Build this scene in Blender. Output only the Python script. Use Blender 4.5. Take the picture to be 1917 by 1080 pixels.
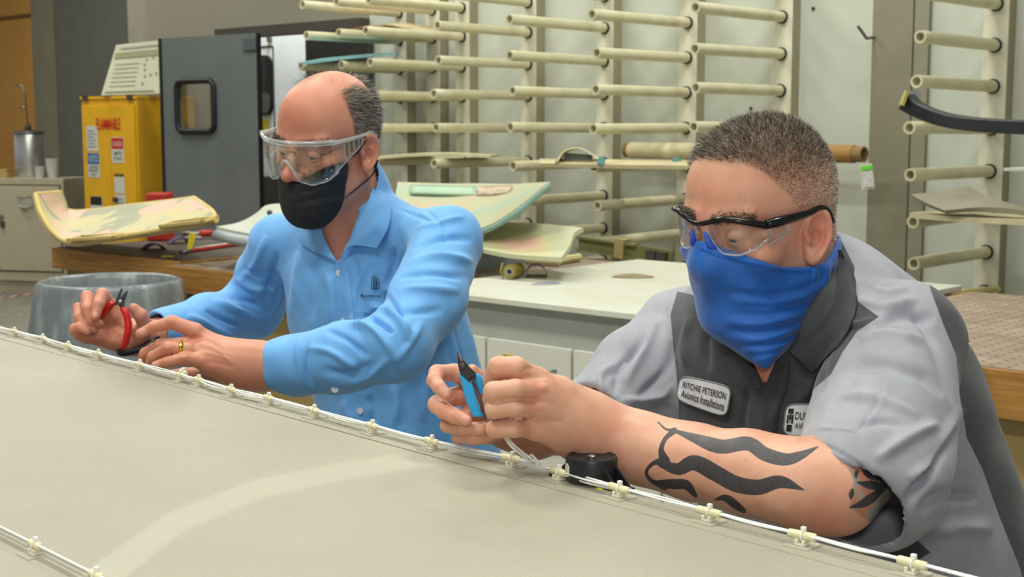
import bpy, math, random
import numpy as np
from mathutils import Vector, Matrix
from mathutils.bvhtree import BVHTree

random.seed(7)
rng = np.random.default_rng(11)
scene = bpy.context.scene
COL = scene.collection
for o in list(bpy.data.objects):
    bpy.data.objects.remove(o)

# ------------------------------------------------------------------ camera, world, lights, exposure
FPX, CX, CY = 2556.0, 958.5, 540.0
PITCH = math.atan(302 / FPX)
CAMP = np.array([0.0, 0.0, 1.55])
c_r = np.array([1.0, 0, 0])
c_f = np.array([0, math.cos(PITCH), -math.sin(PITCH)])
c_u = np.array([0, math.sin(PITCH), math.cos(PITCH)])

cam_data = bpy.data.cameras.new('camera')
cam = bpy.data.objects.new('camera', cam_data)
COL.objects.link(cam)
cam.location = CAMP
cam.rotation_euler = (math.pi / 2 - PITCH, 0, 0)
cam_data.sensor_width = 36.0
cam_data.lens = 36.0 * FPX / 1917.0
cam_data.clip_start = 0.05
cam_data.clip_end = 60
cam_data.dof.use_dof = True
cam_data.dof.focus_distance = 1.62
cam_data.dof.aperture_fstop = 15.0
scene.camera = cam

scene.view_settings.view_transform = 'Standard'
scene.view_settings.look = 'None'
scene.view_settings.gamma = 1.0
scene.view_settings.use_curve_mapping = False
scene.view_settings.exposure = 0.0

world = bpy.data.worlds.new('world')
scene.world = world
world.use_nodes = True
world.node_tree.nodes['Background'].inputs[0].default_value = (0.94, 1.0, 0.97, 1)
world.node_tree.nodes['Background'].inputs[1].default_value = 0.32


def area_light(name, loc, target, sx, sy, power, color=(1, 1, 1)):
    ld = bpy.data.lights.new(name, 'AREA')
    ld.shape = 'RECTANGLE'
    ld.size, ld.size_y = sx, sy
    ld.energy = power
    ld.color = color
    lo = bpy.data.objects.new(name, ld)
    COL.objects.link(lo)
    lo.location = loc
    lo.rotation_euler = (Vector(target) - Vector(loc)).to_track_quat('-Z', 'Y').to_euler()
    return lo


# the flash on top of the camera (bounced by a small diffuser)
area_light('camera_flash', (0.06, -0.06, 1.78), (-0.05, 2.2, 1.25), 0.16, 0.12, 6.5, (1.0, 1.0, 0.97))

# ------------------------------------------------------------------ measuring helpers
WA = math.radians(42.2)
WN = np.array([math.sin(WA), math.cos(WA), 0])      # into the rack wall
WU = np.array([math.cos(WA), -math.sin(WA), 0])     # along the rack wall, to the right
WD = 6.56
WROT = -WA                                           # local x = along wall (right), local y = into the wall


def ray(x, y):
    return c_f + (x - CX) / FPX * c_r - (y - CY) / FPX * c_u


def P(x, y, d):
    return CAMP + d * ray(x, y)


def Zp(x, y, z):
    r = ray(x, y)
    return CAMP + (z - CAMP[2]) / r[2] * r


def Wp(x, y, o=0.0):
    r = ray(x, y)
    return CAMP + (WD - o) / (r @ WN) * r


def WF(s, o, z):
    return WN * (WD - o) + WU * s + np.array([0, 0, z])


def SO(x, y, z):
    q = Zp(x, y, z)
    return q @ WU, WD - q @ WN


def SW(x, y, o=0.0):
    q = Wp(x, y, o)
    return q @ WU, q[2]


def pix(V):
    """world points -> pixel x, y and depth (used to measure on what is built)"""
    q = np.asarray(V) - CAMP
    d = q @ c_f
    return CX + FPX * (q @ c_r) / d, CY - FPX * (q @ c_u) / d, d


# ------------------------------------------------------------------ materials
def lin(c):
    c = c.lstrip('#')
    v = [int(c[i:i + 2], 16) / 255 for i in (0, 2, 4)]
    return tuple(x / 12.92 if x <= 0.04045 else ((x + 0.055) / 1.055) ** 2.4 for x in v) + (1.0,)


MATS = {}


class NT:
    """small node helper"""
    def __init__(s, name):
        s.m = bpy.data.materials.new(name)
        s.m.use_nodes = True
        s.t = s.m.node_tree
        s.b = s.t.nodes['Principled BSDF']
        s.out = s.t.nodes['Material Output']

    def n(s, typ, **kw):
        nd = s.t.nodes.new(typ)
        for k, v in kw.items():
            setattr(nd, k, v)
        return nd

    def link(s, a, b):
        s.t.links.new(a, b)

    def coord(s, kind='Object', scale=(1, 1, 1)):
        tc = s.n('ShaderNodeTexCoord')
        mp = s.n('ShaderNodeMapping')
        mp.inputs['Scale'].default_value = scale
        s.link(tc.outputs[kind], mp.inputs['Vector'])
        return mp.outputs[0]

    def noise(s, scale, detail=3, rough=0.55, vec=None):
        nz = s.n('ShaderNodeTexNoise')
        nz.inputs['Scale'].default_value = scale
        nz.inputs['Detail'].default_value = detail
        nz.inputs['Roughness'].default_value = rough
        s.link(vec if vec is not None else s.coord(), nz.inputs['Vector'])
        return nz.outputs['Fac']

    def ramp(s, fac, stops):
        r = s.n('ShaderNodeValToRGB')
        el = r.color_ramp.elements
        while len(el) < len(stops):
            el.new(0.5)
        for e, (p, c) in zip(el, stops):
            e.position = p
            e.color = c if not isinstance(c, str) else lin(c)
        s.link(fac, r.inputs[0])
        return r.outputs[0]

    def rng(s, fac, a, b, c=0.0, d=1.0, smooth=True):
        r = s.n('ShaderNodeMapRange')
        if smooth:
            r.interpolation_type = 'SMOOTHSTEP'
        for i, v in enumerate((a, b, c, d)):
            r.inputs[i + 1].default_value = v
        s.link(fac, r.inputs[0])
        return r.outputs[0]

    def attr(s, name):
        a = s.n('ShaderNodeAttribute')
        a.attribute_name = name
        return a

    def mix(s, fac, a, b, blend='MIX'):
        m = s.n('ShaderNodeMix', data_type='RGBA', blend_type=blend)
        for sock, v in ((m.inputs[0], fac), (m.inputs[6], a), (m.inputs[7], b)):
            if isinstance(v, bpy.types.NodeSocket):
                s.link(v, sock)
            elif isinstance(v, str):
                sock.default_value = lin(v)
            else:
                sock.default_value = v
        return m.outputs[2]

    def math(s, op, a, b=0.0):
        m = s.n('ShaderNodeMath', operation=op)
        for sock, v in ((m.inputs[0], a), (m.inputs[1], b)):
            if isinstance(v, bpy.types.NodeSocket):
                s.link(v, sock)
            else:
                sock.default_value = v
        return m.outputs[0]

    def color(s, v):
        if isinstance(v, bpy.types.NodeSocket):
            s.link(v, s.b.inputs['Base Color'])
        else:
            s.b.inputs['Base Color'].default_value = lin(v) if isinstance(v, str) else v

    def bump(s, h, strength=0.3, dist=0.002):
        b = s.n('ShaderNodeBump')
        b.inputs['Strength'].default_value = strength
        b.inputs['Distance'].default_value = dist
        s.link(h, b.inputs['Height'])
        s.link(b.outputs[0], s.b.inputs['Normal'])

    def set(s, **kw):
        for k, v in kw.items():
            s.b.inputs[k.replace('_', ' ')].default_value = v
        return s


def mat(name, col, rough=0.55, metal=0.0, var=0.08, vscale=6.0, bump=0.0, bscale=80.0, spec=0.4, bdist=0.002):
    """plain painted/plastic surface with slight mottling"""
    if name in MATS:
        return MATS[name]
    t = NT(name)
    t.set(Roughness=rough, Metallic=metal)
    t.b.inputs['Specular IOR Level'].default_value = spec
    c = lin(col)
    if var > 0:
        f = t.noise(vscale, 4)
        lo = tuple(x * (1 - var * 1.6) for x in c[:3]) + (1,)
        hi = tuple(min(1, x * (1 + var)) for x in c[:3]) + (1,)
        t.color(t.ramp(f, [(0.3, lo), (0.7, hi)]))
    else:
        t.color(c)
    if bump > 0:
        t.bump(t.noise(bscale, 4), bump, bdist)
    MATS[name] = t.m
    return t.m


def mat_clear(name, tint=(1, 1, 1, 1), rough=0.02, f0=0.08, ior=1.45):
    if name in MATS:
        return MATS[name]
    t = NT(name)
    tr = t.n('ShaderNodeBsdfTransparent')
    tr.inputs[0].default_value = tint
    gl = t.n('ShaderNodeBsdfGlossy')
    gl.inputs['Roughness'].default_value = rough
    fr = t.n('ShaderNodeLayerWeight')
    fr.inputs[0].default_value = 0.25
    fac = t.rng(fr.outputs['Fresnel'], 0.0, 1.0, f0, .38, False)
    mx = t.n('ShaderNodeMixShader')
    t.link(fac, mx.inputs[0])
    t.link(tr.outputs[0], mx.inputs[1])
    t.link(gl.outputs[0], mx.inputs[2])
    t.link(mx.outputs[0], t.out.inputs[0])
    MATS[name] = t.m
    return t.m


# ------------------------------------------------------------------ objects
def empty(name, loc, rotz=0.0):
    o = bpy.data.objects.new(name, None)
    o.empty_display_size = 0.05
    o.location = [float(v) for v in loc]
    o.rotation_euler = (0, 0, rotz)
    COL.objects.link(o)
    return o


def tag(o, label=None, cat=None, group=None, kind=None):
    if label:
        o['label'] = label
    if cat:
        o['category'] = cat
    if group:
        o['group'] = group
    if kind:
        o['kind'] = kind
    return o


def thing(name, label, cat, loc, rotz=0.0, group=None):
    return tag(empty(name, loc, rotz), label, cat, group)


class MB:
    """collects boxes, tubes, lathes ... into one mesh"""
    def __init__(s):
        s.v, s.f, s.n = [], [], 0

    def add(s, v, f):
        v = np.asarray(v, float).reshape(-1, 3)
        s.v.append(v)
        s.f.extend([tuple(int(i) + s.n for i in q) for q in f])
        s.n += len(v)
        return s

    def box(s, lo, hi, M=None):
        x0, y0, z0 = lo
        x1, y1, z1 = hi
        v = np.array([(x0, y0, z0), (x1, y0, z0), (x1, y1, z0), (x0, y1, z0),
                      (x0, y0, z1), (x1, y0, z1), (x1, y1, z1), (x0, y1, z1)], float)
        if M is not None:
            v = v @ np.array(M)[:3, :3].T + np.array(M)[:3, 3]
        return s.add(v, [(3, 2, 1, 0), (4, 5, 6, 7), (0, 1, 5, 4), (1, 2, 6, 5), (2, 3, 7, 6), (3, 0, 4, 7)])

    def tube(s, pts, r, n=8, cap=True, closed=False):
        pts = np.asarray(pts, float)
        m = len(pts)
        r = np.broadcast_to(np.asarray(r, float), (m,))
        T = np.gradient(pts, axis=0)
        if closed:
            T = np.roll(pts, -1, 0) - np.roll(pts, 1, 0)
        T /= np.linalg.norm(T, axis=1)[:, None] + 1e-12
        up = np.array([0, 0, 1.0]) if abs(T[0][2]) < 0.9 else np.array([1.0, 0, 0])
        V = []
        a = np.cross(T[0], up)
        a /= np.linalg.norm(a)
        ang = np.linspace(0, 2 * math.pi, n, endpoint=False)
        for i in range(m):
            a = a - T[i] * (a @ T[i])
            a /= np.linalg.norm(a) + 1e-12
            b = np.cross(T[i], a)
            V.append(pts[i] + r[i] * (np.cos(ang)[:, None] * a + np.sin(ang)[:, None] * b))
        V = np.concatenate(V)
        fs = []
        for i in range(m if closed else m - 1):
            j = (i + 1) % m
            for k in range(n):
                l = (k + 1) % n
                fs.append((i * n + k, i * n + l, j * n + l, j * n + k))
        if cap and not closed:
            fs.append(tuple(range(n - 1, -1, -1)))
            fs.append(tuple((m - 1) * n + k for k in range(n)))
        return s.add(V, fs)

    def pipe(s, a, b, ro, ri, n=14):
        """hollow straight pipe with an open bore at a, closed bottom inside"""
        a, b = np.asarray(a, float), np.asarray(b, float)
        t = (b - a) / np.linalg.norm(b - a)
        u = np.cross(t, [0, 0, 1.0])
        u /= np.linalg.norm(u)
        w = np.cross(u, t)
        ang = np.linspace(0, 2 * math.pi, n, endpoint=False)
        ring = np.cos(ang)[:, None] * u + np.sin(ang)[:, None] * w
        dep = a + t * min(0.05, np.linalg.norm(b - a) * 0.5)
        V = np.concatenate([b + ro * ring, a + ro * ring, a + ri * ring, dep + ri * ring])
        fs = []
        for i in range(3):
            for k in range(n):
                l = (k + 1) % n
                fs.append((i * n + k, (i + 1) * n + k, (i + 1) * n + l, i * n + l))
        fs.append(tuple(3 * n + k for k in range(n)))
        fs.append(tuple(range(n)))
        return s.add(V, fs)

    def lathe(s, prof, c=(0, 0, 0), n=32, axis=(0, 0, 1), cap=True):
        c = np.asarray(c, float)
        t = np.asarray(axis, float)
        t = t / np.linalg.norm(t)
        u = np.cross(t, [0, 1.0, 0.0] if abs(t[1]) < 0.9 else [1.0, 0, 0])
        u /= np.linalg.norm(u)
        w = np.cross(t, u)
        ang = np.linspace(0, 2 * math.pi, n, endpoint=False)
        ring = np.cos(ang)[:, None] * u + np.sin(ang)[:, None] * w
        V = np.concatenate([c + t * h + ring * r for r, h in prof])
        m = len(prof)
        fs = []
        for i in range(m - 1):
            for k in range(n):
                l = (k + 1) % n
                fs.append((i * n + k, i * n + l, (i + 1) * n + l, (i + 1) * n + k))
        if cap:
            fs.append(tuple(range(n - 1, -1, -1)))
            fs.append(tuple((m - 1) * n + k for k in range(n)))
        return s.add(V, fs)

    def grid(s, G, thick=0.0, off=0.0):
        """G: (m,n,3) grid -> sheet with thickness along the normals"""
        G = np.asarray(G, float)
        m, n = G.shape[:2]
        du = np.gradient(G, axis=0)
        dv = np.gradient(G, axis=1)
        N = np.cross(du, dv)
        N /= np.linalg.norm(N, axis=2)[..., None] + 1e-12
        top = (G + N * (off + thick / 2)).reshape(-1, 3)
        idx = np.arange(m * n).reshape(m, n)
        q = [(idx[i, j], idx[i + 1, j], idx[i + 1, j + 1], idx[i, j + 1]) for i in range(m - 1) for j in range(n - 1)]
        if thick <= 0:
            return s.add(top, q)
        bot = (G + N * (off - thick / 2)).reshape(-1, 3)
        K = m * n
        fs = list(q) + [tuple(K + i for i in reversed(f)) for f in q]
        for j in range(n - 1):
            fs.append((idx[0, j + 1], K + idx[0, j + 1], K + idx[0, j], idx[0, j])[::-1])
            fs.append((idx[m - 1, j], K + idx[m - 1, j], K + idx[m - 1, j + 1], idx[m - 1, j + 1])[::-1])
        for i in range(m - 1):
            fs.append((idx[i, 0], K + idx[i, 0], K + idx[i + 1, 0], idx[i + 1, 0])[::-1])
            fs.append((idx[i + 1, n - 1], K + idx[i + 1, n - 1], K + idx[i, n - 1], idx[i, n - 1])[::-1])
        return s.add(np.concatenate([top, bot]), fs)

    def prism(s, poly, z0, z1, M=None):
        """polygon in local xy extruded in z"""
        n = len(poly)
        v = [(x, y, z0) for x, y in poly] + [(x, y, z1) for x, y in poly]
        v = np.array(v, float)
        if M is not None:
            v = v @ np.array(M)[:3, :3].T + np.array(M)[:3, 3]
        fs = [tuple(range(n - 1, -1, -1)), tuple(range(n, 2 * n))]
        fs += [(i, (i + 1) % n, n + (i + 1) % n, n + i) for i in range(n)]
        return s.add(v, fs)

    def build(s, name, m, parent=None, smooth=False, bev=0.0, world=False, sharp=None):
        v = np.concatenate(s.v)
        return mesh_obj(name, v, s.f, m, parent, smooth, bev, world, sharp)


def wmat(p):
    M = Matrix.LocRotScale(p.location, p.rotation_euler, p.scale)
    if p.parent is not None:
        M = wmat(p.parent) @ p.matrix_parent_inverse @ M
    return M


def mesh_obj(name, v, f, m, parent=None, smooth=False, bev=0.0, world=False, sharp=None, attrs=None):
    """world=True: v is given in world coordinates, the parent only carries it"""
    me = bpy.data.meshes.new(name)
    v = np.asarray(v, float)
    if isinstance(f, np.ndarray):
        nf, k = f.shape
        me.vertices.add(len(v))
        me.vertices.foreach_set('co', v.astype(np.float32).ravel())
        me.loops.add(nf * k)
        me.loops.foreach_set('vertex_index', f.astype(np.int32).ravel())
        me.polygons.add(nf)
        me.polygons.foreach_set('loop_start', np.arange(0, nf * k, k, dtype=np.int32))
        me.update(calc_edges=True)
        me.validate()
    else:
        me.from_pydata([tuple(p) for p in v], [], f)
    if smooth:
        me.polygons.foreach_set('use_smooth', np.ones(len(me.polygons), bool))
        if sharp:
            me.set_sharp_from_angle(angle=math.radians(sharp))
    if attrs:
        for k, a in attrs.items():
            at = me.attributes.new(k, 'FLOAT', 'POINT')
            at.data.foreach_set('value', np.asarray(a, np.float32))
    o = bpy.data.objects.new(name, me)
    if m is not None:
        me.materials.append(m)
    COL.objects.link(o)
    if parent is not None:
        o.parent = parent
        if world:
            o.matrix_parent_inverse = wmat(parent).inverted()
    if bev > 0:
        b = o.modifiers.new('bevel', 'BEVEL')
        b.width = bev
        b.segments = 2
        b.limit_method = 'ANGLE'
    return o


def spline(pts, n=24, closed=False):
    """Catmull-Rom through pts (k,dim)"""
    p = np.asarray(pts, float)
    if closed:
        p = np.concatenate([p[-1:], p, p[:2]])
    else:
        p = np.concatenate([2 * p[:1] - p[1:2], p, 2 * p[-1:] - p[-2:-1]])
    m = len(p) - 3
    t = np.linspace(0, m, n, endpoint=not closed)
    i = np.minimum(t.astype(int), m - 1)
    u = (t - i)[:, None]
    a, b, c, d = p[i], p[i + 1], p[i + 2], p[i + 3]
    return 0.5 * (2 * b + (c - a) * u + (2 * a - 5 * b + 4 * c - d) * u ** 2 + (3 * b - a - 3 * c + d) * u ** 3)


def loft(rows, m=12, n=24):
    """rows of control points -> smooth (m,n,3) grid"""
    R = np.array([spline(r, n) for r in rows])
    return np.stack([spline(R[:, j], m) for j in range(n)], axis=1)


def text_mesh(body, size=1.0, bold=0.0):
    """flat lettering: (verts2d, faces), starting at x = 0 on the baseline"""
    cu = bpy.data.curves.new('lettering', 'FONT')
    cu.body = body
    cu.size = size
    cu.offset = bold
    cu.resolution_u = 3
    ob = bpy.data.objects.new('lettering', cu)
    COL.objects.link(ob)
    dg = bpy.context.evaluated_depsgraph_get()
    me = bpy.data.meshes.new_from_object(ob.evaluated_get(dg))
    v = np.array([tuple(x.co) for x in me.vertices])
    f = [tuple(p.vertices) for p in me.polygons]
    bpy.data.objects.remove(ob)
    bpy.data.curves.remove(cu)
    bpy.data.meshes.remove(me)
    return v[:, :2], f


def place_text(mb, body, x0, y0, x1, y1, fn, bold=0.0):
    """fit lettering into the rectangle and map every corner with fn(x, y) -> 3D"""
    v, f = text_mesh(body, 1.0, bold)
    lo, hi = v.min(0), v.max(0)
    u = (v - lo) / (hi - lo + 1e-9)
    mb.add([fn(x0 + a * (x1 - x0), y0 + b * (y1 - y0)) for a, b in u], f)


def frame_text(mb, body, M, x0, y0, x1, y1, z=0.0, bold=0.0):
    M = np.array(M)
    place_text(mb, body, x0, y0, x1, y1, lambda a, b: M[:3, :3] @ np.array([a, b, z]) + M[:3, 3], bold)
# ================================================================== the room
m_wallw = mat('wall_paint_pale', '#c3c7ba', 0.6, var=0.03, vscale=1.5, bump=0.05, bscale=30)
m_wallg = mat('wall_paint_grey', '#8f8a7a', 0.7, var=0.05, vscale=1.2, bump=0.05, bscale=30)
m_wallo = mat('wall_panel_ochre', '#d69a48', 0.6, var=0.06, vscale=1.5)
m_trimd = mat('trim_dark', '#46413b', 0.6, var=0.05)

# floor: painted concrete with dust
t = NT('floor_concrete')
f = t.noise(1.3, 6, 0.65)
f2 = t.noise(14, 5, 0.7)
c1 = t.ramp(f, [(0.3, '#77766f'), (0.55, '#8d8a7f'), (0.75, '#a39673')])
t.color(t.mix(t.rng(f2, 0.45, 0.75), c1, '#b5ad98'))
t.set(Roughness=0.55)
t.bump(f2, 0.1, 0.002)
m_floor = t.m
mb = MB()
mb.box((-18, -3, -0.1), (8, 20, 0.0))
tag(mb.build('floor', m_floor), kind='structure')
m_ceil = mat('ceiling_paint', '#d9d9d2', 0.8, var=0.03)
mb = MB()
mb.box((-18, -3, 4.6), (8, 20, 4.7))
tag(mb.build('ceiling', m_ceil), kind='structure')


def wbox(mb, s0, s1, o0, o1, z0, z1):
    """box in wall coordinates: s along the wall, o out of the wall"""
    v = [WF(s, o, z) for z in (z0, z1) for s, o in ((s0, o1), (s1, o1), (s1, o0), (s0, o0))]
    return mb.add(v, [(3, 2, 1, 0), (4, 5, 6, 7), (0, 1, 5, 4), (1, 2, 6, 5), (2, 3, 7, 6), (3, 0, 4, 7)])


w = tag(wbox(MB(), -7.30, 1.5, -0.2, 0, 0, 4.6).build('wall_back', m_wallw), kind='structure')
w2 = tag(wbox(MB(), -10.08, -8.95, -0.12, 0.0, 0, 4.6).build('wall_left', m_wallg), kind='structure')
wbox(MB(), -8.95, -7.30, -0.12, 0.0, 2.28, 4.6).build('header', m_wallg, w2, world=True)
wbox(MB(), SW(108, 200, -1.3)[0], -10.08, -1.5, -1.3, 0, 4.6).build('recess_panel', mat('wall_paint_slate', '#74746b', .7, var=.05), w2, world=True)
wbox(MB(), -10.14, -10.08, -1.3, -0.2, 0, 4.6).build('recess_return', m_wallg, w2, world=True)
wbox(MB(), -10.45, -10.14, -0.42, -0.05, 0, 4.6).build('steel_column', mat('column_paint', '#9b9686', 0.55, var=0.04), w2, world=True)
S66 = SW(66, 200, -1.3)[0]
w3 = tag(wbox(MB(), -18, S66, -1.45, -1.3, 0, 4.6).build('wall_far', m_wallo), kind='structure')
wbox(MB(), -18, S66, -1.3, -1.27, SW(30, 34, -1.3)[1], SW(30, 34, -1.3)[1] + .03).build('seam_strip', mat('seam_brown', '#7a5526', 0.6), w3, world=True)
wbox(MB(), S66, SW(108, 200, -1.3)[0], -1.45, -1.29, 0, 4.6).build('grey_strip', mat('wall_paint_warm', '#938c78', .7, var=.05), w3, world=True)
# room seen through the door opening
w4 = tag(wbox(MB(), -14, -6.5, -4.2, -4.0, 0, 4.6).build('wall_corridor', mat('corridor_paint', '#6f6c63', 0.7)), kind='structure')
# door frame head above the opening
d_h = tag(wbox(MB(), -9.0, -7.30, 0.0, 0.10, 2.23, 2.31).build('trim_1', m_trimd, bev=0.004), kind='structure')
# the dark leaf at the right end of the opening
wbox(MB(), -7.98, -7.93, -0.10, 0.02, 0.0, 2.23).build('jamb', m_trimd, d_h, world=True)
m_dk = mat('dark_board', '#3d3c38', 0.45, var=0.1, vscale=3)
mb = MB()
wbox(mb, -7.93, -7.24, 0.02, 0.07, 0.0, 2.20)
o = tag(mb.build('door_2', m_dk, bev=0.006), kind='structure')
wbox(MB(), -7.9, -7.26, 0.07, 0.075, 1.95, 2.17).build('top_panel', mat('dark_board_b', '#2f2e2c', 0.35), o, world=True)

# ceiling lights: rows of fluorescent troffers above the benches and the men, plus one added to brighten the locker
m_fix = mat('fixture_white', '#e8e8e4', 0.5, var=0)
tt = NT('fluorescent_diffuser')
tt.b.inputs['Emission Color'].default_value = (1, 0.98, 0.93, 1)
tt.b.inputs['Emission Strength'].default_value = 6.0
m_tube = tt.m
k = 0
CL = ['above the balding man', 'above the man with the gaiter', 'above the near right end of the panel', 'above the racks left of the dark door', 'above the white drawer bench',
      'above the waste bin and left bench', 'added to brighten the locker in the far corner', 'behind the photographer, left one', 'behind the photographer, right one']
for (s, oo) in ((-6.2, 4.6), (-3.2, 4.6), (-0.6, 4.6), (-6.2, 1.3), (-3.2, 1.3), (-9.4, 2.4), (-12.0, 1.6), (-3.2, 7.2), (-0.6, 7.2)):
    q = WF(s, oo, 4.5)
    th = thing('ceiling_light', 'white fluorescent ceiling fixture ' + CL[k], 'ceiling light', q, WROT,
               'fluorescent ceiling fixtures')
    MB().box((-0.7, -0.2, 0.02), (0.7, 0.2, 0.10)).build('housing', m_fix, th)
    MB().box((-0.66, -0.17, -0.004), (0.66, 0.17, 0.02)).build('diffuser', m_tube, th)
    L = area_light('fluorescent_lamp', q - np.array([0, 0, 0.03]), q - np.array([0, 0, 2]), 1.3, 0.34, 56.0, (0.985, 1.0, 0.91))
    L.parent = th
    L.matrix_parent_inverse = wmat(th).inverted()
    L.rotation_euler = (0, 0, WROT)
    k += 1

# ------------------------------------------------------------------ pipe rack along the wall
t = NT('cream_pipe')
f = t.noise(9, 4)
f2 = t.noise(3.0, 3)
t.color(t.mix(t.rng(f2, 0.55, 0.75, 0, 0.5), t.ramp(f, [(0.3, '#cdc6a4'), (0.7, '#dbd5b8')]), '#b59a74'))
t.set(Roughness=0.42)
m_pipe = t.m
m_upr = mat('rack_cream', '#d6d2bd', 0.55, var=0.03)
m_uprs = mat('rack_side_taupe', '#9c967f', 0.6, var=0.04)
m_col = mat('rubber_collar', '#2c2e33', 0.6, var=0)
ROWS = [0.55, 0.75, 0.945, 1.14, 1.338, 1.545, 1.745, 1.94, 2.135, 2.32]


def rack(s, L, rows, label, jit):
    base = WF(s, 0, 0)
    th = thing('pipe_rack', label, 'rack', base, WROT, 'cream pipe racks on the back wall')
    dep = 0.085
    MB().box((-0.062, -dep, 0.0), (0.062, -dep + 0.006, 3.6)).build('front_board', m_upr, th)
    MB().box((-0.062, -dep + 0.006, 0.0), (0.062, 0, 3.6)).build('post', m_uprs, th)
    for i, z in enumerate(rows):
        dz, ds, dl = jit[i % len(jit)]
        a = np.array([ds, -dep - L - dl, z + dz])
        b = np.array([0, -dep + 0.004, z])
        p = MB().pipe(a, b, 0.029, 0.0195).build('pipe', m_pipe, th, smooth=True, sharp=40)
        MB().lathe([(0.036, 0.0), (0.036, 0.012), (0.030, 0.014)], (0, -dep - 0.013, z), 14, (0, 1, 0)).build('collar', m_col, p, smooth=True, sharp=40)
    return th


RK = [(-2.10, 0.84, ROWS, 'cream pipe rack column beyond the right edge of the photo'),
      (-2.744, 0.84, ROWS, 'nearest cream pipe rack, right of the wide grey column'),
      (-3.918, 0.84, ROWS, 'cream pipe rack column directly left of the wide grey column'),
      (-4.529, 0.84, ROWS, 'cream pipe rack column above the white bench, second from the grey column'),
      (-5.126, 0.84, ROWS, 'cream pipe rack column above the foam strips, third from the grey column'),
      (-5.733, 0.84, ROWS, 'cream pipe rack column right of the balding man, fourth from the grey column'),
      (-6.31, 0.84, ROWS, 'cream pipe rack column close to the balding man, fifth from the grey column'),
      (-6.582, 0.84, ROWS, 'cream pipe rack column behind the balding man, second from the dark door'),
      (-6.903, 0.84, ROWS, 'cream pipe rack column at the left end of the wall, beside the dark door')]
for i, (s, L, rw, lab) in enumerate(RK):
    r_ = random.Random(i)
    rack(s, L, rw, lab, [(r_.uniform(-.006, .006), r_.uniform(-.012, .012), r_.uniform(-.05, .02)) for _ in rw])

# wide grey steel column on the wall
pc = tag(wbox(MB(), -3.424, -3.20, 0, 0.02, 0, 4.6).build('trim_2', mat('column_grey', '#87836f', 0.55, var=0.04), bev=0.004), kind='structure')
wbox(MB(), -3.185, -3.11, 0, 0.03, 0, 4.6).build('flange', mat('column_grey2', '#8d8975', 0.55, var=0.04), pc, world=True)
q = SW(1640, 70)
mb = MB()
mb.tube([WF(q[0], 0.02, q[1]), WF(q[0], 0.10, q[1] - 0.01), WF(q[0] - 0.02, 0.16, q[1] + 0.05)], 0.008, 8)
tag(mb.build('wall_hook', mat('hook_grey', '#6d6a60', 0.5)), 'small bent grey metal hook at the top of the wide grey column', 'hook')
for (x, y) in ((1523, 16), (1406, 203)):
    q = SW(x, y)
    tag(MB().lathe([(0.010, 0), (0.010, 0.006), (0.004, 0.009)], WF(q[0], 0, q[1]), 10, -WN).build('wall_bolt', m_trimd),
        'small dark bolt head in the pale wall %s' % ('near the top edge' if y < 100 else 'above the cropped hair'), 'bolt')

# ------------------------------------------------------------------ things stored on the rack
m_blue = mat('pale_blue_edge', '#8fc4cc', 0.5, var=0.12, vscale=20)
m_ven = mat('veneer_brown', '#b38a5f', 0.6, var=0.3, vscale=9)
m_ven2 = mat('veneer_pale', '#d3bf97', 0.6, var=0.2, vscale=9)
m_cream = mat('cream_composite', '#d8d2ae', 0.55, var=0.1, vscale=8)
m_greyp = mat('grey_composite', '#9fa59b', 0.55, var=0.08, vscale=8)

G = loft([[P(565, 119, 8.55), P(650, 108, 8.5), P(742, 100, 8.6)], [P(600, 112, 9.1), P(680, 104, 9.2), P(745, 101, 9.3)]], 6, 12)
tag(MB().grid(G, 0.018).build('sheet_panel', m_blue, smooth=True, sharp=40), 'thin pale blue sheet lying on the rack pipes above the balding man', 'panel')
for i, (pts, mm, lab) in enumerate((
        (((622, 62), (668, 60), (730, 66)), m_ven2, 'lowest pale veneer strip on the rack pipes left of the top'),
        (((650, 56), (700, 49), (762, 58)), m_ven, 'reddish brown veneer strip curled over the upper rack pipes'),
        (((690, 50), (730, 47), (790, 60)), m_ven2, 'topmost ragged pale veneer strip on the upper rack pipes'))):
    r0 = [P(x, y, 8.62) for x, y in pts]
    r1 = [P(x + 30, y - 3, 9.1) for x, y in pts]
    tag(MB().grid(loft([r0, r1], 5, 10), 0.008).build('veneer_strip', mm, smooth=True, sharp=40), lab, 'veneer', 'veneer strips on the rack')
G = loft([[P(704, 296, 8.3), P(800, 290, 8.15), P(918, 293, 7.75)], [P(740, 290, 8.9), P(830, 287, 8.7), P(935, 291, 8.2)]], 5, 12)
tag(MB().grid(G, 0.015).build('sheet_panel', m_cream, smooth=True, sharp=40), 'thin cream sheet lying across the rack pipes right of the goggles', 'panel')

# curved trim with a grey window insert
th = thing('curved_trim', 'cream curved trim piece with grey insert lying on the rack above the foam', 'trim piece', P(1100, 310, 7.2))
G = loft([[P(1040, 306, 7.35), P(1056, 282, 7.35), P(1085, 276, 7.3), P(1108, 288, 7.25), P(1130, 304, 7.2)],
          [P(1046, 306, 7.7), P(1062, 284, 7.7), P(1090, 278, 7.65), P(1112, 290, 7.6), P(1134, 304, 7.55)]], 5, 16)
MB().grid(G, 0.012).build('arch', m_cream, th, True, world=True)
G = loft([[P(1057, 308, 7.45), P(1108, 308, 7.4)], [P(1057, 286, 7.45), P(1108, 290, 7.4)]], 4, 6)
MB().grid(G, 0.02).build('insert', mat('grey_insert', '#8b958f', 0.5), th, False, world=True)
G = loft([[P(1010, 309, 7.45), P(1160, 312, 7.05), P(1330, 314, 6.65)], [P(1010, 300, 7.6), P(1160, 302, 7.3), P(1330, 304, 6.9)]], 5, 12)
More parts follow.
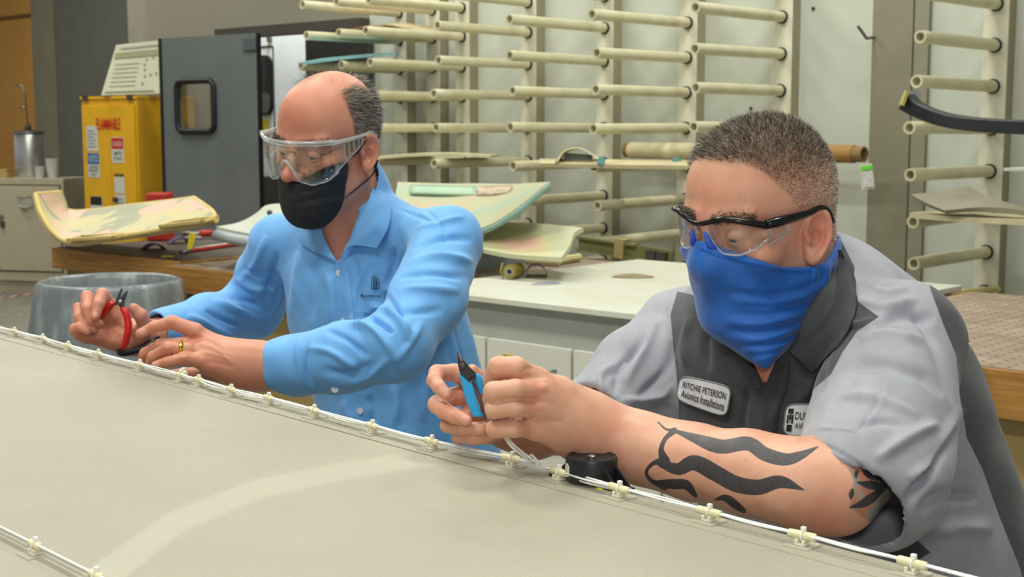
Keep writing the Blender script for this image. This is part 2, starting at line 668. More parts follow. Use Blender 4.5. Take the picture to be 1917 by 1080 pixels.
MB().grid(G, 0.02).build('tray', mat('tray_cream', '#cdc19a', 0.55), th, True, world=True, sharp=40)
for x in (1125, 1266):
    MB().lathe([(0.022, 0), (0.022, 0.03)], P(x, 303, 7.0 if x > 1200 else 7.15), 12, (0, -1, 0.2)).build('peg', mat('teal_peg', '#5f9c96', 0.5), th, True, world=True, sharp=40)

# fabric roll on a cardboard core with a tag
a, b = P(1172, 281, 7.92), P(1618, 289, 6.80)
th = thing('fabric_roll', 'long cream fabric roll on a brown cardboard core resting on the rack', 'roll', a)
ax = (b - a)
MB().tube([a + ax * 0.0, a + ax * 0.025], 0.040, 18).build('core_end', mat('cardboard', '#8f7246', 0.7), th, True, world=True, sharp=40)
MB().tube([a + ax * 0.025, a + ax * 0.80], 0.047, 20).build('fabric', mat('roll_cream', '#d6cba5', 0.6, var=0.08), th, True, world=True, sharp=40)
MB().tube([a + ax * 0.80, a + ax * 0.965], 0.045, 20).build('brown_wrap', mat('brown_wrap', '#a67c42', 0.6), th, True, world=True, sharp=40)
MB().pipe(b, a + ax * 0.90, 0.040, 0.030, 18).build('core', mat('cardboard', '#8f7246', 0.7), th, True, world=True, sharp=40)
# tag hanging under the roll
q = P(1624, 330, 6.76)
th = thing('paper_tag', 'cream inspection tag with a green band hanging from the roll', 'tag', q)
MB().grid(loft([[P(1610, 309, 6.76), P(1632, 305, 6.74)], [P(1613, 355, 6.76), P(1638, 353, 6.74)]], 4, 4), 0.002).build('card', mat('tag_cream', '#d8cfae', 0.7), th, False, world=True)
MB().grid(loft([[P(1611, 312, 6.752), P(1633, 309, 6.732)], [P(1612, 319, 6.752), P(1634, 316, 6.732)]], 2, 3), 0.001).build('green_band', mat('tag_green', '#5fd63a', 0.6, var=0), th, False, world=True)
MB().grid(loft([[P(1613, 322, 6.752), P(1634, 319, 6.732)], [P(1616, 351, 6.752), P(1637, 349, 6.732)]], 2, 3), 0.001).build('form_print', mat('tag_form', '#c9cbc6', 0.7, var=0.15, vscale=60), th, False, world=True)
MB().tube([P(1622, 309, 6.76), P(1616, 298, 6.79)], 0.001, 5).build('string', m_trimd, th, False, world=True)

# right rack: warped panels, black curved bar, small pale strip
G = loft([[P(1706, 368, 5.9), P(1760, 362, 5.85), P(1815, 352, 5.9)], [P(1735, 383, 5.75), P(1800, 378, 5.6), P(1850, 372, 5.6)], [P(1770, 397, 5.6), P(1850, 392, 5.4), P(1960, 404, 5.2)]], 12, 16)
tag(MB().grid(G, 0.02).build('warped_panel', mat('warped_grey', '#8f8a78', 0.65, var=0.1), smooth=True, sharp=40), 'warped grey brown panel offcut on the right hand rack, upper of two', 'panel')
G = loft([[P(1703, 403, 5.85), P(1790, 410, 5.6), P(1990, 420, 5.0)], [P(1745, 398, 6.25), P(1830, 402, 6.0), P(1990, 410, 5.5)]], 8, 16)
tag(MB().grid(G, 0.022).build('warped_panel', mat('warped_cream', '#c2b795', 0.65, var=0.12), smooth=True, sharp=40), 'pale panel with green edge on the right hand rack, lower of two', 'panel')
th = thing('curved_bar', 'black curved padded bar with yellow end lying across the right hand rack', 'bar', P(1700, 210, 5.6))
sp = spline([P(1697, 190, 5.55), P(1722, 207, 5.5), P(1770, 224, 5.4), P(1840, 234, 5.2), P(1960, 240, 4.9)], 22)
mb = MB()
V = []
for i, p in enumerate(sp):
    tdir = sp[min(i + 1, 21)] - sp[max(i - 1, 0)]
    tdir /= np.linalg.norm(tdir)
    w = np.cross(tdir, [0, 0, 1.0])
    w /= np.linalg.norm(w)
    v = np.cross(w, tdir)
    hh = 0.026 + 0.012 * math.exp(-i / 3)
    V.append([p + w * a * 0.03 + v * b * hh for a, b in ((-1, -1), (1, -1), (1, 1), (-1, 1))])
V = np.array(V).reshape(-1, 3)
fs = [(i * 4 + k, i * 4 + (k + 1) % 4, i * 4 + 4 + (k + 1) % 4, i * 4 + 4 + k) for i in range(21) for k in range(4)] + [(3, 2, 1, 0), (84, 85, 86, 87)]
mb.add(V, fs)
mb.build('padding', mat('black_vinyl', '#26282c', 0.4, var=0.1), th, True, bev=0.006, world=True, sharp=50)
MB().grid(loft([[P(1686, 196, 5.53), P(1696, 170, 5.53)], [P(1690, 198, 5.49), P(1700, 171, 5.49)]], 3, 4), 0.012).build('end_cap', mat('bar_yellow', '#b3a455', 0.6), th, False, world=True)
MB().grid(loft([[P(1688, 169, 5.62), P(1722, 170, 5.62)], [P(1686, 208, 5.62), P(1720, 200, 5.62)]], 3, 4), 0.01).build('bracket', mat('bar_grey', '#8f949a', 0.5), th, False, world=True)
sx = SW(1893, 318, .9)[0]
G = loft([[WF(sx, .98, 1.376), WF(-1.6, .98, 1.376)], [WF(sx, .80, 1.376), WF(-1.6, .80, 1.376)]], 3, 4)
tag(MB().grid(G, 0.012).build('pale_strip', mat('pale_strip', '#c9d2c6', 0.5)), 'pale strip poking in at the right edge of the photo', 'strip')

# ------------------------------------------------------------------ benches
def perf_mat(name, base, hole, sc):
    t = NT(name)
    vec = t.coord('Object', (sc, sc, sc))
    fr = t.n('ShaderNodeVectorMath', operation='FRACTION')
    t.link(vec, fr.inputs[0])
    sub = t.n('ShaderNodeVectorMath', operation='SUBTRACT')
    sub.inputs[1].default_value = (0.5, 0.5, 0)
    t.link(fr.outputs[0], sub.inputs[0])
    mul = t.n('ShaderNodeVectorMath', operation='MULTIPLY')
    mul.inputs[1].default_value = (1, 1, 0)
    t.link(sub.outputs[0], mul.inputs[0])
    ln = t.n('ShaderNodeVectorMath', operation='LENGTH')
    t.link(mul.outputs[0], ln.inputs[0])
    dots = t.rng(ln.outputs['Value'], 0.14, 0.18, 1, 0)
    c = t.ramp(t.noise(7, 5, 0.65), [(0.3, base[0]), (0.55, base[1]), (0.75, base[2])])
    t.color(t.mix(dots, c, hole))
    t.set(Roughness=0.55)
    return t.m


m_perf = perf_mat('perforated_top', ('#8b7869', '#a08d7b', '#b9aa9a'), '#5d4f45', 22)
m_wood = NT('bench_edge_wood')
vec = m_wood.coord('Object', (1.5, 14, 40))
m_wood.color(m_wood.ramp(m_wood.noise(3.0, 5, 0.6, vec), [(0.3, '#8f6128'), (0.6, '#b07f3d'), (0.8, '#bd9150')]))
m_wood.set(Roughness=0.55)
m_wood = m_wood.m
m_tan = mat('bench_tan', '#a08a5a', 0.6, var=0.05, vscale=2)
m_dktop = mat('bench_dark_top', '#5f5750', 0.5, var=0.2, vscale=9)


def bench(label, s0, s1, o0, o1, z, top_m, edge_h, legs=True, panel=True):
    """workbench: top slab, wooden edge boards, tan body panels"""
    c = WF((s0 + s1) / 2, (o0 + o1) / 2, 0)
    th = thing('work_bench', label, 'workbench', c, WROT)
    hx, hy = (s1 - s0) / 2, (o1 - o0) / 2
    MB().box((-hx + 0.02, -hy + 0.02, z - 0.02), (hx - 0.02, hy - 0.02, z)).build('top', top_m, th)
    for nm, lo, hi in (('edge_board', (-hx, -hy, z - edge_h), (hx, -hy + 0.02, z - 0.002)), ('edge_board', (-hx, hy - 0.02, z - edge_h), (hx, hy, z - 0.002)),
                       ('edge_board', (-hx, -hy + 0.02, z - edge_h), (-hx + 0.02, hy - 0.02, z - 0.002)), ('edge_board', (hx - 0.02, -hy + 0.02, z - edge_h), (hx, hy - 0.02, z - 0.002))):
        MB().box(lo, hi).build(nm, m_wood, th, bev=0.003)
    if panel:
        MB().box((-hx + 0.05, -hy + 0.06, 0), (hx - 0.05, hy - 0.06, z - 0.03)).build('body', m_tan, th)
    return th


bench('long workbench with dark top and worn wooden edge at the left behind the bin', -6.54, -5.39, 1.5, 2.92, 0.93, m_dktop, 0.11)
bench('workbench with brown perforated top and wooden edge in the middle behind the balding man', -5.38, -3.75, 1.4, 3.0, 0.92, m_perf, 0.12)
bench('workbench with brown perforated top and wooden edge at the right', -2.18, -0.2, 1.55, 3.14, 0.93, m_perf, 0.13)

# white bench with drawers
s0, s1, o0, o1 = -3.74, -2.2, 1.58, 3.06
c = WF((s0 + s1) / 2, (o0 + o1) / 2, 0)
th = thing('drawer_bench', 'white topped drawer bench between the two men', 'workbench', c, WROT)
hx, hy = (s1 - s0) / 2, (o1 - o0) / 2
t = NT('white_bench_top')
f = t.noise(4, 6, 0.7)
t.color(t.ramp(f, [(0.25, '#b8a57c'), (0.36, '#cbc9b6'), (0.6, '#d2d4c8'), (0.9, '#d9dbd0')]))
t.set(Roughness=0.4)
MB().box((-hx, -hy, 0.93), (hx, hy, 0.952)).build('top', t.m, th, bev=0.003)
m_rail = mat('drawer_rail_grey', '#a7a9a2', 0.5, var=0.03)
MB().box((-hx + 0.02, -hy + 0.04, 0.02), (hx - 0.02, hy - 0.05, 0.93)).build('carcass', m_rail, th)
m_drw = mat('drawer_white', '#d4d4c8', 0.5, var=0.03)
m_note = mat('note_yellow', '#d9c46a', 0.7, var=0.05)
m_ink = mat('ink_dark', '#2b2620', 0.7, var=0)
m_metal = mat('brushed_metal', '#9a9891', 0.35, 0.9, var=0.03)
yf = -hy + 0.04
xs = [-hx + 0.03, -hx + 0.42, -hx + 0.82, -hx + 1.2, hx - 0.03]
for i in range(4):
    for j, (za, zb) in enumerate(((0.60, 0.80), (0.36, 0.585), (0.06, 0.345))):
        dr = MB().box((xs[i] + 0.006, yf - 0.018, za), (xs[i + 1] - 0.006, yf, zb)).build('drawer', m_drw, th, bev=0.002)
        xm = (xs[i] + xs[i + 1]) / 2 - (0.08 if i == 0 else -0.07)
        zz = (za + zb) / 2 + 0.02
        MB().tube([(xm - 0.06, yf - 0.018, zz), (xm - 0.055, yf - 0.043, zz), (xm + 0.055, yf - 0.043, zz), (xm + 0.06, yf - 0.018, zz)], 0.005, 8).build('handle', m_metal, dr, True)
        if j == 0 and i in (0, 1):
            nx = xm + (0.14 if i == 0 else -0.16)
            w_ = 0.045 if i == 0 else 0.028
            MB().box((nx - w_, yf - 0.0205, zz - 0.035), (nx + w_, yf - 0.0185, zz + 0.035)).build('note', m_note, dr)
            mb = MB()
            M = Matrix.Translation((nx, yf - 0.0215, zz)) @ Matrix.Rotation(math.pi / 2, 4, 'X')
            frame_text(mb, 'Tool', M, -w_ * .7, 0.004, w_ * .5, 0.028)
            frame_text(mb, '#1' if i else '#2', M, -w_ * .1, -0.028, w_ * .4, -0.006)
            mb.build('note_writing', m_ink, dr)
# ------------------------------------------------------------------ things on the benches
m_pnlA = NT('patched_cream_panel')
f = m_pnlA.noise(4.0, 3, 0.5)
f2 = m_pnlA.noise(2.6, 2, 0.5)
c_ = m_pnlA.ramp(f, [(0.46, '#a3a48c'), (0.50, '#c5bd96'), (0.60, '#cdc192')])
c_ = m_pnlA.mix(m_pnlA.rng(f2, 0.53, 0.545), c_, '#d8b8a3')
m_pnlA.color(c_)
m_pnlA.set(Roughness=0.6)
m_pnlA = m_pnlA.m
m_edgeY = mat('panel_edge_honey', '#d9c07a', 0.6, var=0.1)
m_under = mat('panel_under_dark', '#6f6a60', 0.7)
ZB = 0.93

th = thing('aircraft_panel_blank', 'curled cream panel with pink filler patches and cutouts on the left bench', 'panel', Zp(240, 450, ZB))
rows = [[P(66, 366, 7.1), P(76, 400, 7.0), P(100, 438, 6.9), P(135, 456, 6.75), P(210, 447, 6.55), P(300, 433, 6.35), P(405, 414, 6.1)],
        [P(90, 364, 7.35), P(100, 396, 7.3), P(125, 420, 7.2), P(160, 424, 7.05), P(230, 415, 6.85), P(310, 403, 6.7), P(395, 396, 6.5)],
        [P(113, 362, 7.6), P(120, 380, 7.6), P(130, 397, 7.6), P(175, 396, 7.4), P(240, 388, 7.2), P(310, 380, 7.05), P(363, 373, 6.9)]]
G = loft(rows, 14, 40)
MB().grid(G, 0.03).build('shell', m_pnlA, th, True, world=True, sharp=40)
for e, nm in ((G[0], 'front_lip'), (G[-1], 'rear_lip'), (G[:, 0], 'end_lip'), (G[:, -1], 'end_lip')):
    MB().tube(e + np.array([0, 0, 0.006]), 0.013, 8).build(nm, m_edgeY, th, True, world=True, sharp=60)


def slot(x0, y0, x1, y1, th, d):
    """sunk rectangular cutout with a honey coloured frame"""
    a = [P(x0, y0, d), P(x1, y1, d - 0.28)]
    u = a[1] - a[0]
    L = np.linalg.norm(u)
    u /= L
    q = G.reshape(-1, 3)
    c = (a[0] + a[1]) / 2
    j = np.argmin(np.linalg.norm(q - c, axis=1))
    w = P(x1 + 8, y1 - 20, d + 0.3) - a[1]
    w /= np.linalg.norm(w)
    nrm = np.cross(u, w)
    nrm /= np.linalg.norm(nrm)
    if nrm[2] < 0:
        nrm = -nrm
    c = q[j] + nrm * 0.018
    M = np.eye(4)
    M[:3, 0], M[:3, 1], M[:3, 2], M[:3, 3] = u, np.cross(nrm, u), nrm, c
    h, b = L / 2, 0.045
    mb = MB()
    for lo, hi in (((-h, -b, -.004), (h, -b + .016, .01)), ((-h, b - .016, -.004), (h, b, .01)), ((-h, -b, -.004), (-h + .02, b, .01)), ((h - .02, -b, -.004), (h, b, .01))):
        mb.box(lo, hi, M)
    fr = mb.build('cutout_frame', m_edgeY, th, world=True)
    MB().box((-h + .02, -b + .016, -.004), (h - .02, b - .016, .002), M).build('recess', mat('recess_brown', '#6d5a3a', 0.7), fr, world=True)


slot(130, 438, 218, 432, th, 6.75)
slot(292, 420, 374, 410, th, 6.3)

th = thing('curved_shell', 'light grey curved shell panel with a small hole beside the blue sleeve', 'panel', Zp(470, 445, ZB))
rows = [[P(404, 428, 6.1), P(440, 436, 5.95), P(500, 446, 5.8), P(580, 452, 5.7)], [P(440, 422, 6.3), P(470, 415, 6.15), P(520, 412, 6.0), P(590, 420, 5.9)],
        [P(470, 412, 6.6), P(487, 398, 6.5), P(507, 386, 6.4), P(580, 384, 6.2)]]
G = loft(rows, 12, 20)
MB().grid(G, 0.02).build('shell', mat('shell_pale', '#c4c8bb', 0.5, var=0.05), th, True, world=True, sharp=40)
MB().tube([P(405, 440, 6.08), P(440, 448, 5.93), P(500, 458, 5.78), P(580, 464, 5.68)], 0.025, 8).build('rim', mat('shell_rim', '#aab2b4', 0.45), th, True, world=True)
MB().lathe([(0.012, 0), (0.012, 0.012)], P(505, 400, 6.12), 12, (0, -0.5, 0.8)).build('hole_plug', m_trimd, th, True, world=True)

m_purple = mat('sanding_purple', '#5d4a70', 0.75, var=0.15, vscale=20)
m_red = mat('tool_red', '#b03028', 0.4, var=0.05)
m_yel = mat('tape_yellow', '#f2e21c', 0.5, var=0)
for (x, y, lab) in ((288, 464, 'purple sanding pad lying alone on the left bench'), (336, 452, 'purple sanding pad behind the yellow tape marker')):
    q = Zp(x, y + 5, ZB)
    th = thing('sanding_pad', lab, 'sanding pad', q, 0.5, 'purple sanding pads on the left bench')
    g = np.array([[(u * 0.055, v * 0.04, 0.004 + 0.03 * (1 - u * u)) for v in np.linspace(-1, 1, 4)] for u in np.linspace(-1, 1, 10)])
    MB().grid(g, 0.006).build('pad', m_purple, th, True, sharp=40)
    MB().box((-0.055, -0.04, 0.0), (0.055, 0.04, 0.006)).build('base', mat('pad_tan', '#8a7a5e', 0.8), th)
a, b = Zp(338, 472, ZB + .01), Zp(452, 456, ZB + .01)
th = thing('hand_file', 'long red handled file lying near the edge of the left bench', 'file', a)
u = b - a
MB().tube([a + u * 0.15, a + u * 0.2, a + u * 1.0], [0.008, 0.012, 0.012], 10).build('handle', m_red, th, True, world=True)
MB().tube([a, a + u * 0.16], 0.009, 8).build('ferrule', m_metal, th, True, world=True)
MB().tube([a + u * 0.22 + [0, 0, .009], a + u * 0.95 + [0, 0, .009]], 0.006, 8).build('stripe', mat('file_white', '#d8d6cc', .5), th, True, world=True)
a = Zp(350, 468, ZB + .004)
tag(MB().grid(loft([[a, a + P(360, 468, 6) - P(350, 468, 6)], [a + [0, 0.06, 0.08], a + [0.035, 0.06, 0.08]]], 4, 4), 0.003).build('tape_marker', m_yel),
    'upright bright yellow tape marker on the left bench', 'tape marker')
a = Zp(302, 480, ZB + .004)
tag(MB().grid(np.array([[a + [i * .055, j * .02, 0] for j in range(2)] for i in range(2)]), 0.004).build('tape_marker', m_yel), 'flat bright yellow tape piece at the front edge of the left bench', 'tape marker')
q = Zp(372, 447, ZB)
th = thing('spray_gun', 'small metal tool with red knob behind the yellow tape marker', 'hand tool', q, 0.3)
MB().lathe([(0.016, 0), (0.02, 0.02), (0.02, 0.07), (0.012, 0.09)], (0, 0, 0.03), 14, (1, 0.2, 0)).build('grip', m_red, th, True)
MB().tube([(-0.09, 0, 0.03), (0.0, 0, 0.03), (0.02, 0, 0.03)], 0.012, 10).build('barrel', m_metal, th, True)
MB().tube([(0.09, 0.02, 0.03), (0.14, 0.03, 0.04), (0.15, 0.03, 0.0)], 0.008, 8).build('trigger', m_metal, th, True)
MB().lathe([(0.045, 0), (0.05, 0.012), (0.03, 0.02)], (-0.03, -0.03, 0), 16).build('cup', mat('cup_grey', '#8a8580', .5), th, True, sharp=40)

# big curved panels behind the balding man's shoulder
t = NT('pastel_panel')
f = t.noise(3.5, 3, 0.55)
c_ = t.ramp(f, [(0.36, '#9fb49c'), (0.48, '#aeb394'), (0.58, '#b5b08e'), (0.68, '#c0ab94')])
t.color(c_)
t.set(Roughness=0.5)
m_pastel = t.m
th = thing('curved_shell', 'large pale green curved panel leaning behind the balding man', 'panel', Zp(880, 450, .92))
rows = [[P(760, 430, 5.75), P(840, 440, 5.65), P(905, 430, 5.55), P(960, 400, 5.5), P(1028, 346, 5.5)],
        [P(740, 385, 6.2), P(820, 395, 6.1), P(890, 388, 6.05), P(950, 372, 6.0), P(1030, 346, 5.75)],
        [P(745, 344, 6.5), P(830, 347, 6.45), P(900, 347, 6.4), P(960, 348, 6.3), P(1032, 344, 6.0)]]
G = loft(rows, 12, 24)
MB().grid(G, 0.02).build('shell', m_pastel, th, True, world=True, sharp=40)
Gp = loft([[P(768, 347, 6.38), P(892, 350, 6.3)], [P(768, 362, 6.3), P(892, 366, 6.22)]], 4, 12)
MB().grid(Gp, 0.008).build('green_band', mat('band_green', '#a3bfa6', 0.5), th, True, world=True)
Gp = loft([[P(896, 350, 6.27), P(960, 348, 6.15)], [P(892, 366, 6.2), P(955, 362, 6.08)]], 4, 10)
MB().grid(Gp, 0.008).build('patch', mat('band_patch', '#c4ae98', 0.55, var=0.3, vscale=18), th, True, world=True)
MB().tube(spline([P(760, 433, 5.75), P(840, 443, 5.65), P(905, 433, 5.55), P(960, 403, 5.5), P(1028, 348, 5.5)], 24), 0.012, 8).build('lip', mat('lip_teal', '#7fa195', 0.5), th, True, world=True)

t = NT('pastel_panel_small')
vec = t.coord('Generated')
dn = t.n('ShaderNodeVectorMath', operation='DISTANCE')
t.link(vec, dn.inputs[0])
dn.inputs[1].default_value = (0.45, 0.5, 0.35)
f = t.math('ADD', dn.outputs['Value'], t.math('MULTIPLY', t.noise(6, 3), 0.3))
t.color(t.ramp(f, [(0.40, '#d3ad98'), (0.46, '#c6ba8c'), (0.60, '#bcc09c'), (0.8, '#c4c2a2')]))
t.set(Roughness=0.5)
th = thing('curved_shell', 'small cream and pink curved panel on the bench behind the white top', 'panel', Zp(990, 490, .92))
rows = [[P(905, 470, 5.5), P(960, 480, 5.4), P(1052, 486, 5.25)], [P(908, 440, 5.7), P(970, 452, 5.6), P(1068, 462, 5.4)],
        [P(930, 422, 5.9), P(990, 428, 5.8), P(1076, 440, 5.55)], [P(945, 420, 6.0), P(1010, 422, 5.9), P(1092, 430, 5.6)]]
G = loft(rows, 14, 20)
MB().grid(G, 0.018).build('shell', t.m, th, True, world=True, sharp=40)
m_tray = mat('tray_bluegrey', '#8d979c', 0.5, var=0.04)
a, b = Zp(870, 512, .92), Zp(992, 490, .92)
th = thing('angle_tray', 'blue grey angled tray edge on the bench behind the balding man', 'tray', a)
u = (b - a) / np.linalg.norm(b - a)
w_ = np.cross([0, 0, 1], u)
G = np.array([[a + u * L + w_ * k[0] + [0, 0, k[1]] for k in ((0, 0), (0, .03), (0, .075), (.01, .085), (.12, .085), (.3, .08))] for L in np.linspace(0, np.linalg.norm(b - a), 6)])
MB().grid(G, 0.008).build('profile', m_tray, th, False, world=True, bev=0.002)
m_foam = mat('foam_cream', '#d8cd96', 0.8, var=0.08, bump=0.2, bscale=60)
for (x0, y0, x1, y1, lab) in ((984, 489, 1048, 491, 'cream foam strip in front of the small curved panel, left one'), (1046, 488, 1084, 481, 'cream foam strip in front of the small curved panel, right one')):
    a, b = Zp(x0, y0, .94), Zp(x1, y1, .94)
    tag(MB().tube(np.linspace(a, b, 6) + rng.normal(0, .002, (6, 3)), 0.018, 7).build('foam_strip', m_foam, smooth=True, sharp=50), lab, 'foam strip', 'foam strips on the bench')
# green extrusion
a, b = Zp(1095, 478, .96), Zp(1262, 478, .98)
th = thing('rail_extrusion', 'olive green aluminium extrusion lying behind the white bench', 'rail', a)
a, b = P(1085, 455, 6.6), P(1260, 481, 6.3)
u = (b - a) / np.linalg.norm(b - a)
L = np.linalg.norm(b - a)
w_ = np.cross(u, [0, 0, 1.0])
m_olive = mat('olive_green', '#6f7346', 0.5, var=0.1)
M = np.eye(4)
M[:3, 0], M[:3, 1], M[:3, 2], M[:3, 3] = u, w_, np.cross(w_, u) * -1 if np.cross(w_, u)[2] < 0 else np.cross(w_, u), a
mb = MB()
mb.box((0, -.01, -.03), (L, .01, .03), M)
mb.box((0, -.03, -.035), (L, .03, -.025), M)
mb.box((0, -.03, .025), (L * .62, .03, .035), M)
mb.build('web', m_olive, th, world=True)
for fx in (0.42, 0.75, 0.86):
    MB().box((L * fx, -.034, -.04), (L * fx + .05, .034, .02 if fx > .5 else .05), M).build('clip', mat('clip_tan', '#a0905e', .6) if fx < .5 else m_trimd, th, world=True)
# masking tape roll, purple arcs, disc
q = Zp(962, 520, .955)
th = thing('tape_roll', 'olive yellow tape roll lying on its side on the white bench', 'tape roll', q)
ax = np.array([-.35, -.8, 0.0])
ax /= np.linalg.norm(ax)
MB().pipe(q + ax * .045 + [0, 0, .028], q - ax * .05 + [0, 0, .028], .028, .012, 20).build('roll', mat('tape_olive', '#8f7f3a', .5, var=.1), th, True, world=True, sharp=40)
MB().pipe(q + ax * .047 + [0, 0, .028], q - ax * .03 + [0, 0, .028], .016, .011, 16).build('core', mat('core_grey', '#9a9690', .6), th, True, world=True, sharp=40)
MB().tube([q + ax * .03 + [-.03, 0, .0], q + ax * .02 + [-.045, 0, .03], q + ax * .01 + [-.04, 0, .06]], .004, 6).build('loose_end', mat('tape_olive', '#8f7f3a', .5), th, True, world=True)
q = Zp(1004, 517, .955)
th = thing('sanding_arch', 'arched purple abrasive strip standing on the white bench', 'abrasive strip', q)
g = np.array([[q + np.array([.042 * math.cos(A_), v * .03, .045 * math.sin(A_) + .003]) for v in (-1, 0, 1)] for A_ in np.linspace(0.1, math.pi - .0, 14)])
MB().grid(g, .003).build('arch', mat('abrasive_lilac', '#7f74a8', .7), th, True, world=True)
tag(MB().grid(np.array([[q + np.array([.042 * c, v * .03, .002]) for v in (-1, 1)] for c in (-1, 0, 1)]), .004).build('base', mat('abrasive_brown', '#7a6a48', .8), th, world=True))
a, b = Zp(993, 533, .956), Zp(1054, 530, .956)
sp = np.linspace(a, b, 9)
g = np.array([[p + np.array([0, .022 * math.sin(math.pi * i / 8) * v, .004 * math.sin(math.pi * i / 8)]) for v in (0, 1)] for i, p in enumerate(sp)])
tag(MB().grid(g, .003).build('abrasive_sliver', mat('abrasive_lilac', '#7f74a8', .7)), 'thin lilac abrasive sliver lying flat on the white bench', 'abrasive strip')
q = Zp(1185, 518, .954)
g = np.array([[q + np.array([.085 * math.cos(A_) * r, .05 * math.sin(A_) * r, .012 * (1 - r * r)]) for r in (0.02, .5, 1.0)] for A_ in np.linspace(0, 2 * math.pi, 20)])
tag(MB().grid(g, .002).build('sanding_disc', mat('disc_brown', '#8d7f62', .8, var=.2), smooth=True), 'brown leaf shaped sanding disc lying on the white bench', 'sanding disc')
# stick lying on the right bench
a, b = P(1745, 553, 5.3), P(1868, 541, 5.9)
tag(MB().tube([a, b], .014, 8).build('wooden_stick', mat('stick_yellow', '#d9c987', .6), smooth=True, sharp=40), 'pale yellow stick on the back of the right bench', 'stick')
a = Zp(1815, 640, .95)
th = thing('glue_stick', 'cream tube with orange tip leaning on the right bench edge', 'tube', a)
a, b = P(1811, 690, 3.5), P(1812, 645, 3.55)
MB().tube([a, b], .010, 10).build('barrel', m_cream, th, True, world=True, sharp=40)
MB().tube([b, b + (b - a) * .12], [.008, .006], 10).build('tip', mat('tip_orange', '#b5562e', .5), th, True, world=True, sharp=40)

# ------------------------------------------------------------------ waste bin with clear liner
q = Wp(205, 516, 3.38)
th = thing('waste_bin', 'round waste bin with a grey translucent plastic liner below the left bench', 'bin', (q[0], q[1], 0))
bx = np.array([q[0], q[1], 0])
MB().lathe([(.22, 0), (.26, .02), (.275, .86), (.29, .88), (.275, .875), (.262, .8), (.25, .05)], bx, 40, cap=False).build('drum', mat('drum_grey', '#8a8f92', .5, var=.1), th, True, world=True, sharp=50)
t = NT('liner_film')
f = t.noise(5, 6, .72, t.coord('Object', (3, 3, .6)))
cc = t.ramp(f, [(0.3, '#737a7e'), (0.52, '#868d91'), (0.68, '#a9b0b3')])
t.bump(f, .35, .008)
t.color(cc)
t.set(Roughness=.2, Alpha=.82)
n, m_ = 64, 16
prof = [(.10, .10), (.20, .3), (.262, .6), (.268, .84), (.276, .885), (.286, .897), (.298, .893), (.306, .88), (.313, .84), (.33, .72), (.35, .58), (.365, .45), (.36, .40)]
V = []
ph = np.linspace(0, 2 * math.pi, n, endpoint=False)
for i, (r, z) in enumerate(prof):
    fold = np.sin(ph * 7 + i * .15) * .5 + np.sin(ph * 17 + 1.3 + i * .3) * .35 + np.sin(ph * 31 + i) * .2
    am = .004 if 3 < i < 7 else (.010 if i <= 3 else .006 + .010 * max(0, (i - 7)) / 3)
    rr = r + am * fold
    zz = z + (.012 * fold if i > 10 else 0)
    V.append(np.stack([bx[0] + rr * np.cos(ph), bx[1] + rr * np.sin(ph), np.broadcast_to(zz, rr.shape)], 1))
V = np.concatenate(V)
fs = [(i * n + k, i * n + (k + 1) % n, (i + 1) * n + (k + 1) % n, (i + 1) * n + k) for i in range(len(prof) - 1) for k in range(n)]
mesh_obj('liner', V, fs, t.m, th, True, world=True)

# ------------------------------------------------------------------ locker with canister, far left
q = Zp(72, 529, 0)
q = CAMP + (q - CAMP) * 0.93
q[2] = 0
q = q - np.array([.07, 0, 0])
th = thing('storage_locker', 'beige metal locker with a padlock hasp standing at the far left', 'locker', q, -0.25)
m_lock = mat('locker_beige', '#b5ac92', .5, var=.05)
m_lockd = mat('locker_beige_door', '#b9b097', .5, var=.04)
W_, H_ = .38, 1.08
MB().box((-W_, 0, .12), (W_, .55, H_)).build('cabinet', m_lock, th, bev=.006)
MB().box((-W_ + .02, .04, 0), (W_ - .02, .5, .12)).build('plinth', mat('plinth_pale', '#b5ad94', .6), th)
MB().box((-W_ + .048, -.004, .208), (W_ - .028, .001, H_ - .058)).build('door_gap', m_trimd, th)
dr = MB().box((-W_ + .06, -.012, .22), (W_ - .04, -.001, H_ - .07)).build('door', m_lockd, th, bev=.004)
MB().lathe([(.022, 0), (.022, .03), (.012, .035)], (-W_ + .11, -.012, .72), 14, (0, -1, 0)).build('latch', m_metal, dr, True, sharp=40)
MB().box((-W_ + .10, -.035, .62), (-W_ + .14, -.015, .68)).build('padlock', m_trimd, dr, bev=.004)
g = np.array([[(-.08 + .15 * u + .01 * math.sin(v * 5), -.03 - .02 * math.sin(u * 3), .83 + .09 * v - .02 * math.sin(u * 3.1)) for u in np.linspace(0, 1, 8)] for v in np.linspace(0, 1, 6)])
tag(MB().grid(g, .006).build('plastic_bag', mat('bag_grey', '#a9a79c', .3), dr, True))
top = wmat(th)
def ontop(x, y):
    v = top @ Vector((x, y, H_))
    return (v.x, v.y, v.z)
th2 = thing('pressure_pot', 'silver cylindrical canister with a tall stirring rod on the locker', 'canister', ontop(-.13, .25))
MB().lathe([(.125, 0), (.13, .01), (.13, .40), (.125, .41)], (0, 0, 0), 28).build('vessel', mat('steel_pot', '#cfd0cf', .3, .8, var=.05), th2, True, sharp=40)
MB().lathe([(.145, .41), (.145, .43), (.06, .445), (.02, .45)], (0, 0, 0), 28).build('lid', m_metal, th2, True, sharp=40)
MB().lathe([(.03, .45), (.03, .48), (.015, .5)], (0, 0, 0), 12).build('gland', m_trimd, th2, True)
MB().tube([(0, 0, .48), (-.02, 0, .80), (-.03, 0, .85), (-.09, 0, .86)], .009, 8).build('rod', m_metal, th2, True)
MB().tube([(-.01, 0, .66), (-.07, 0, .65)], .008, 8).build('side_arm', m_metal, th2, True)
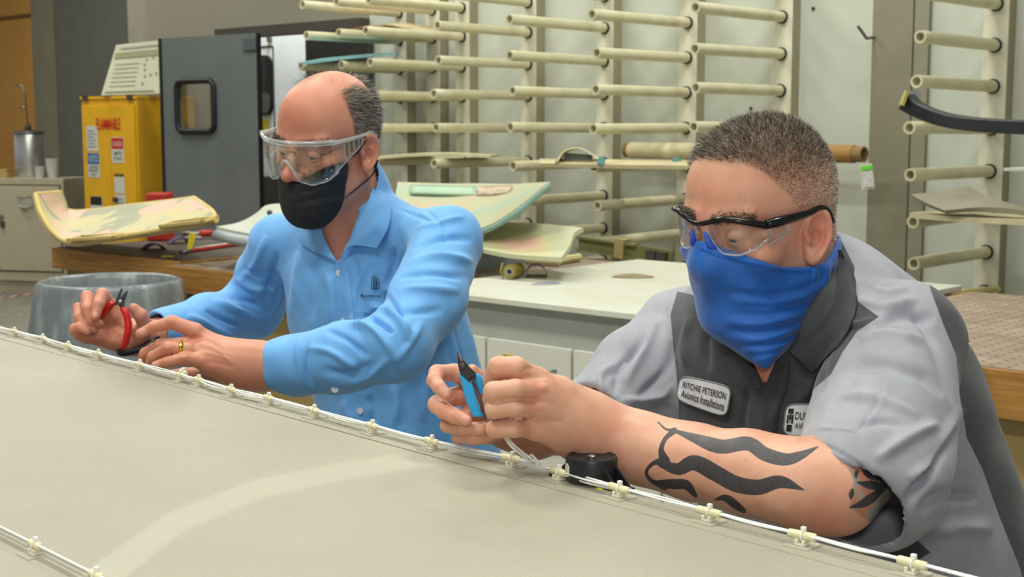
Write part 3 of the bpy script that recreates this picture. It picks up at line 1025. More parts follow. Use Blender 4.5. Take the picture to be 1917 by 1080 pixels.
for i, (dx, dy, r, h, lab) in enumerate(((.13, .22, .06, .17, 'taller white paper cup stack right of the canister'), (.06, .12, .045, .10, 'shorter white cup in front of the canister on the locker'))):
    c = thing('paper_cup', lab, 'cup', ontop(dx, dy))
    MB().lathe([(r * .8, 0), (r, h), (r * .9, h), (r * .7, h * .1)], (0, 0, 0), 20).build('wall', mat('cup_white', '#c9c8c2', .6), c, True, sharp=40)
    MB().lathe([(r, h - .006), (r + .006, h), (r, h + .006)], (0, 0, 0), 20, cap=False).build('rim', mat('cup_white', '#c9c8c2', .6), c, True)
v = ontop(-.3, .1)
th2 = thing('carton', 'small tan cardboard carton at the left edge on the locker', 'box', v, -.25)
MB().box((-.09, -.05, 0), (.06, .06, .075)).build('case', mat('carton_tan', '#b59a5c', .7), th2, bev=.002)
MB().box((-.09, -.052, .06), (.06, .062, .078)).build('lid', mat('carton_tan2', '#bda468', .7), th2)

# floor tape
t = NT('hazard_tape')
wv = t.n('ShaderNodeTexWave')
wv.inputs['Scale'].default_value = 4.0
t.link(t.coord('Object'), wv.inputs['Vector'])
t.color(t.ramp(wv.outputs['Fac'], [(0.45, '#b8463c'), (0.55, '#c9c5bb')]))
t.set(Roughness=.6)
for (x0, y0, x1, y1, lab) in ((-20, 551, 85, 535, 'red and white striped floor tape near the locker, rear strip'), (-20, 561, 75, 548, 'red and white striped floor tape near the locker, front strip')):
    a, b = Zp(x0, y0, .001), Zp(x1, y1, .001)
    u = (b - a) / np.linalg.norm(b - a)
    w_ = np.cross([0, 0, 1], u) * .04
    mb = MB()
    mb.add([a - w_, b - w_, b + w_, a + w_, a - w_ + [0, 0, .002], b - w_ + [0, 0, .002], b + w_ + [0, 0, .002], a + w_ + [0, 0, .002]],
           [(3, 2, 1, 0), (4, 5, 6, 7), (0, 1, 5, 4), (1, 2, 6, 5), (2, 3, 7, 6), (3, 0, 4, 7)])
    tag(mb.build('floor_tape', t.m), lab, 'floor tape', 'floor tape strips')

# ------------------------------------------------------------------ yellow safety cabinet
m_ycab = NT('safety_yellow')
f = m_ycab.noise(5, 5, .7)
m_ycab.color(m_ycab.ramp(f, [(0.22, '#b5780c'), (0.4, '#dba312'), (0.8, '#e8b41c')]))
m_ycab.set(Roughness=.4)
m_ycab = m_ycab.m
cpos = P(255, 182, 10.6)
d_front = Wp(255, 182)  # direction reference
corner = np.array([cpos[0], cpos[1], 0])
ROTC = WROT + math.radians(-3)
Hc = cpos[2]
th = thing('safety_cabinet', 'yellow flammable storage cabinet with warning stickers beside the grey door', 'cabinet', corner, ROTC + math.radians(12))
# local: x right along front, y into cabinet; the near right front corner is the origin
Wc, Dc = .64, .62
MB().box((-Wc, 0, 0), (0, Dc, Hc)).build('body', m_ycab, th, bev=.006)
MB().box((-Wc - .01, -.01, Hc - .012), (.01, Dc, Hc + .012)).build('top_flange', m_ycab, th, bev=.003)
dl = MB().box((-Wc + .015, -.016, .1), (-.30, -.001, Hc - .06)).build('door', m_ycab, th, bev=.003)
d2 = MB().box((-.295, -.016, .1), (-.015, -.001, Hc - .06)).build('door', m_ycab, th, bev=.003)
MB().lathe([(.02, 0), (.02, .03)], (-.24, -.016, .98), 12, (0, -1, 0)).build('latch', m_trimd, d2, True, sharp=40)
for x in (-Wc + .06, -.06):
    MB().box((x - .03, -.02, Hc - .02), (x + .03, .03, Hc + .02)).build('hinge', m_trimd, th)
MB().lathe([(.028, 0), (.028, .012), (.018, .014)], (0.001, .5, Hc - .22), 16, (1, 0, 0)).build('vent_plug', mat('vent_tan', '#a98b3a', .6), th, True)
MX = Matrix.Translation((0, -.0165, 0)) @ Matrix.Rotation(math.pi / 2, 4, 'X')
m_redp = mat('print_red', '#c4281c', .6, var=0)
m_wht = mat('sticker_white', '#c9c9c0', .6, var=.04)
m_blu = mat('print_blue', '#2f6f9e', .6, var=0)
m_blk = mat('print_black', '#26241f', .6, var=0)
mb = MB()
frame_text(mb, 'FLAMMABLE', MX, -.45, Hc - .25, -.17, Hc - .16, 0.004, .02)
mb.build('warning_lettering', m_redp, th)


def sticker(x0, z0, x1, z1, m, texts, parent, name='sticker'):
    o = MB().box((x0, -.0185, z0), (x1, -.0165, z1)).build(name, m, parent)
    for (tx, a0, b0, a1, b1, tm) in texts:
        mb = MB()
        frame_text(mb, tx, MX, x0 + (x1 - x0) * a0, z0 + (z1 - z0) * b0, x0 + (x1 - x0) * a1, z0 + (z1 - z0) * b1, .0028, .004)
        mb.build('print', tm, o)
    return o


def block(x0, z0, x1, z1, m, parent):
    return MB().box((x0, -.0195, z0), (x1, -.0187, z1)).build('print_block', m, parent)


s_ = sticker(-.57, 1.36, -.44, 1.56, m_wht, (), dl)
for i in range(6):
    block(-.555, 1.39 + i * .025, -.46 - .02 * (i % 2), 1.40 + i * .025, mat('print_grey', '#8d8f8c', .7, var=0), s_)
s_ = sticker(-.57, 1.15, -.43, 1.345, m_wht, (('AUTHORIZED', .1, .36, .9, .48, m_blk), ('PERSONNEL', .1, .22, .9, .34, m_blk), ('ONLY', .25, .06, .75, .18, m_blk)), dl)
b_ = block(-.568, 1.255, -.432, 1.343, m_blu, s_)
mb = MB()
frame_text(mb, 'NOTICE', MX, -.55, 1.275, -.45, 1.325, .0035, .004)
mb.build('print', m_wht, s_)
s_ = sticker(-.285, 1.27, -.14, 1.47, m_wht, (('LIMITED', .15, .30, .85, .44, m_blk), ('STORAGE', .15, .10, .85, .24, m_blk)), d2)
b_ = block(-.28, 1.38, -.145, 1.465, m_redp, s_)
mb = MB()
frame_text(mb, 'DANGER', MX, -.265, 1.40, -.16, 1.44, .0035, .004)
mb.build('print', m_wht, s_)
s_ = sticker(-.26, 1.03, -.145, 1.16, m_wht, (), d2)
block(-.26, 1.165, -.15, 1.185, mat('print_brown', '#6d5418', .7), s_)
s_ = sticker(-.26, .9, -.14, 1.02, m_wht, (), d2)
for i in range(3):
    block(-.25, .92 + i * .03, -.16, .93 + i * .03, mat('print_grey', '#8d8f8c', .7, var=0), s_)
s_ = sticker(-.26, .68, -.14, .85, m_wht, (), d2)
block(-.255, .76, -.20, .83, mat('print_slate', '#4d4a5e', .7), s_)
block(-.255, .845, -.145, .865, m_redp, s_)
s_ = sticker(-.555, .58, -.415, 1.0, m_wht, (('CAUTION', .12, .90, .88, .97, m_wht),), dl)
block(-.553, .93, -.417, .998, m_blk, s_)
for i in range(4):
    for j in range(2):
        block(-.54 + j * .065, .62 + i * .075, -.50 + j * .065, .66 + i * .075, mat('print_slateblue', '#65758f', .7, var=.2), s_)

# poster board leaning on the cabinet
pm = Matrix.LocRotScale(th.location, th.rotation_euler, (1, 1, 1))
q = pm @ Vector((-.1, .25, Hc + .012))
th2 = thing('notice_board', 'pale printed board leaning on top of the yellow cabinet', 'board', q)
cn = [P(190, 179, 10.75), P(300, 176, 10.65), P(312, 75, 10.95), P(218, 85, 11.05)]
G = np.array([[cn[0] + (cn[1] - cn[0]) * u + ((cn[3] - cn[0]) * (1 - u) + (cn[2] - cn[1]) * u) * v for u in np.linspace(0, 1, 5)] for v in np.linspace(0, 1, 5)])
G = G[::-1]
MB().grid(G, .012).build('board', mat('board_pale', '#b5b39c', .6, var=.04), th2, world=True)


def bp(u, v, off=.012):
    q = cn[0] + (cn[1] - cn[0]) * u + ((cn[3] - cn[0]) * (1 - u) + (cn[2] - cn[1]) * u) * v
    nn = np.cross(cn[1] - cn[0], cn[3] - cn[0])
    nn /= np.linalg.norm(nn)
    return q - nn * off * np.sign(nn[1])


def bblock(u0, v0, u1, v1, m):
    mb = MB()
    mb.add([bp(u0, v0), bp(u1, v0), bp(u1, v1), bp(u0, v1)], [(0, 1, 2, 3)])
    mb.build('print_block', m, th2, world=True)


m_ol = mat('print_olive', '#858766', .7, var=0)
m_ol2 = mat('print_grey2', '#93927f', .7, var=0)
bblock(.05, .70, .99, .82, m_ol)
bblock(.05, .03, .9, .06, m_ol)
bblock(.12, .88, .9, .92, m_ol2)
for i in range(6):
    bblock(.10, .15 + i * .085, .55, .165 + i * .085, m_ol2)
for i, (u, v) in enumerate(((.66, .62), (.78, .64), (.9, .66), (.64, .52), (.66, .42), (.68, .3), (.78, .32), (.88, .34), (.66, .16))):
    bblock(u, v, u + .03, v + .05, m_ol)

# grey swing door with a rounded window
m_gdoor = mat('door_slate', '#686d6c', .5, var=.07, vscale=2.5)
a, b = P(300, 72, 10.2), P(482, 75, 9.6)
hz = a[2]
dirv = (b - a) * np.array([1, 1, 0])
Ld = np.linalg.norm(dirv)
ang = math.atan2(dirv[1], dirv[0])
th = tag(empty('door_1', (a[0], a[1], 0), ang), 'open slate grey swing door with a rounded window', kind='structure')


def rrect(x0, z0, x1, z1, r, n=6):
    pts = []
    for cx_, cz_, a0 in ((x1 - r, z1 - r, 0), (x0 + r, z1 - r, 90), (x0 + r, z0 + r, 180), (x1 - r, z0 + r, 270)):
        for k in range(n + 1):
            t_ = math.radians(a0 + 90 * k / n)
            pts.append((cx_ + r * math.cos(t_), cz_ + r * math.sin(t_)))
    return pts


fx = lambda px: (px - 300) / 182 * Ld
zz = lambda py: hz - (py - 73) / 2556 * 10.0
T_ = .028
ix0, ix1, iz0, iz1 = fx(334), fx(400), zz(247), zz(157)
mb = MB()
mb.box((0, 0, 0), (ix0, T_, hz)).box((ix1, 0, 0), (Ld, T_, hz)).box((ix0, 0, 0), (ix1, T_, iz0)).box((ix0, 0, iz1), (ix1, T_, hz))
# rounded corners of the window opening
for cx_, cz_, sx_, sz_ in ((ix0, iz0, 1, 1), (ix1, iz0, -1, 1), (ix1, iz1, -1, -1), (ix0, iz1, 1, -1)):
    arc = [(cx_ + sx_ * .05 * (1 - math.cos(a_)), cz_ + sz_ * .05 * (1 - math.sin(a_))) for a_ in np.linspace(0, math.pi / 2, 6)]
    pl_ = [(cx_, cz_)] + arc
    v_ = [(x, y, z) for y in (0, T_) for x, z in pl_]
    n_ = len(pl_)
    mb.add(v_, [tuple(range(n_)), tuple(range(2 * n_ - 1, n_ - 1, -1))] + [(i, (i + 1) % n_, n_ + (i + 1) % n_, n_ + i) for i in range(n_)])
mb.build('leaf', m_gdoor, th)
ring = [(x, -.012, z) for x, z in rrect(fx(332), zz(249), fx(402), zz(155), .055, 8)]
MB().tube(ring, .022, 8, closed=True).build('window_gasket', mat('gasket_black', '#1c1d1f', .5, var=0), th, True)
MB().box((fx(333), .018, zz(248)), (fx(401), .024, zz(156))).build('window_pane', mat_clear('door_pane', (.9, .88, .8, 1), .05, .1), th)
MB().box((-.015, -.008, 0), (.012, T_ + .008, hz)).build('edge_seal', mat('gasket_black', '#1c1d1f', .5, var=0), th)
MB().box((Ld - .010, -.004, 0), (Ld + .002, T_ + .004, hz)).build('edge_seal', mat('gasket_black', '#1c1d1f', .5, var=0), th)
MB().box((Ld - .13, -.015, hz - .12), (Ld - .01, -.001, hz - .03)).build('hinge_plate', mat('hinge_slate', '#565d5f', .5), th, bev=.003)

# white van parked beyond the opening (side with dark window)
area_light('added_corridor_fill', P(560, -250, 10.9) , P(520, 330, 11.6), .9, .4, 130.0, (.95, .98, 1.0))  # unseen fill light, added to brighten the van beyond the doorway
q = P(520, 330, 11.6)
th = thing('service_van', 'white vehicle with a black window standing beyond the doorway', 'vehicle', (q[0], q[1], 0), WROT)
m_van = mat('van_white', '#d3d8da', .4, var=.04)
a = wmat(th).inverted()
def vl(px, py, d=11.6):
    v = a @ Vector(P(px, py, d))
    return v.x, v.z
x0, zt = vl(470, 66)
x1, _ = vl(575, 66)
MB().box((x0 - .4, 0, .3), (x1 + .3, 1.6, zt + .05)).build('side', m_van, th, bev=.05)
wx0, wz1 = vl(474, 104)
wx1, wz0 = vl(520, 216)
MB().prism([(x, z) for x, z in rrect(wx0, wz0, wx1, wz1, .07)], 0.001, .03, Matrix.Rotation(math.pi / 2, 4, 'X')).build('window', mat('van_glass', '#15191b', .12, var=0), th)
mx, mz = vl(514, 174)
MB().prism([(x, z) for x, z in rrect(wx0, wz0 + .02, wx1 - .01, mz, .05)], 0.03, .035, Matrix.Rotation(math.pi / 2, 4, 'X')).build('window_reflection', mat('van_glass_reflection', '#4a4f4f', .2), th)  # lighter grey plate: a reflection painted onto the dark glass
gx, _ = vl(540, 66)
_, gz = vl(540, 88)
MB().box((gx - .008, -.004, .5), (gx + .008, 0, gz)).build('door_gap', m_trimd, th)
MB().box((x0, -.004, gz - .01), (gx, 0, gz + .008)).build('door_gap', m_trimd, th)
hx_, hz_ = vl(530, 73)
MB().box((hx_ - .02, -.03, hz_ - .03), (hx_ + .02, 0, hz_ + .03)).build('marker_light', m_trimd, th, bev=.004)
yx, yz = vl(487, 232)
MB().box((yx - .04, -.006, yz - .08), (yx + .04, 0, yz + .04)).build('yellow_label', mat('label_yellow', '#d9c022', .5), th)
lx, lz = vl(500, 330)
MB().box((x0 - .4, -.03, .3), (x1 + .3, 0, lz)).build('dark_skirt', m_trimd, th, bev=.01)
# red box by the cabinet
q = P(296, 372, 7.45)
th = thing('red_case', 'small red plastic case between the yellow cabinet and the grey door', 'case', (q[0], q[1], .93))
MB().box((-.07, 0, 0), (.05, .15, q[2] - .93 + .03)).build('case_body', m_red, th, bev=.01)
MB().box((-.072, -.004, (q[2] - .93) * .6), (.052, .152, (q[2] - .93) * .6 + .012)).build('seam', mat('red_dark', '#7d2019', .5), th)
# ================================================================== sculpting tools: distance fields -> smooth meshes
def V3(p):
    return np.asarray(p, float)


def smin(a, b, k):
    if k <= 0:
        return np.minimum(a, b)
    h = np.clip(0.5 + 0.5 * (b - a) / k, 0, 1)
    return b + (a - b) * h - k * h * (1 - h)


def smax(a, b, k):
    return -smin(-a, -b, k)


def nrm3(q):
    return np.sqrt(q[:, 0] * q[:, 0] + q[:, 1] * q[:, 1] + q[:, 2] * q[:, 2])


def cap(p, a, b, ra, rb):
    a, b = V3(a).astype(p.dtype), V3(b).astype(p.dtype)
    ab = b - a
    q = p - a
    h = np.clip((q @ ab) / (ab @ ab + 1e-12), 0, 1).astype(p.dtype)
    x, y, z = q[:, 0] - h * ab[0], q[:, 1] - h * ab[1], q[:, 2] - h * ab[2]
    return np.sqrt(x * x + y * y + z * z) - (p.dtype.type(ra) + p.dtype.type(rb - ra) * h)


def chain(p, pts, rs, k=0.0):
    d = None
    for i in range(len(pts) - 1):
        c = cap(p, pts[i], pts[i + 1], rs[i], rs[i + 1])
        d = c if d is None else smin(d, c, k)
    return d


def ell(p, c, r, A=None):
    """A: rows = local axes"""
    q = p - V3(c).astype(p.dtype)
    if A is not None:
        q = q @ np.asarray(A).T.astype(p.dtype)
    r = V3(r).astype(p.dtype)
    q1 = q / r
    k0 = nrm3(q1)
    k1 = nrm3(q1 / r)
    return k0 * (k0 - 1) / (k1 + p.dtype.type(1e-9))


def surface_nets(f, lo, h):
    nx, ny, nz = f.shape
    s = f < 0
    c = [s[i:nx - 1 + i, j:ny - 1 + j, k:nz - 1 + k] for i in (0, 1) for j in (0, 1) for k in (0, 1)]
    cnt = sum(x.astype(np.int8) for x in c)
    act = (cnt > 0) & (cnt < 8)
    idx = np.argwhere(act)
    vid = np.full(act.shape, -1, np.int32)
    vid[act] = np.arange(len(idx))
    offs = np.array([(i, j, k) for i in (0, 1) for j in (0, 1) for k in (0, 1)])
    vals = np.stack([f[idx[:, 0] + o[0], idx[:, 1] + o[1], idx[:, 2] + o[2]] for o in offs], 1)
    acc = np.zeros((len(idx), 3))
    n = np.zeros(len(idx))
    for a in range(8):
        for b in range(a + 1, 8):
            if np.abs(offs[a] - offs[b]).sum() != 1:
                continue
            va, vb = vals[:, a], vals[:, b]
            m = (va < 0) != (vb < 0)
            t = va[m] / (va[m] - vb[m])
            acc[m] += offs[a] + t[:, None] * (offs[b] - offs[a])
            n[m] += 1
    V = lo + h * (idx + acc / n[:, None])
    quads = []
    for ax in range(3):
        u, w = [(1, 2), (2, 0), (0, 1)][ax]
        sl0 = [slice(None)] * 3
        sl1 = [slice(None)] * 3
        sl0[ax] = slice(0, f.shape[ax] - 1)
        sl1[ax] = slice(1, f.shape[ax])
        a, b = s[tuple(sl0)], s[tuple(sl1)]
        e = np.argwhere(a != b)
        ok = (e[:, u] > 0) & (e[:, w] > 0) & (e[:, u] < f.shape[u] - 1) & (e[:, w] < f.shape[w] - 1)
        e = e[ok]
        ins = a[e[:, 0], e[:, 1], e[:, 2]]
        q = []
        for du, dw in ((1, 1), (0, 1), (0, 0), (1, 0)):
            g = e.copy()
            g[:, u] -= du
            g[:, w] -= dw
            q.append(vid[g[:, 0], g[:, 1], g[:, 2]])
        q = np.stack(q, 1)
        q[~ins] = q[~ins][:, ::-1]
        quads.append(q)
    F = np.concatenate(quads)
    F = F[(F >= 0).all(1)]
    return V, F


def sculpt(fn, lo, hi, h, blk=6):
    """mesh of fn(p) = 0 inside the box; only blocks near the surface are evaluated finely"""
    lo, hi = V3(lo), V3(hi)
    nb = np.ceil((hi - lo) / (h * blk)).astype(int)
    ci = np.stack(np.meshgrid(*[np.arange(n) for n in nb], indexing='ij'), -1).reshape(-1, 3)
    cen = (lo + (ci + 0.5) * h * blk).astype(np.float32)
    fc = fn(cen)
    f = np.empty(tuple(nb * blk + 1), np.float32)
    fcg = fc.reshape(tuple(nb))
    f[:-1, :-1, :-1] = np.repeat(np.repeat(np.repeat(fcg, blk, 0), blk, 1), blk, 2)
    f[-1], f[:, -1], f[:, :, -1] = 1, 1, 1
    act = ci[np.abs(fc) < h * blk * 1.12]
    loc = np.stack(np.meshgrid(*[np.arange(blk + 1)] * 3, indexing='ij'), -1).reshape(-1, 3)
    for i in range(0, len(act), 300):
        a = act[i:i + 300]
        g = (a[:, None, :] * blk + loc[None]).reshape(-1, 3)
        v = fn((lo + g * h).astype(np.float32))
        f[g[:, 0], g[:, 1], g[:, 2]] = v
    f[0], f[-1], f[:, 0], f[:, -1], f[:, :, 0], f[:, :, -1] = 1, 1, 1, 1, 1, 1
    return surface_nets(f, lo, h)


def vnormals(V, F):
    n = np.cross(V[F[:, 2]] - V[F[:, 0]], V[F[:, 3]] - V[F[:, 1]])
    N = np.zeros_like(V)
    for k in range(4):
        np.add.at(N, F[:, k], n)
    return N / (np.linalg.norm(N, axis=1)[:, None] + 1e-12)


def relax(V, F, it=2, lam=0.5):
    n = len(V)
    E = np.concatenate([F[:, [0, 1]], F[:, [1, 2]], F[:, [2, 3]], F[:, [3, 0]]])
    deg = np.bincount(E.ravel(), minlength=n)[:, None]
    for _ in range(it):
        S = np.zeros_like(V)
        for k in range(3):
            S[:, k] = np.bincount(E[:, 0], V[E[:, 1], k], n) + np.bincount(E[:, 1], V[E[:, 0], k], n)
        V = V + lam * (S / np.maximum(deg, 1) - V)
    return V


def seg_dist(px, py, poly):
    """distance to a polyline in 2D, and the parameter 0..1 along it"""
    p = np.stack([px, py], 1)
    best = np.full(len(px), 1e9)
    par = np.zeros(len(px))
    poly = V3(poly)
    L = np.concatenate([[0], np.cumsum(np.linalg.norm(np.diff(poly, axis=0), axis=1))])
    for i in range(len(poly) - 1):
        a, b = poly[i], poly[i + 1]
        ab = b - a
        t = np.clip(((p - a) @ ab) / (ab @ ab + 1e-9), 0, 1)
        d = np.linalg.norm(p - a - t[:, None] * ab, axis=1)
        m = d < best
        best[m] = d[m]
        par[m] = (L[i] + t[m] * (L[i + 1] - L[i])) / L[-1]
    return best, par


def poly_sd(px, py, poly):
    """signed distance to a polygon (negative inside)"""
    poly = [tuple(q) for q in poly]
    d, _ = seg_dist(px, py, poly + [poly[0]])
    ins = np.zeros(len(px), bool)
    n = len(poly)
    for i in range(n):
        x0, y0 = poly[i]
        x1, y1 = poly[(i + 1) % n]
        if y0 == y1:
            continue
        c = ((y0 > py) != (y1 > py)) & (px < (x1 - x0) * (py - y0) / (y1 - y0) + x0)
        ins ^= c
    return np.where(ins, -d, d)


def fold(V, N, lines, dr=None):
    """push creases and ridges into cloth: lines = (measured points, half width px, height m [, dmin, dmax])"""
    x, y, d = pix(V)
    view = (CAMP - V)
    view /= np.linalg.norm(view, axis=1)[:, None]
    face = np.clip((N * view).sum(1) * 2.0, 0, 1)
    D = np.zeros(len(V))
    for ln in lines:
        pts, w, amp = ln[:3]
        pts = spline(pts, 16) if len(pts) > 2 else V3(pts)
        lo, hi = pts.min(0) - 3 * w, pts.max(0) + 3 * w
        m = (x > lo[0]) & (x < hi[0]) & (y > lo[1]) & (y < hi[1]) & (face > 0)
        if len(ln) > 4:
            m &= (d > ln[3]) & (d < ln[4])
        if not m.any():
            continue
        ds, t = seg_dist(x[m], y[m], pts)
        taper = np.clip(np.minimum(t, 1 - t) * 4, 0, 1) ** 0.7
        wob = 1 + 0.12 * np.sin(t * 9 + w)
        D[m] += amp * np.exp(-(ds / (w * wob)) ** 2) * taper * face[m]
    return V + N * D[:, None]


def bvh(V, F):
    return BVHTree.FromPolygons([tuple(p) for p in V], [tuple(int(i) for i in q) for q in F])


def cast(trees, x, y, off=0.0, default=None, dmin=0.0):
    """point of the built surface met by the sight line of a measured point, lifted by off"""
    r = ray(x, y)
    r = r / np.linalg.norm(r)
    best = None
    for t in (trees if isinstance(trees, (list, tuple)) else [trees]):
        h = t.ray_cast(Vector(CAMP + r * dmin), Vector(r))
        if h[0] is not None and (best is None or h[3] < best[1]):
            best = (np.array(h[0]), h[3])
    if best is None:
        return P(x, y, default) if default is not None else None
    return best[0] - r * off


def head_axes(yaw, pitch, roll):
    y, p, r = (math.radians(v) for v in (yaw, pitch, roll))
    f = np.array([-math.sin(y), -math.cos(y), 0])
    l = np.array([math.cos(y), -math.sin(y), 0])
    u = np.array([0, 0, 1.0])
    f, u = f * math.cos(p) - u * math.sin(p), u * math.cos(p) + f * math.sin(p)
    l, u = l * math.cos(r) - u * math.sin(r), u * math.cos(r) + l * math.sin(r)
    return np.array([l, f, u])


def head_sdf(q, g):
    """q: points in head axes (left, forward, up), origin between the ears"""
    q = q.copy()
    al = np.abs(q[:, 0])
    s = np.stack([al, q[:, 1], q[:, 2]], 1)
    w = g.get('w', 1.0)
    E = g.get('eye', .015)                       # eye line above the ear canal
    d = ell(s, (0, -.008, .046), (.077 * w, .097, .089))
    d = smin(d, ell(s, (0, .030, .055), (.066 * w, .064, .064)), .025)
    jw = g.get('jaw', 1.0)
    d = smin(d, ell(s, (0, .032, -.034), (.062 * w * jw, .060 * (.4 + .6 * jw), .074)), .03)
    d = smin(d, cap(s, (.057 * w * (.5 + .5 * jw), -.004, -.045), (.022 * jw, .066 * (.3 + .7 * jw), -.092), .017, .017), .028)
    d = smin(d, ell(s, (0, .072 * (.3 + .7 * jw), -.096), (.024 * jw, .020, .020)), .02)
    d = smin(d, ell(s, (.046 * w, .058, -.028 + E), (.022, .024, .020)), .022)
    d = smin(d, cap(s, (.010, .092, .017 + E), (.044, .076, .017 + E), .011, .011), .012)
    # eye sockets and lids
    d = smax(d, -ell(s, (.032, .104, -.002 + E), (.019, .016, .012)), .012)
    lid = np.linalg.norm(s - V3((.032, .079, -.004 + E)), axis=1) - .0142
    slit = ell(s, (.032, .094, -.0085 + E), (.0125, .012, .0019))
    lid = smax(lid, -slit, .001)
    d = smin(d, lid, .004)
    # nose
    NF = g.get('nose', .119)
    n = chain(s, [(0, .092, .008 + E), (0, .5 * NF + .0465, -.018 + E), (0, NF, -.037 + E)], [.008, .0085, .0115], .006)
    n = smin(n, ell(s, (.012, NF - .015, -.041 + E), (.009, .012, .009)), .007)
    n = smax(n, -ell(s, (.007, NF - .007, -.051 + E), (.004, .006, .004)), .003)
    d = smin(d, n, .012)
    # lips
    d = smin(d, ell(s, (0, .086 * (.3 + .7 * jw), -.066), (.022, .012, .005)), .008)
    d = smin(d, ell(s, (0, .085 * (.3 + .7 * jw), -.075), (.020, .012, .006)), .008)
    # ears
    c = V3((.0790, g.get('earf', -.005), .000))
    e = s - c
    fl, bk = math.radians(26), math.radians(-14)
    e = np.stack([e[:, 0], e[:, 1] * math.cos(bk) - e[:, 2] * math.sin(bk), e[:, 1] * math.sin(bk) + e[:, 2] * math.cos(bk)], 1)
    e = np.stack([e[:, 0] * math.cos(fl) + e[:, 1] * math.sin(fl), -e[:, 0] * math.sin(fl) + e[:, 1] * math.cos(fl), e[:, 2]], 1)
    es = g.get('ear', 1.0)
    wid = np.where(e[:, 2] > 0, 1.0, 1.0 + .45 * np.clip(-e[:, 2] / (.032 * es), 0, 1)) / es
    e1 = np.stack([e[:, 0], e[:, 1] * wid, e[:, 2] / es], 1)
    o = ell(e1, (0, 0, 0), (.0055, .0185, .032))
    rr = np.sqrt((e1[:, 1] / .0165) ** 2 + (e1[:, 2] / .0295) ** 2)
    rim = np.sqrt(((rr - 1) * .021) ** 2 + (e1[:, 0] - .0040) ** 2) - .0036
    rim = np.where((e1[:, 1] > .008) & (e1[:, 2] < -.004), .02, rim)
    o = smin(o, rim, .003)
    o = smax(o, -ell(e1, (.0065, .002, -.004), (.0095, .0090, .0135)), .0015)
    o = smax(o, -ell(e1, (.0065, .003, .014), (.0055, .0085, .0085)), .0015)
    o = smax(o, -(np.sqrt(((rr - .72) * .021) ** 2 + (e1[:, 0] - .0062) ** 2) - .0020), .001)
    o = smin(o, ell(e1, (.004, .0125, -.005), (.004, .004, .007)), .003)
    o = smin(o, ell(e1, (.001, .004, -.026), (.005, .010, .009)), .006)
    d = smin(d, o, .005)
    return d


def strands(V, F, axes, O, sel, n, length, wid, dirfn, seed=0, jit=0.35, curl=0.0):
    """short hair: tapering blades rooted on the scalp; sel(local pts) -> density 0..1"""
    r = np.random.default_rng(seed)
    tri = np.concatenate([F[:, [0, 1, 2]], F[:, [0, 2, 3]]])
    a, b, c = V[tri[:, 0]], V[tri[:, 1]], V[tri[:, 2]]
    nr = np.cross(b - a, c - a)
    ar = np.linalg.norm(nr, axis=1)
    cen = (a + b + c) / 3
    q = (cen - O) @ axes.T
    w = ar * sel(q)
    k = r.choice(len(tri), n, p=w / w.sum())
    u, v = r.random(n), r.random(n)
    m = u + v > 1
    u[m], v[m] = 1 - u[m], 1 - v[m]
    root = a[k] + u[:, None] * (b[k] - a[k]) + v[:, None] * (c[k] - a[k])
    N = nr[k] / (ar[k][:, None] + 1e-15)
    ql = (root - O) @ axes.T
    D = dirfn(ql, N @ axes.T) @ axes
    D += r.normal(0, jit, D.shape)
    D /= np.linalg.norm(D, axis=1)[:, None]
    L = length(ql) * r.uniform(.65, 1.15, n)
    side = np.cross(D, r.normal(0, 1, D.shape))
    side /= np.linalg.norm(side, axis=1)[:, None]
    W = wid * r.uniform(.7, 1.3, n)
    bend = r.normal(0, 1, D.shape) * curl
    mid = root + D * (L * .55)[:, None] + bend * (L * .25)[:, None]
    tip = root + (D + bend) * L[:, None] - N * (L * .12)[:, None]
    base = root - N * .0008
    P_ = np.stack([base - side * W[:, None], base + side * W[:, None], mid + side * (W * .8)[:, None], mid - side * (W * .8)[:, None], tip], 1).reshape(-1, 3)
    i = np.arange(n)[:, None] * 5
    f = [tuple(x) for x in (i + [0, 1, 2, 3])] + [tuple(x) for x in (i + [3, 2, 4])]
    shade = np.repeat(r.random(n), 5)
    return P_, f, shade
# ================================================================== the long fabric covered panel in front
ZR = 1.174
PA, PB = Zp(80, 636, ZR + .010), Zp(1707, 1058, ZR + .010)
RS_ = (PB - PA)
RS_[2] = 0
RS_ /= np.linalg.norm(RS_)                       # along the ridge, to the right
RT = np.array([RS_[1], -RS_[0], 0])              # towards the camera
if RT[1] > 0:
    RT = -RT
PO = np.array([PA[0], PA[1], 0])


def zsurf(t):
    t = np.asarray(t, float)
    return ZR - np.where(t < 0, 4.0 * t * t + np.where(t < -.04, 30 * (t + .04) ** 2, 0), .012 * t + .05 * t * t)


def PS(s, t, up=0.0):
    return PO + RS_ * s + RT * t + np.array([0, 0, float(zsurf(t)) + up])


def on_panel(x, y, up=0.0):
    q = Zp(x, y, ZR + up)
    for _ in range(6):
        t = max(-.02, (q - PO) @ RT)
        q = Zp(x, y, float(zsurf(t)) + up)
    return (q - PO) @ RS_, (q - PO) @ RT


ss = np.linspace(-1.6, 2.6, 260)
tt_ = np.concatenate([np.linspace(-.085, .0, 18), np.linspace(.006, .9, 110)])
G = np.array([[PO + RS_ * s + RT * t for t in tt_] for s in ss])
G[..., 2] = zsurf(tt_)[None, :]
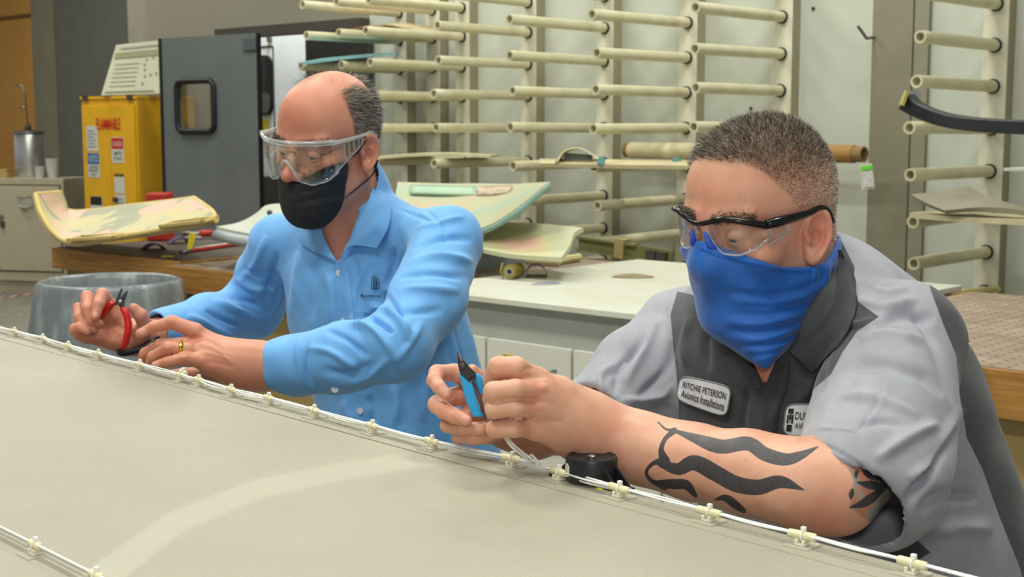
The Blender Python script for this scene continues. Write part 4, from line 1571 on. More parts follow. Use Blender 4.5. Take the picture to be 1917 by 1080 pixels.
# faint waviness of the skin
G[..., 2] += (.0012 * np.sin(ss * 5.1)[:, None] * np.sin(tt_ * 9)[None, :]) * (tt_ > 0.02)
gx, gy, gd = pix(G.reshape(-1, 3))
inv = gd > .05
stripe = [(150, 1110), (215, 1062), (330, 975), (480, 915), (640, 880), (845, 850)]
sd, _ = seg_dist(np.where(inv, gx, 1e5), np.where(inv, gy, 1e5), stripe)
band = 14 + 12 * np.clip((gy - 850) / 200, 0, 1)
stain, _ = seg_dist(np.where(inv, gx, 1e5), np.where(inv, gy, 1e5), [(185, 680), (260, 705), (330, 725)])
t = NT('panel_weave')
vec = t.coord('Object')
at = t.attr('tape')
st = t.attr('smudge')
f = t.noise(3.0, 4, .6, vec)
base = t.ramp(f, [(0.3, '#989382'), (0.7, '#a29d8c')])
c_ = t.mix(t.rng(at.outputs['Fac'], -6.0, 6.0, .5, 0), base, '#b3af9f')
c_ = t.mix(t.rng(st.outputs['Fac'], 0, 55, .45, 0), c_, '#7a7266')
nz = t.noise(420, 2, .6, vec)
c_ = t.mix(t.rng(nz, .35, .75, 0, .14), c_, '#77725f')
t.color(c_)
t.set(Roughness=.62)
mp = t.n('ShaderNodeMapping')
mp.inputs['Rotation'].default_value = (0, 0, math.atan2(RS_[1], RS_[0]) * -1)
tc = t.n('ShaderNodeTexCoord')
t.link(tc.outputs['Object'], mp.inputs['Vector'])
wv = t.n('ShaderNodeTexWave')
wv.inputs['Scale'].default_value = 95
wv.inputs['Distortion'].default_value = .4
t.link(mp.outputs[0], wv.inputs['Vector'])
wv2 = t.n('ShaderNodeTexWave', bands_direction='Y')
wv2.inputs['Scale'].default_value = 95
wv2.inputs['Distortion'].default_value = .4
t.link(mp.outputs[0], wv2.inputs['Vector'])
h = t.math('ADD', wv.outputs['Fac'], wv2.outputs['Fac'])
t.bump(t.math('ADD', h, nz), .35, .0007)
mb = MB().grid(G[::-1], 0)
pnl = thing('interior_panel', 'long curved beige fabric covered panel lying across the foreground', 'panel', (0.3, 0.6, 0))
v = np.concatenate(mb.v)
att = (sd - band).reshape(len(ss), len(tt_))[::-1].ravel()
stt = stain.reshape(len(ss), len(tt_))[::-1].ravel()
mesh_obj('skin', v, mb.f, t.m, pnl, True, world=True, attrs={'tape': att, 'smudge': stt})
# underside shell and the trestle that carries it
m_und = mat('panel_core', '#8f887a', .7)
Gu = np.array([[PO + RS_ * s + RT * t + np.array([0, 0, float(zsurf(t)) - .022]) for t in np.concatenate([np.linspace(-.085, .0, 8), np.linspace(.03, .9, 12)])] for s in np.linspace(-1.6, 2.6, 12)])
MB().grid(Gu[::-1], .02).build('core', m_und, pnl, True, world=True)
for s in (-.6, 1.5):
    tr = thing('trestle', 'grey steel trestle carrying the %s end of the beige panel' % ('far' if s < 0 else 'near'), 'trestle', PO + RS_ * s + RT * .5, math.atan2(RT[1], RT[0]))
    MB().box((-.4, -.03, 1.02), (.36, .03, float(zsurf(.8)) - .045)).build('beam', m_rail, tr)
    for xx in (-.36, .32):
        for dy in (-1, 1):
            MB().tube([(xx, dy * .02, 1.03), (xx, dy * .28, 0)], .018, 8).build('leg', m_rail, tr, True)
# thin seam just below the cable
m_seam = mat('seam_line', '#948c79', .6)
for t_, r_, nm in ((.022, .0005, 'seam'),):
    MB().tube([PS(s, t_, .0003) for s in np.linspace(-1.5, 2.5, 60)], r_, 5).build(nm, m_seam, pnl, True, world=True)

# ------------------------------------------------------------------ cable harness and its tie mounts
m_wire = mat('wire_white', '#e9e9e4', .35, var=0)
m_sleeve = mat('sleeve_cream', '#dcd4ae', .55, var=.05, vscale=80)
m_padp = mat('mount_ivory', '#e2dec8', .45, var=0)
m_tie = mat('tie_white', '#eceae4', .3, var=0)
m_padc = NT('pad_film')
m_padc.color('#cfcab8')
m_padc.set(Roughness=.2, Alpha=.55)
m_padc = m_padc.m
CLIPS = [(-30, 605, 15), (27, 620, 15), (80, 633, 18), (128, 647, 18), (184, 662, 19), (262, 682, 20), (338, 702, 20), (372, 711, 20), (433, 729, 21), (503, 745, 22), (588, 768, 26), (697, 797, 27),
         (808, 826, 30), (958, 858, 36), (1046, 883, 34), (1159, 914, 42), (1327, 958, 44), (1502, 1002, 46), (1708, 1054, 48)]
LABS = ['leftmost cream cable mount entering at the left edge', 'second cream cable mount from the left edge', 'third cream cable mount from the left edge', 'cream cable mount just left of the hand with red cutters',
        'cream cable mount below the fingers holding the red cutters', 'cream cable mount below the black wristband', 'cream cable mount under the ringed hand', 'cream cable mount below the palm of the ringed hand',
        'cream cable mount below the wrist of the ringed hand', 'cream cable mount below the blue cuff', 'cream cable mount below the blue forearm sleeve', 'cream cable mount in front of the blue shirt hem',
        'cream cable mount left of the hands with blue cutters', 'cream cable mount where the held wire leaves the bundle', 'cream cable mount directly in front of the black puck', 'cream cable mount right of the black puck',
        'cream cable mount below the flame tattoo', 'cream cable mount below the tattooed elbow', 'rightmost cream cable mount at the lower right']


def tie_mount(q, up, label, rot, L, name='cable_tie_mount', group='cable tie mounts along the upper cable'):
    """q: point on the skin; sleeve axis along local x"""
    th = thing(name, label, 'cable mount', q, rot, group)
    MB().box((-.013, -.013, -.0002), (.013, .013, .0012)).build('film_pad', m_padc, th)
    mb = MB()
    mb.box((-.0055, -.0055, .001), (.0055, .0055, .0028))
    mb.box((-.0048, -.0055, .0028), (-.002, .0055, up - .003))
    mb.box((.002, -.0055, .0028), (.0048, .0055, up - .003))
    mb.build('saddle', m_padp, th, bev=.0006)
    MB().lathe([(.0032, -L / 2), (.0040, -L / 2 + .001), (.0041, 0), (.0038, L / 2 - .001), (.0031, L / 2)], (0, 0, up), 14, (1, 0, 0)).build('sleeve', m_sleeve, th, True, sharp=50)
    a = np.linspace(0, 2 * math.pi, 14, endpoint=False)
    st = MB().tube([(0.001, .0047 * math.cos(x), up - .0005 + .0050 * math.sin(x)) for x in a], .0008, 6, closed=True).build('tie_strap', m_tie, th, True)
    mb = MB()
    mb.box((-.0012, -.0022, up + .0038), (.0034, .0022, up + .0082))
    mb.build('tie_head', m_tie, th, bev=.0008)
    return th


UPH = .0095
cpts = []
ra_ = math.atan2(RS_[1], RS_[0])
for i, ((x, y, L), lab) in enumerate(zip(CLIPS, LABS)):
    s, t_ = on_panel(x, y, UPH)
    d = (PS(s, t_, UPH) - CAMP) @ c_f
    q = PS(s, t_, 0)
    Lm = min(.030, max(.020, 1.25 * L / 2556 * d))
    tie_mount(q, UPH, lab, ra_ + random.uniform(-.12, .12), Lm)
    cpts.append(PS(s, t_, UPH))
cpts = np.array(cpts)
ext = [cpts[0] - RS_ * .3] + list(cpts) + [cpts[-1] + RS_ * .4]
offs = [(-.0012, .0010), (.0013, .0011), (.0002, -.0013), (-.0016, -.0006), (.0016, -.0008)]
wl = ['white wire on top of the upper cable bundle, running the whole length', 'white wire along the camera side of the upper cable bundle', 'white wire at the bottom of the upper cable bundle ending at the puck',
      'white wire at the back of the upper cable bundle ending at the puck', 'white wire of the upper bundle ending under the ringed hand']
for k, (a_, b_) in enumerate(offs):
    pts = []
    r_ = random.Random(k)
    last = {0: len(ext), 1: len(ext), 2: 17, 3: 17, 4: 11}[k]
    for i in range(last):
        q = V3(ext[i]) + RT * a_ + np.array([0, 0, b_])
        pts.append(q)
        if i < last - 1:
            mid = (V3(ext[i]) + V3(ext[i + 1])) / 2 + RT * (a_ * 2.4 + r_.uniform(-.0012, .0012)) + np.array([0, 0, b_ * 1.6 - .0012 + r_.uniform(-.0008, .0008)])
            pts.append(mid)
    if k == 2:
        pts += [cpts[14] + RS_ * .020 + RT * .002, cpts[14] + RS_ * .034 - RT * .004, cpts[14] + RS_ * .030 - RT * .012 + [0, 0, -.001], cpts[14] + RS_ * .016 - RT * .012]
    tag(MB().tube(spline(pts, len(pts) * 4), .00115, 7).build('wire', m_wire, smooth=True), wl[k], 'wire', 'wires of the upper cable bundle')
# loose tie end near the ringed hand
s, t_ = on_panel(336, 697, .012)
tie_mount(PS(s, t_ - .006, 0), .011, 'white tie mount leaning under the little finger of the ringed hand', ra_ + .3, .014)

# lower cable, bottom left
pl = [on_panel(x, y, UPH) for x, y in ((-120, 925), (-30, 972), (66, 1020), (180, 1077), (330, 1150))]
pts = [PS(s, t_, UPH) for s, t_ in pl]
for k in range(2):
    o_ = np.array([0, 0, .0014]) * (1 if k else -1)
    tag(MB().tube(spline([p + o_ + RT * (.001 if k else -.001) for p in pts], 40), .0014, 7).build('wire', m_wire, smooth=True),
        'white wire crossing the lower left corner, %s of the pair' % ('upper' if k else 'lower'), 'wire', 'wires of the lower left cable')
for (s, t_), lab in zip(pl[2:4], ('cream cable mount on a film pad in the lower left corner', 'cream cable mount cut by the bottom edge at lower left')):
    tie_mount(PS(s, t_, 0), UPH, lab, math.atan2((pts[3] - pts[1])[1], (pts[3] - pts[1])[0]), .020, group='cable tie mounts at lower left')

# black puck shaped exciter
s, t_ = on_panel(1079, 891, UPH)
q = PS(s, -.032, .0025)
th = thing('puck_speaker', 'round black puck shaped speaker on feet standing on the panel edge', 'speaker', q, ra_)
m_pbk = mat('puck_black', '#1d1e21', .4, var=.05)
MB().lathe([(.0265, .003), (.0275, .004), (.0280, .026), (.0268, .0290), (.0248, .0290), (.0238, .0278), (.006, .0265)], (0, 0, 0), 40).build('housing', m_pbk, th, True, sharp=35)
MB().lathe([(.0245, .0), (.0245, .004)], (0, 0, 0), 32).build('gasket', mat('gasket_tan', '#7d735e', .7), th, True, sharp=40)
MB().lathe([(.0048, .0265), (.0048, .0290), (.003, .0302)], (0, 0, 0), 16).build('screw', m_metal, th, True, sharp=40)
for a0 in (0.3, 1.9, 3.4, 5.0):
    pts = [(.016 * math.cos(a0 + x), .016 * math.sin(a0 + x), .0268) for x in np.linspace(0, .9, 7)]
    MB().tube(pts, [.0006, .0012, .0014, .0014, .0014, .0012, .0006], 6).build('vent_slot', mat('slot_black', '#0b0b0c', .6, var=0), th, True)
for sx in (1, -1):
    mb = MB()
    for yy in (-.010, .008):
        mb.prism([(.024 * sx, .0), (.050 * sx, .0), (.046 * sx, .003), (.026 * sx, .021)] if sx > 0 else [(-.026, .021), (-.046, .003), (-.050, .0), (-.024, .0)], yy - .001, yy + .001, Matrix.Rotation(math.pi / 2, 4, 'X'))
    mb.box((min(.022 * sx, .052 * sx), -.013, 0), (max(.022 * sx, .052 * sx), .011, .0022))
    mb.build('foot', m_pbk, th)
MB().lathe([(.0062, 0), (.0062, .0006)], (-.012, -.0246, .0165), 20, (-.45, -.9, 0)).build('round_label', mat('label_white', '#e6e6e2', .5, var=0), th, True, sharp=40)
mb = MB()
M = Matrix(((.894, 0, -.447, -.0125), (-.447, 0, -.894, -.0258), (0, 1, 0, .0165), (0, 0, 0, 1)))
for j, tx in enumerate(('8R 4', '25', '3W')):
    frame_text(mb, tx, M, -.0030, .0024 - j * .0028, .0022, .0040 - j * .0028)
mb.build('label_print', m_blk, th)
MB().box((.012, -.018, 0), (.03, -.012, .0008)).build('yellow_tape', m_yel, th)
# ================================================================== the two men
def skin_mat(name, base, red, pale, tattoo=False):
    t = NT(name)
    vec = t.coord('Object')
    f = t.noise(28, 4, .6, vec)
    c = t.ramp(f, [(0.3, base[0]), (0.7, base[1])])
    c = t.mix(t.math('MULTIPLY', t.attr('red').outputs['Fac'], t.rng(t.noise(60, 3, .6, vec), .25, .75, .6, 1.0)), c, red)
    c = t.mix(t.attr('pale').outputs['Fac'], c, pale)
    fr = t.noise(260, 2, .5, vec)
    c = t.mix(t.rng(fr, .68, .78, 0, .35), c, '#9a5a40')
    c = t.mix(t.attr('stubble').outputs['Fac'], c, '#6a5546')
    if tattoo:
        ink = t.rng(t.attr('ink').outputs['Fac'], -.6, .9, 1, 0)
        ink = t.math('MULTIPLY', ink, t.rng(t.noise(900, 2, .5, vec), .2, .6, .86, 1.0))
        c2 = t.ramp(t.noise(45, 3, .6, vec), [(0.35, '#4f6a68'), (0.5, '#7b8a80'), (0.62, '#b06a55')])
        c = t.mix(t.rng(t.attr('inkcol').outputs['Fac'], -4, 4, .8, 0), c, c2)
        c = t.mix(ink, c, '#33363c')
    c = t.mix(t.rng(t.attr('nail').outputs['Fac'], -.0006, .0004, .75, 0), c, '#dba596')
    t.color(c)
    rg = t.rng(f, .3, .7, .42, .55)
    t.link(rg, t.b.inputs['Roughness'])
    t.b.inputs['Specular IOR Level'].default_value = .45
    t.b.inputs['Subsurface Weight'].default_value = .12
    t.b.inputs['Subsurface Radius'].default_value = (.9, .35, .2)
    t.b.inputs['Subsurface Scale'].default_value = .006
    t.bump(t.math('ADD', t.noise(520, 3, .6, vec), t.math('MULTIPLY', t.noise(120, 3, .6, vec), .7)), .22, .0006)
    return t.m


class Flesh:
    """pieces of one body, joined in one mesh with shared surface attributes"""
    A = ('red', 'pale', 'stubble', 'ink', 'inkcol', 'nail')
    DEF = {'ink': 50., 'inkcol': 50., 'nail': .05}

    def __init__(s):
        s.V, s.F, s.a, s.n = [], [], {k: [] for k in s.A}, 0

    def add(s, V, F, **at):
        s.V.append(V)
        s.F.append(F + s.n)
        s.n += len(V)
        for k in s.A:
            s.a[k].append(np.broadcast_to(np.asarray(at.get(k, s.DEF.get(k, 0.)), float), (len(V),)))

    def build(s, name, m, parent):
        return mesh_obj(name, np.concatenate(s.V), np.concatenate(s.F), m, parent, True, world=True, attrs={k: np.concatenate(v) for k, v in s.a.items()})


def blob(V, spots):
    """soft spots: (point, radius m, strength)"""
    r = np.zeros(len(V))
    for c, rad, k in spots:
        r = np.maximum(r, k * np.exp(-(np.linalg.norm(V - V3(c), axis=1) / rad) ** 2))
    return r


def hand_sdf(p, palm, fingers, k_palm=.010, k_root=.009, arm=None, k_arm=.02):
    """palm/arm: lists of (a, b, ra, rb); fingers: (points, radii)"""
    d = None
    for a, b, ra, rb in palm:
        c = cap(p, a, b, ra, rb)
        d = c if d is None else smin(d, c, k_palm)
    if arm:
        e = None
        for a, b, ra, rb in arm:
            c = cap(p, a, b, ra, rb)
            e = c if e is None else smin(e, c, k_arm)
        d = smin(d, e, k_arm)
    out = d
    for pts, rs in fingers:
        f = chain(p, pts, rs, .003)
        out = np.minimum(out, smin(d, f, k_root))
    return out


def hpts(lst):
    """measured (x, y, depth, radius px) -> points, radii in metres"""
    return [P(x, y, d) for x, y, d, r in lst], [r * d / FPX for x, y, d, r in lst]


def bones(lst):
    return [(P(*a[:3]), P(*b[:3]), a[3] * a[2] / FPX, b[3] * b[2] / FPX) for a, b in lst]


def bounds(segs, fing, pad):
    q = [v for s in segs for v in s[:2]] + [v for f in fing for v in f[0]]
    q = np.array(q)
    return q.min(0) - pad, q.max(0) + pad


def nails(V, lst):
    """lst: (point, along, across, normal-ish radius) -> field negative on the nail"""
    d = np.full(len(V), .05)
    for c, u, L, W in lst:
        q = V - V3(c)
        u = V3(u) / np.linalg.norm(u)
        view = CAMP - V3(c)
        view /= np.linalg.norm(view)
        w = np.cross(u, view)
        w /= np.linalg.norm(w)
        n = np.cross(w, u)
        a, b, e = q @ u, q @ w, q @ n
        k = (np.sqrt((a / L) ** 2 + (b / W) ** 2) - 1) * min(L, W)
        d = np.minimum(d, np.where(np.abs(e) < .012, k, .05))
    return d
# ------------------------------------------------------------------ man with the blue neck gaiter
HO = P(1427, 429, 1.672)
HA = head_axes(51, 8, 2.7)
man_r = thing('person', 'man in grey and charcoal work shirt with blue neck gaiter holding blue cutters', 'person', (float(P(1600, 900, 1.75)[0]), float(P(1600, 900, 1.75)[1]), 0))


def HL(l, f, u):
    return HO + np.array([l, f, u]) @ HA


NB = P(1515, 585, 1.74)          # neck base
LS, RSh = P(1680, 648, 1.585), P(1278, 632, 1.93)
LE, LW = P(1578, 924, 1.385), P(1122, 806, 1.505)
AXT = head_axes(42, 0, 0)       # torso axes: left, forward, up


def headR(p):
    q = ((p - HO) @ HA.T).astype(np.float32)
    d = head_sdf(q, {'w': 1.02, 'ear': .98, 'earf': -.004, 'nose': .097, 'jaw': .88})
    n = cap(p, HL(0, -.022, -.03), NB, .062, .070)
    n = smin(n, cap(p, HL(0, -.055, -.02), NB + AXT[1] * -.04, .045, .055), .03)   # thick nape
    return smin(d, n, .03)


body = Flesh()
lo = HO - [.17, .17, .17]
hi = HO + [.17, .17, .17]
Vh, Fh = sculpt(headR, lo, hi, .0017)
Vh = relax(Vh, Fh, 1, .4)
ql = (Vh - HO) @ HA.T
red = blob(Vh, [(HL(.05, .06, -.025), .035, .35), (HL(.085, -.004, 0), .03, .75), (HL(0, .09, .06), .04, .3), (HL(.04, .07, .05), .05, .25), (HL(.06, .02, .05), .035, .25), (HL(0, .12, -.03), .02, .5)])
# shaved hairline: where hair grows the scalp is darker


def hairR(q):
    l, f, u = q[:, 0], q[:, 1], q[:, 2]
    al = np.abs(l)
    # hairline height as a function of forward position
    line = np.interp(f, [-.11, -.07, -.035, -.012, .008, .022, .035, .05, .062, .075, .095], [-.075, -.06, -.03, .022, .035, .034, .052, .070, .090, .098, .103])
    return np.clip((u - line) / .008 + .5, 0, 1)


top = np.clip((ql[:, 2] - .075) / .04, 0, 1)
stub = hairR(ql) * (.16 + .5 * top) * np.where(np.abs(ql[:, 0]) > .083, 0, 1)
beard = blob(Vh, [(HL(.062, .03, -.055), .02, .3), (HL(.07, .012, -.035), .016, .3)])
body.add(Vh, Fh, red=red, stubble=np.maximum(stub, beard))

# left forearm and hand (tattooed arm)
fing = [hpts([(1000, 712, 1.475, 24), (965, 689, 1.455, 22), (934, 688, 1.46, 21), (921, 708, 1.485, 17), (930, 724, 1.51, 14)]),
        hpts([(1012, 733, 1.465, 21), (965, 728, 1.435, 18.5), (924, 733, 1.44, 19), (919, 748, 1.475, 15), (940, 752, 1.50, 12)]),
        hpts([(1008, 766, 1.465, 20), (965, 763, 1.44, 18), (926, 766, 1.445, 18), (924, 772, 1.475, 14), (945, 776, 1.50, 12)]),
        hpts([(998, 800, 1.475, 19), (962, 801, 1.452, 17.5), (927, 803, 1.455, 17), (926, 805, 1.48, 13), (945, 806, 1.50, 11)]),
        hpts([(1040, 745, 1.53, 24), (985, 715, 1.545, 19), (940, 715, 1.54, 15), (915, 718, 1.53, 11)])]
palm = bones([((1008, 716, 1.475, 25), (1092, 778, 1.505, 40)), ((1018, 738, 1.468, 25), (1095, 790, 1.503, 40)), ((1014, 768, 1.468, 24), (1095, 805, 1.503, 40)),
              ((1008, 800, 1.478, 25), (1092, 820, 1.508, 38)), ((1010, 760, 1.50, 30), (1090, 800, 1.515, 40)), ((1048, 735, 1.49, 26), (1085, 770, 1.505, 36))])
arm = bones([((1090, 802, 1.51, 46), (1140, 818, 1.517, 51)), ((1140, 818, 1.517, 51), (1210, 842, 1.507, 57)), ((1210, 842, 1.507, 57), (1300, 865, 1.48, 62)), ((1300, 865, 1.48, 62), (1400, 884, 1.43, 69)),
             ((1400, 884, 1.43, 69), (1500, 905, 1.395, 73)), ((1500, 905, 1.395, 73), (1572, 922, 1.385, 66)), ((1560, 920, 1.40, 72), (1615, 850, 1.43, 82)), ((1615, 850, 1.43, 82), (1665, 700, 1.55, 85))])
fn = lambda p: hand_sdf(p, palm, fing, arm=arm, k_palm=.016, k_root=.010, k_arm=.03)
lo, hi = bounds(palm + arm, fing, .05)
Va, Fa = sculpt(fn, lo, hi, .0019)
Va = relax(Va, Fa, 2, .4)
Na = vnormals(Va, Fa)
# knuckle dimples, tendons and creases
Va = fold(Va, Na, [([(1002, 692), (985, 690), (978, 699)], 4, -.0012, 0, 1.53), ([(1000, 748), (965, 746), (925, 748)], 3, -.0020, 0, 1.5), ([(1004, 784), (965, 783), (925, 785)], 3, -.0020, 0, 1.5),
                   ([(1020, 718), (1016, 733)], 9, .0018, 0, 1.5), ([(1014, 752), (1011, 768)], 9, .0014, 0, 1.5), ([(1000, 795), (1030, 788), (1060, 792)], 5, -.0012, 0, 1.5),
                   ([(928, 722), (940, 716)], 3, -.0008, 0, 1.5), ([(1060, 715), (1100, 745), (1135, 775)], 7, .0012, 0, 1.52)])
ax_, ay_, ad_ = pix(Va)
front = ((CAMP - Va) * Na).sum(1) > -0.25
inkd = np.full(len(Va), 50.)


def ribbon(pts, ws):
    pts, ws = spline(pts, 40), spline(np.array(ws)[:, None], 40)[:, 0]
    ds, t = seg_dist(ax_, ay_, pts)
    return ds - np.interp(t, np.linspace(0, 1, 40), ws)


for pts, ws in (
        ([(1232, 790), (1246, 803), (1262, 806), (1300, 820), (1350, 836), (1400, 830), (1432, 850), (1470, 860), (1500, 852), (1532, 836)], [1.5, 3, 8, 13, 13, 13, 13, 12, 8, 1]),
        ([(1262, 806), (1245, 822), (1238, 842), (1244, 862)], [6, 4, 5, 10]),
        ([(1238, 868), (1270, 878), (1300, 866), (1340, 886), (1378, 906), (1420, 912), (1460, 902), (1505, 917)], [7, 12, 15, 15, 15, 14, 11, 1]),
        ([(1244, 862), (1222, 868), (1210, 884), (1220, 900), (1244, 910)], [8, 4, 3, 4, 8]),
        ([(1226, 904), (1262, 906), (1285, 908), (1302, 928)], [4, 9, 9, 4]),
        ([(1336, 936), (1358, 932), (1378, 946), (1392, 956)], [1, 6, 8, 5])):
    inkd = np.minimum(inkd, ribbon(pts, ws))
# elbow shading tattoo under the sleeve
icol = poly_sd(ax_, ay_, [(1520, 818), (1580, 850), (1598, 900), (1590, 950), (1640, 985), (1720, 940), (1640, 830), (1570, 815)])
for pts, ws in (([(1612, 868), (1625, 885), (1650, 896)], [2, 8, 5]), ([(1606, 903), (1630, 908), (1655, 908)], [2, 8, 4]), ([(1596, 917), (1594, 925), (1592, 935)], [3, 5, 1]),
                ([(1592, 950), (1620, 940), (1658, 912)], [2, 9, 3]), ([(1602, 862), (1606, 872)], [3, 2]), ([(1604, 884), (1602, 893)], [4, 2])):
    inkd = np.minimum(inkd, ribbon(pts, ws))
inkd = np.where(front, inkd, 50)
icol = np.where(front, icol, 50)
reda = blob(Va, [(P(1012, 726, 1.44), .014, .7), (P(1004, 756, 1.44), .012, .7), (P(990, 800, 1.45), .014, .3), (P(930, 680, 1.44), .012, .4), (P(1178, 850, 1.45), .005, .6), (P(1550, 960, 1.36), .03, .45), (P(1120, 835, 1.47), .03, .25), (P(925, 800, 1.44), .01, .4)])
body.add(Va, Fa, red=reda, ink=inkd, inkcol=icol)

# right hand (holding the cutters, palm towards the camera) and its forearm
fing = [hpts([(880, 712, 1.60, 17), (850, 697, 1.605, 16), (818, 698, 1.585, 15.5), (813, 712, 1.565, 14), (822, 725, 1.555, 13), (837, 738, 1.55, 11)]),
        hpts([(885, 742, 1.61, 17), (850, 742, 1.61, 17), (818, 757, 1.585, 17), (830, 768, 1.56, 16), (850, 778, 1.545, 15), (873, 787, 1.54, 11.5)]),
        hpts([(890, 775, 1.60, 16), (855, 785, 1.60, 15), (838, 796, 1.575, 14), (868, 802, 1.555, 14), (900, 803, 1.55, 13), (925, 803, 1.555, 11)]),
        hpts([(895, 800, 1.60, 14), (866, 812, 1.60, 13), (858, 819, 1.575, 12), (885, 822, 1.56, 12), (915, 820, 1.555, 11), (935, 818, 1.56, 9)]),
        hpts([(925, 745, 1.615, 20), (905, 720, 1.61, 16), (893, 703, 1.60, 13), (884, 692, 1.595, 11)])]
palm = bones([((880, 715, 1.615, 18), (950, 775, 1.635, 28)), ((882, 740, 1.62, 18), (950, 785, 1.635, 28)), ((888, 770, 1.615, 18), (950, 795, 1.635, 28)), ((895, 798, 1.615, 17), (952, 805, 1.635, 26)), ((905, 755, 1.62, 24), (950, 785, 1.63, 28))])
arm = bones([((955, 795, 1.64, 38), (1000, 812, 1.66, 40)), ((1000, 812, 1.66, 40), (1120, 800, 1.80, 55)), ((1120, 800, 1.80, 58), (1250, 660, 1.93, 60))])
fnr = lambda p: hand_sdf(p, palm, fing, arm=arm, k_palm=.014, k_root=.009, k_arm=.025)
lo, hi = bounds(palm + arm, fing, .045)
Vr, Fr = sculpt(fnr, lo, hi, .0019)
Vr = relax(Vr, Fr, 2, .4)
nl = nails(Vr, [(P(831, 732, 1.545), P(837, 738, 1.55) - P(824, 722, 1.555), .0065, .0052), (P(871, 786, 1.535), P(880, 788, 1.54) - P(850, 776, 1.545), .0066, .0054)])
body.add(Vr, Fr, red=np.maximum(blob(Vr, [(P(815, 700, 1.57), .014, .6), (P(836, 738, 1.54), .01, .6), (P(840, 770, 1.55), .016, .6), (P(874, 787, 1.53), .012, .6), (P(870, 745, 1.6), .03, .5)]), .15), nail=nl)

# hidden trunk that joins them inside the shirt
trunkR = lambda p: smin(smin(ell(p, P(1530, 760, 1.80), (.15, .095, .22), AXT), ell(p, P(1640, 1010, 1.86), (.14, .11, .25), AXT), .1),
                        smin(cap(p, NB, P(1540, 700, 1.80), .06, .09), smin(cap(p, LS, NB, .05, .05), cap(p, RSh, NB, .05, .05), .03), .05), .06)
c = P(1570, 850, 1.8)
Vt, Ft = sculpt(trunkR, c - [.4, .4, .45], c + [.4, .4, .45], .009)
body.add(Vt, Ft)
m_skinR = skin_mat('skin_fair_tattooed', ('#c99278', '#d9a68c'), '#cf6f5c', '#e0b090', True)
skinR = body.build('body', m_skinR, man_r)
bv_headR = bvh(Vh, Fh)
bv_armR = bvh(Va, Fa)

# eyes
m_eye = mat('eye_white', '#a8968a', .15, var=0)
m_iris = mat('eye_iris', '#2a2622', .1, var=0)
for sg in (1, -1):
    ob = MB().lathe([(.0001, -.0128), (.006, -.0113), (.0105, -.0073), (.0128, 0), (.0105, .0073), (.006, .0113), (.0001, .0128)], HL(sg * .032, .079, .011), 18, HA[1]).build('eye', m_eye, man_r, True, world=True)
    dv = HA[1] * .8 - HA[2] * .5
    dv /= np.linalg.norm(dv)
    MB().lathe([(.0058, .0114), (.004, .0126), (.0001, .0131)], HL(sg * .032, .079, .011), 16, dv).build('iris', m_iris, ob, True, world=True)

# hair: clipped sides, short brush on top
t = NT('hair_salt_brown')
t.color(t.ramp(t.attr('shade').outputs['Fac'], [(0.0, '#332c27'), (0.3, '#4f463e'), (0.55, '#857c70'), (0.78, '#b8b0a2'), (1.0, '#e2dccf')]))
t.set(Roughness=.45)
m_hairR = t.m


def lenR(q):
    return .0035 + .0095 * np.clip((q[:, 2] - .065) / .05, 0, 1) * np.clip((q[:, 1] + .09) / .05, .3, 1) + .002 * np.clip((q[:, 1] - .03) / .04, 0, 1)


def dirR(q, n):
    d = n * .9 + np.array([0, .75, .25])[None] * np.clip((q[:, 2] - .06) / .06, 0, 1)[:, None] + np.array([0, -.2, -.75])[None] * np.clip((.07 - q[:, 2]) / .05, 0, 1)[:, None]
    return d


selR = lambda q: hairR(q) * np.where(np.abs(q[:, 0]) > .084, 0, 1) * (.35 + .65 * np.clip((q[:, 2] - .03) / .06, 0, 1))
Hv, Hf, hs = strands(Vh, Fh, HA, HO, selR, 30000, lenR, .00026, dirR, 3, .28, .12)
qh = (Hv - HO) @ HA.T
hs = np.clip(hs + .28 * np.clip((.085 - qh[:, 2]) / .05, 0, 1), 0, 1)
mesh_obj('hair', Hv, Hf, m_hairR, man_r, False, world=True, attrs={'shade': hs})
selB = lambda q: np.exp(-((q[:, 2] - .034 - .10 * (np.abs(q[:, 0]) - .03) * (np.abs(q[:, 0]) < .03)) / .005) ** 2) * (np.abs(q[:, 0]) > .010) * (np.abs(q[:, 0]) < .056) * (q[:, 1] > .05)
Hv, Hf, hs = strands(Vh, Fh, HA, HO, selB, 1500, lambda q: .008 + 0 * q[:, 0], .00025, lambda q, n: n * .4 + np.stack([np.sign(q[:, 0]), 0 * q[:, 0], .15 + 0 * q[:, 0]], 1), 5, .25, .1)
mesh_obj('eyebrows', Hv, Hf, m_hairR, man_r, False, world=True, attrs={'shade': hs * .5})

# ------------------------------------------------------------------ work shirt
hemc = P(1572, 926, 1.385)
armd = P(1520, 960, 1.36) - P(1672, 650, 1.56)
armd /= np.linalg.norm(armd)
slv = lambda p, r: smin(cap(p, LS, P(1618, 898, 1.412), .076 + r, .071 + r), cap(p, P(1662, 770, 1.50), P(1642, 890, 1.44), .068 + r, .075 + r), .03)
r_sl = lambda p, r: smin(cap(p, RSh, P(1120, 785, 1.81), .066 + r, .058 + r), cap(p, P(1190, 690, 1.87), P(1160, 790, 1.84), .055 + r, .055 + r), .03)
r_end = P(1112, 752, 1.79)
r_dir = P(1060, 770, 1.74) - P(1250, 650, 1.92)
r_dir /= np.linalg.norm(r_dir)


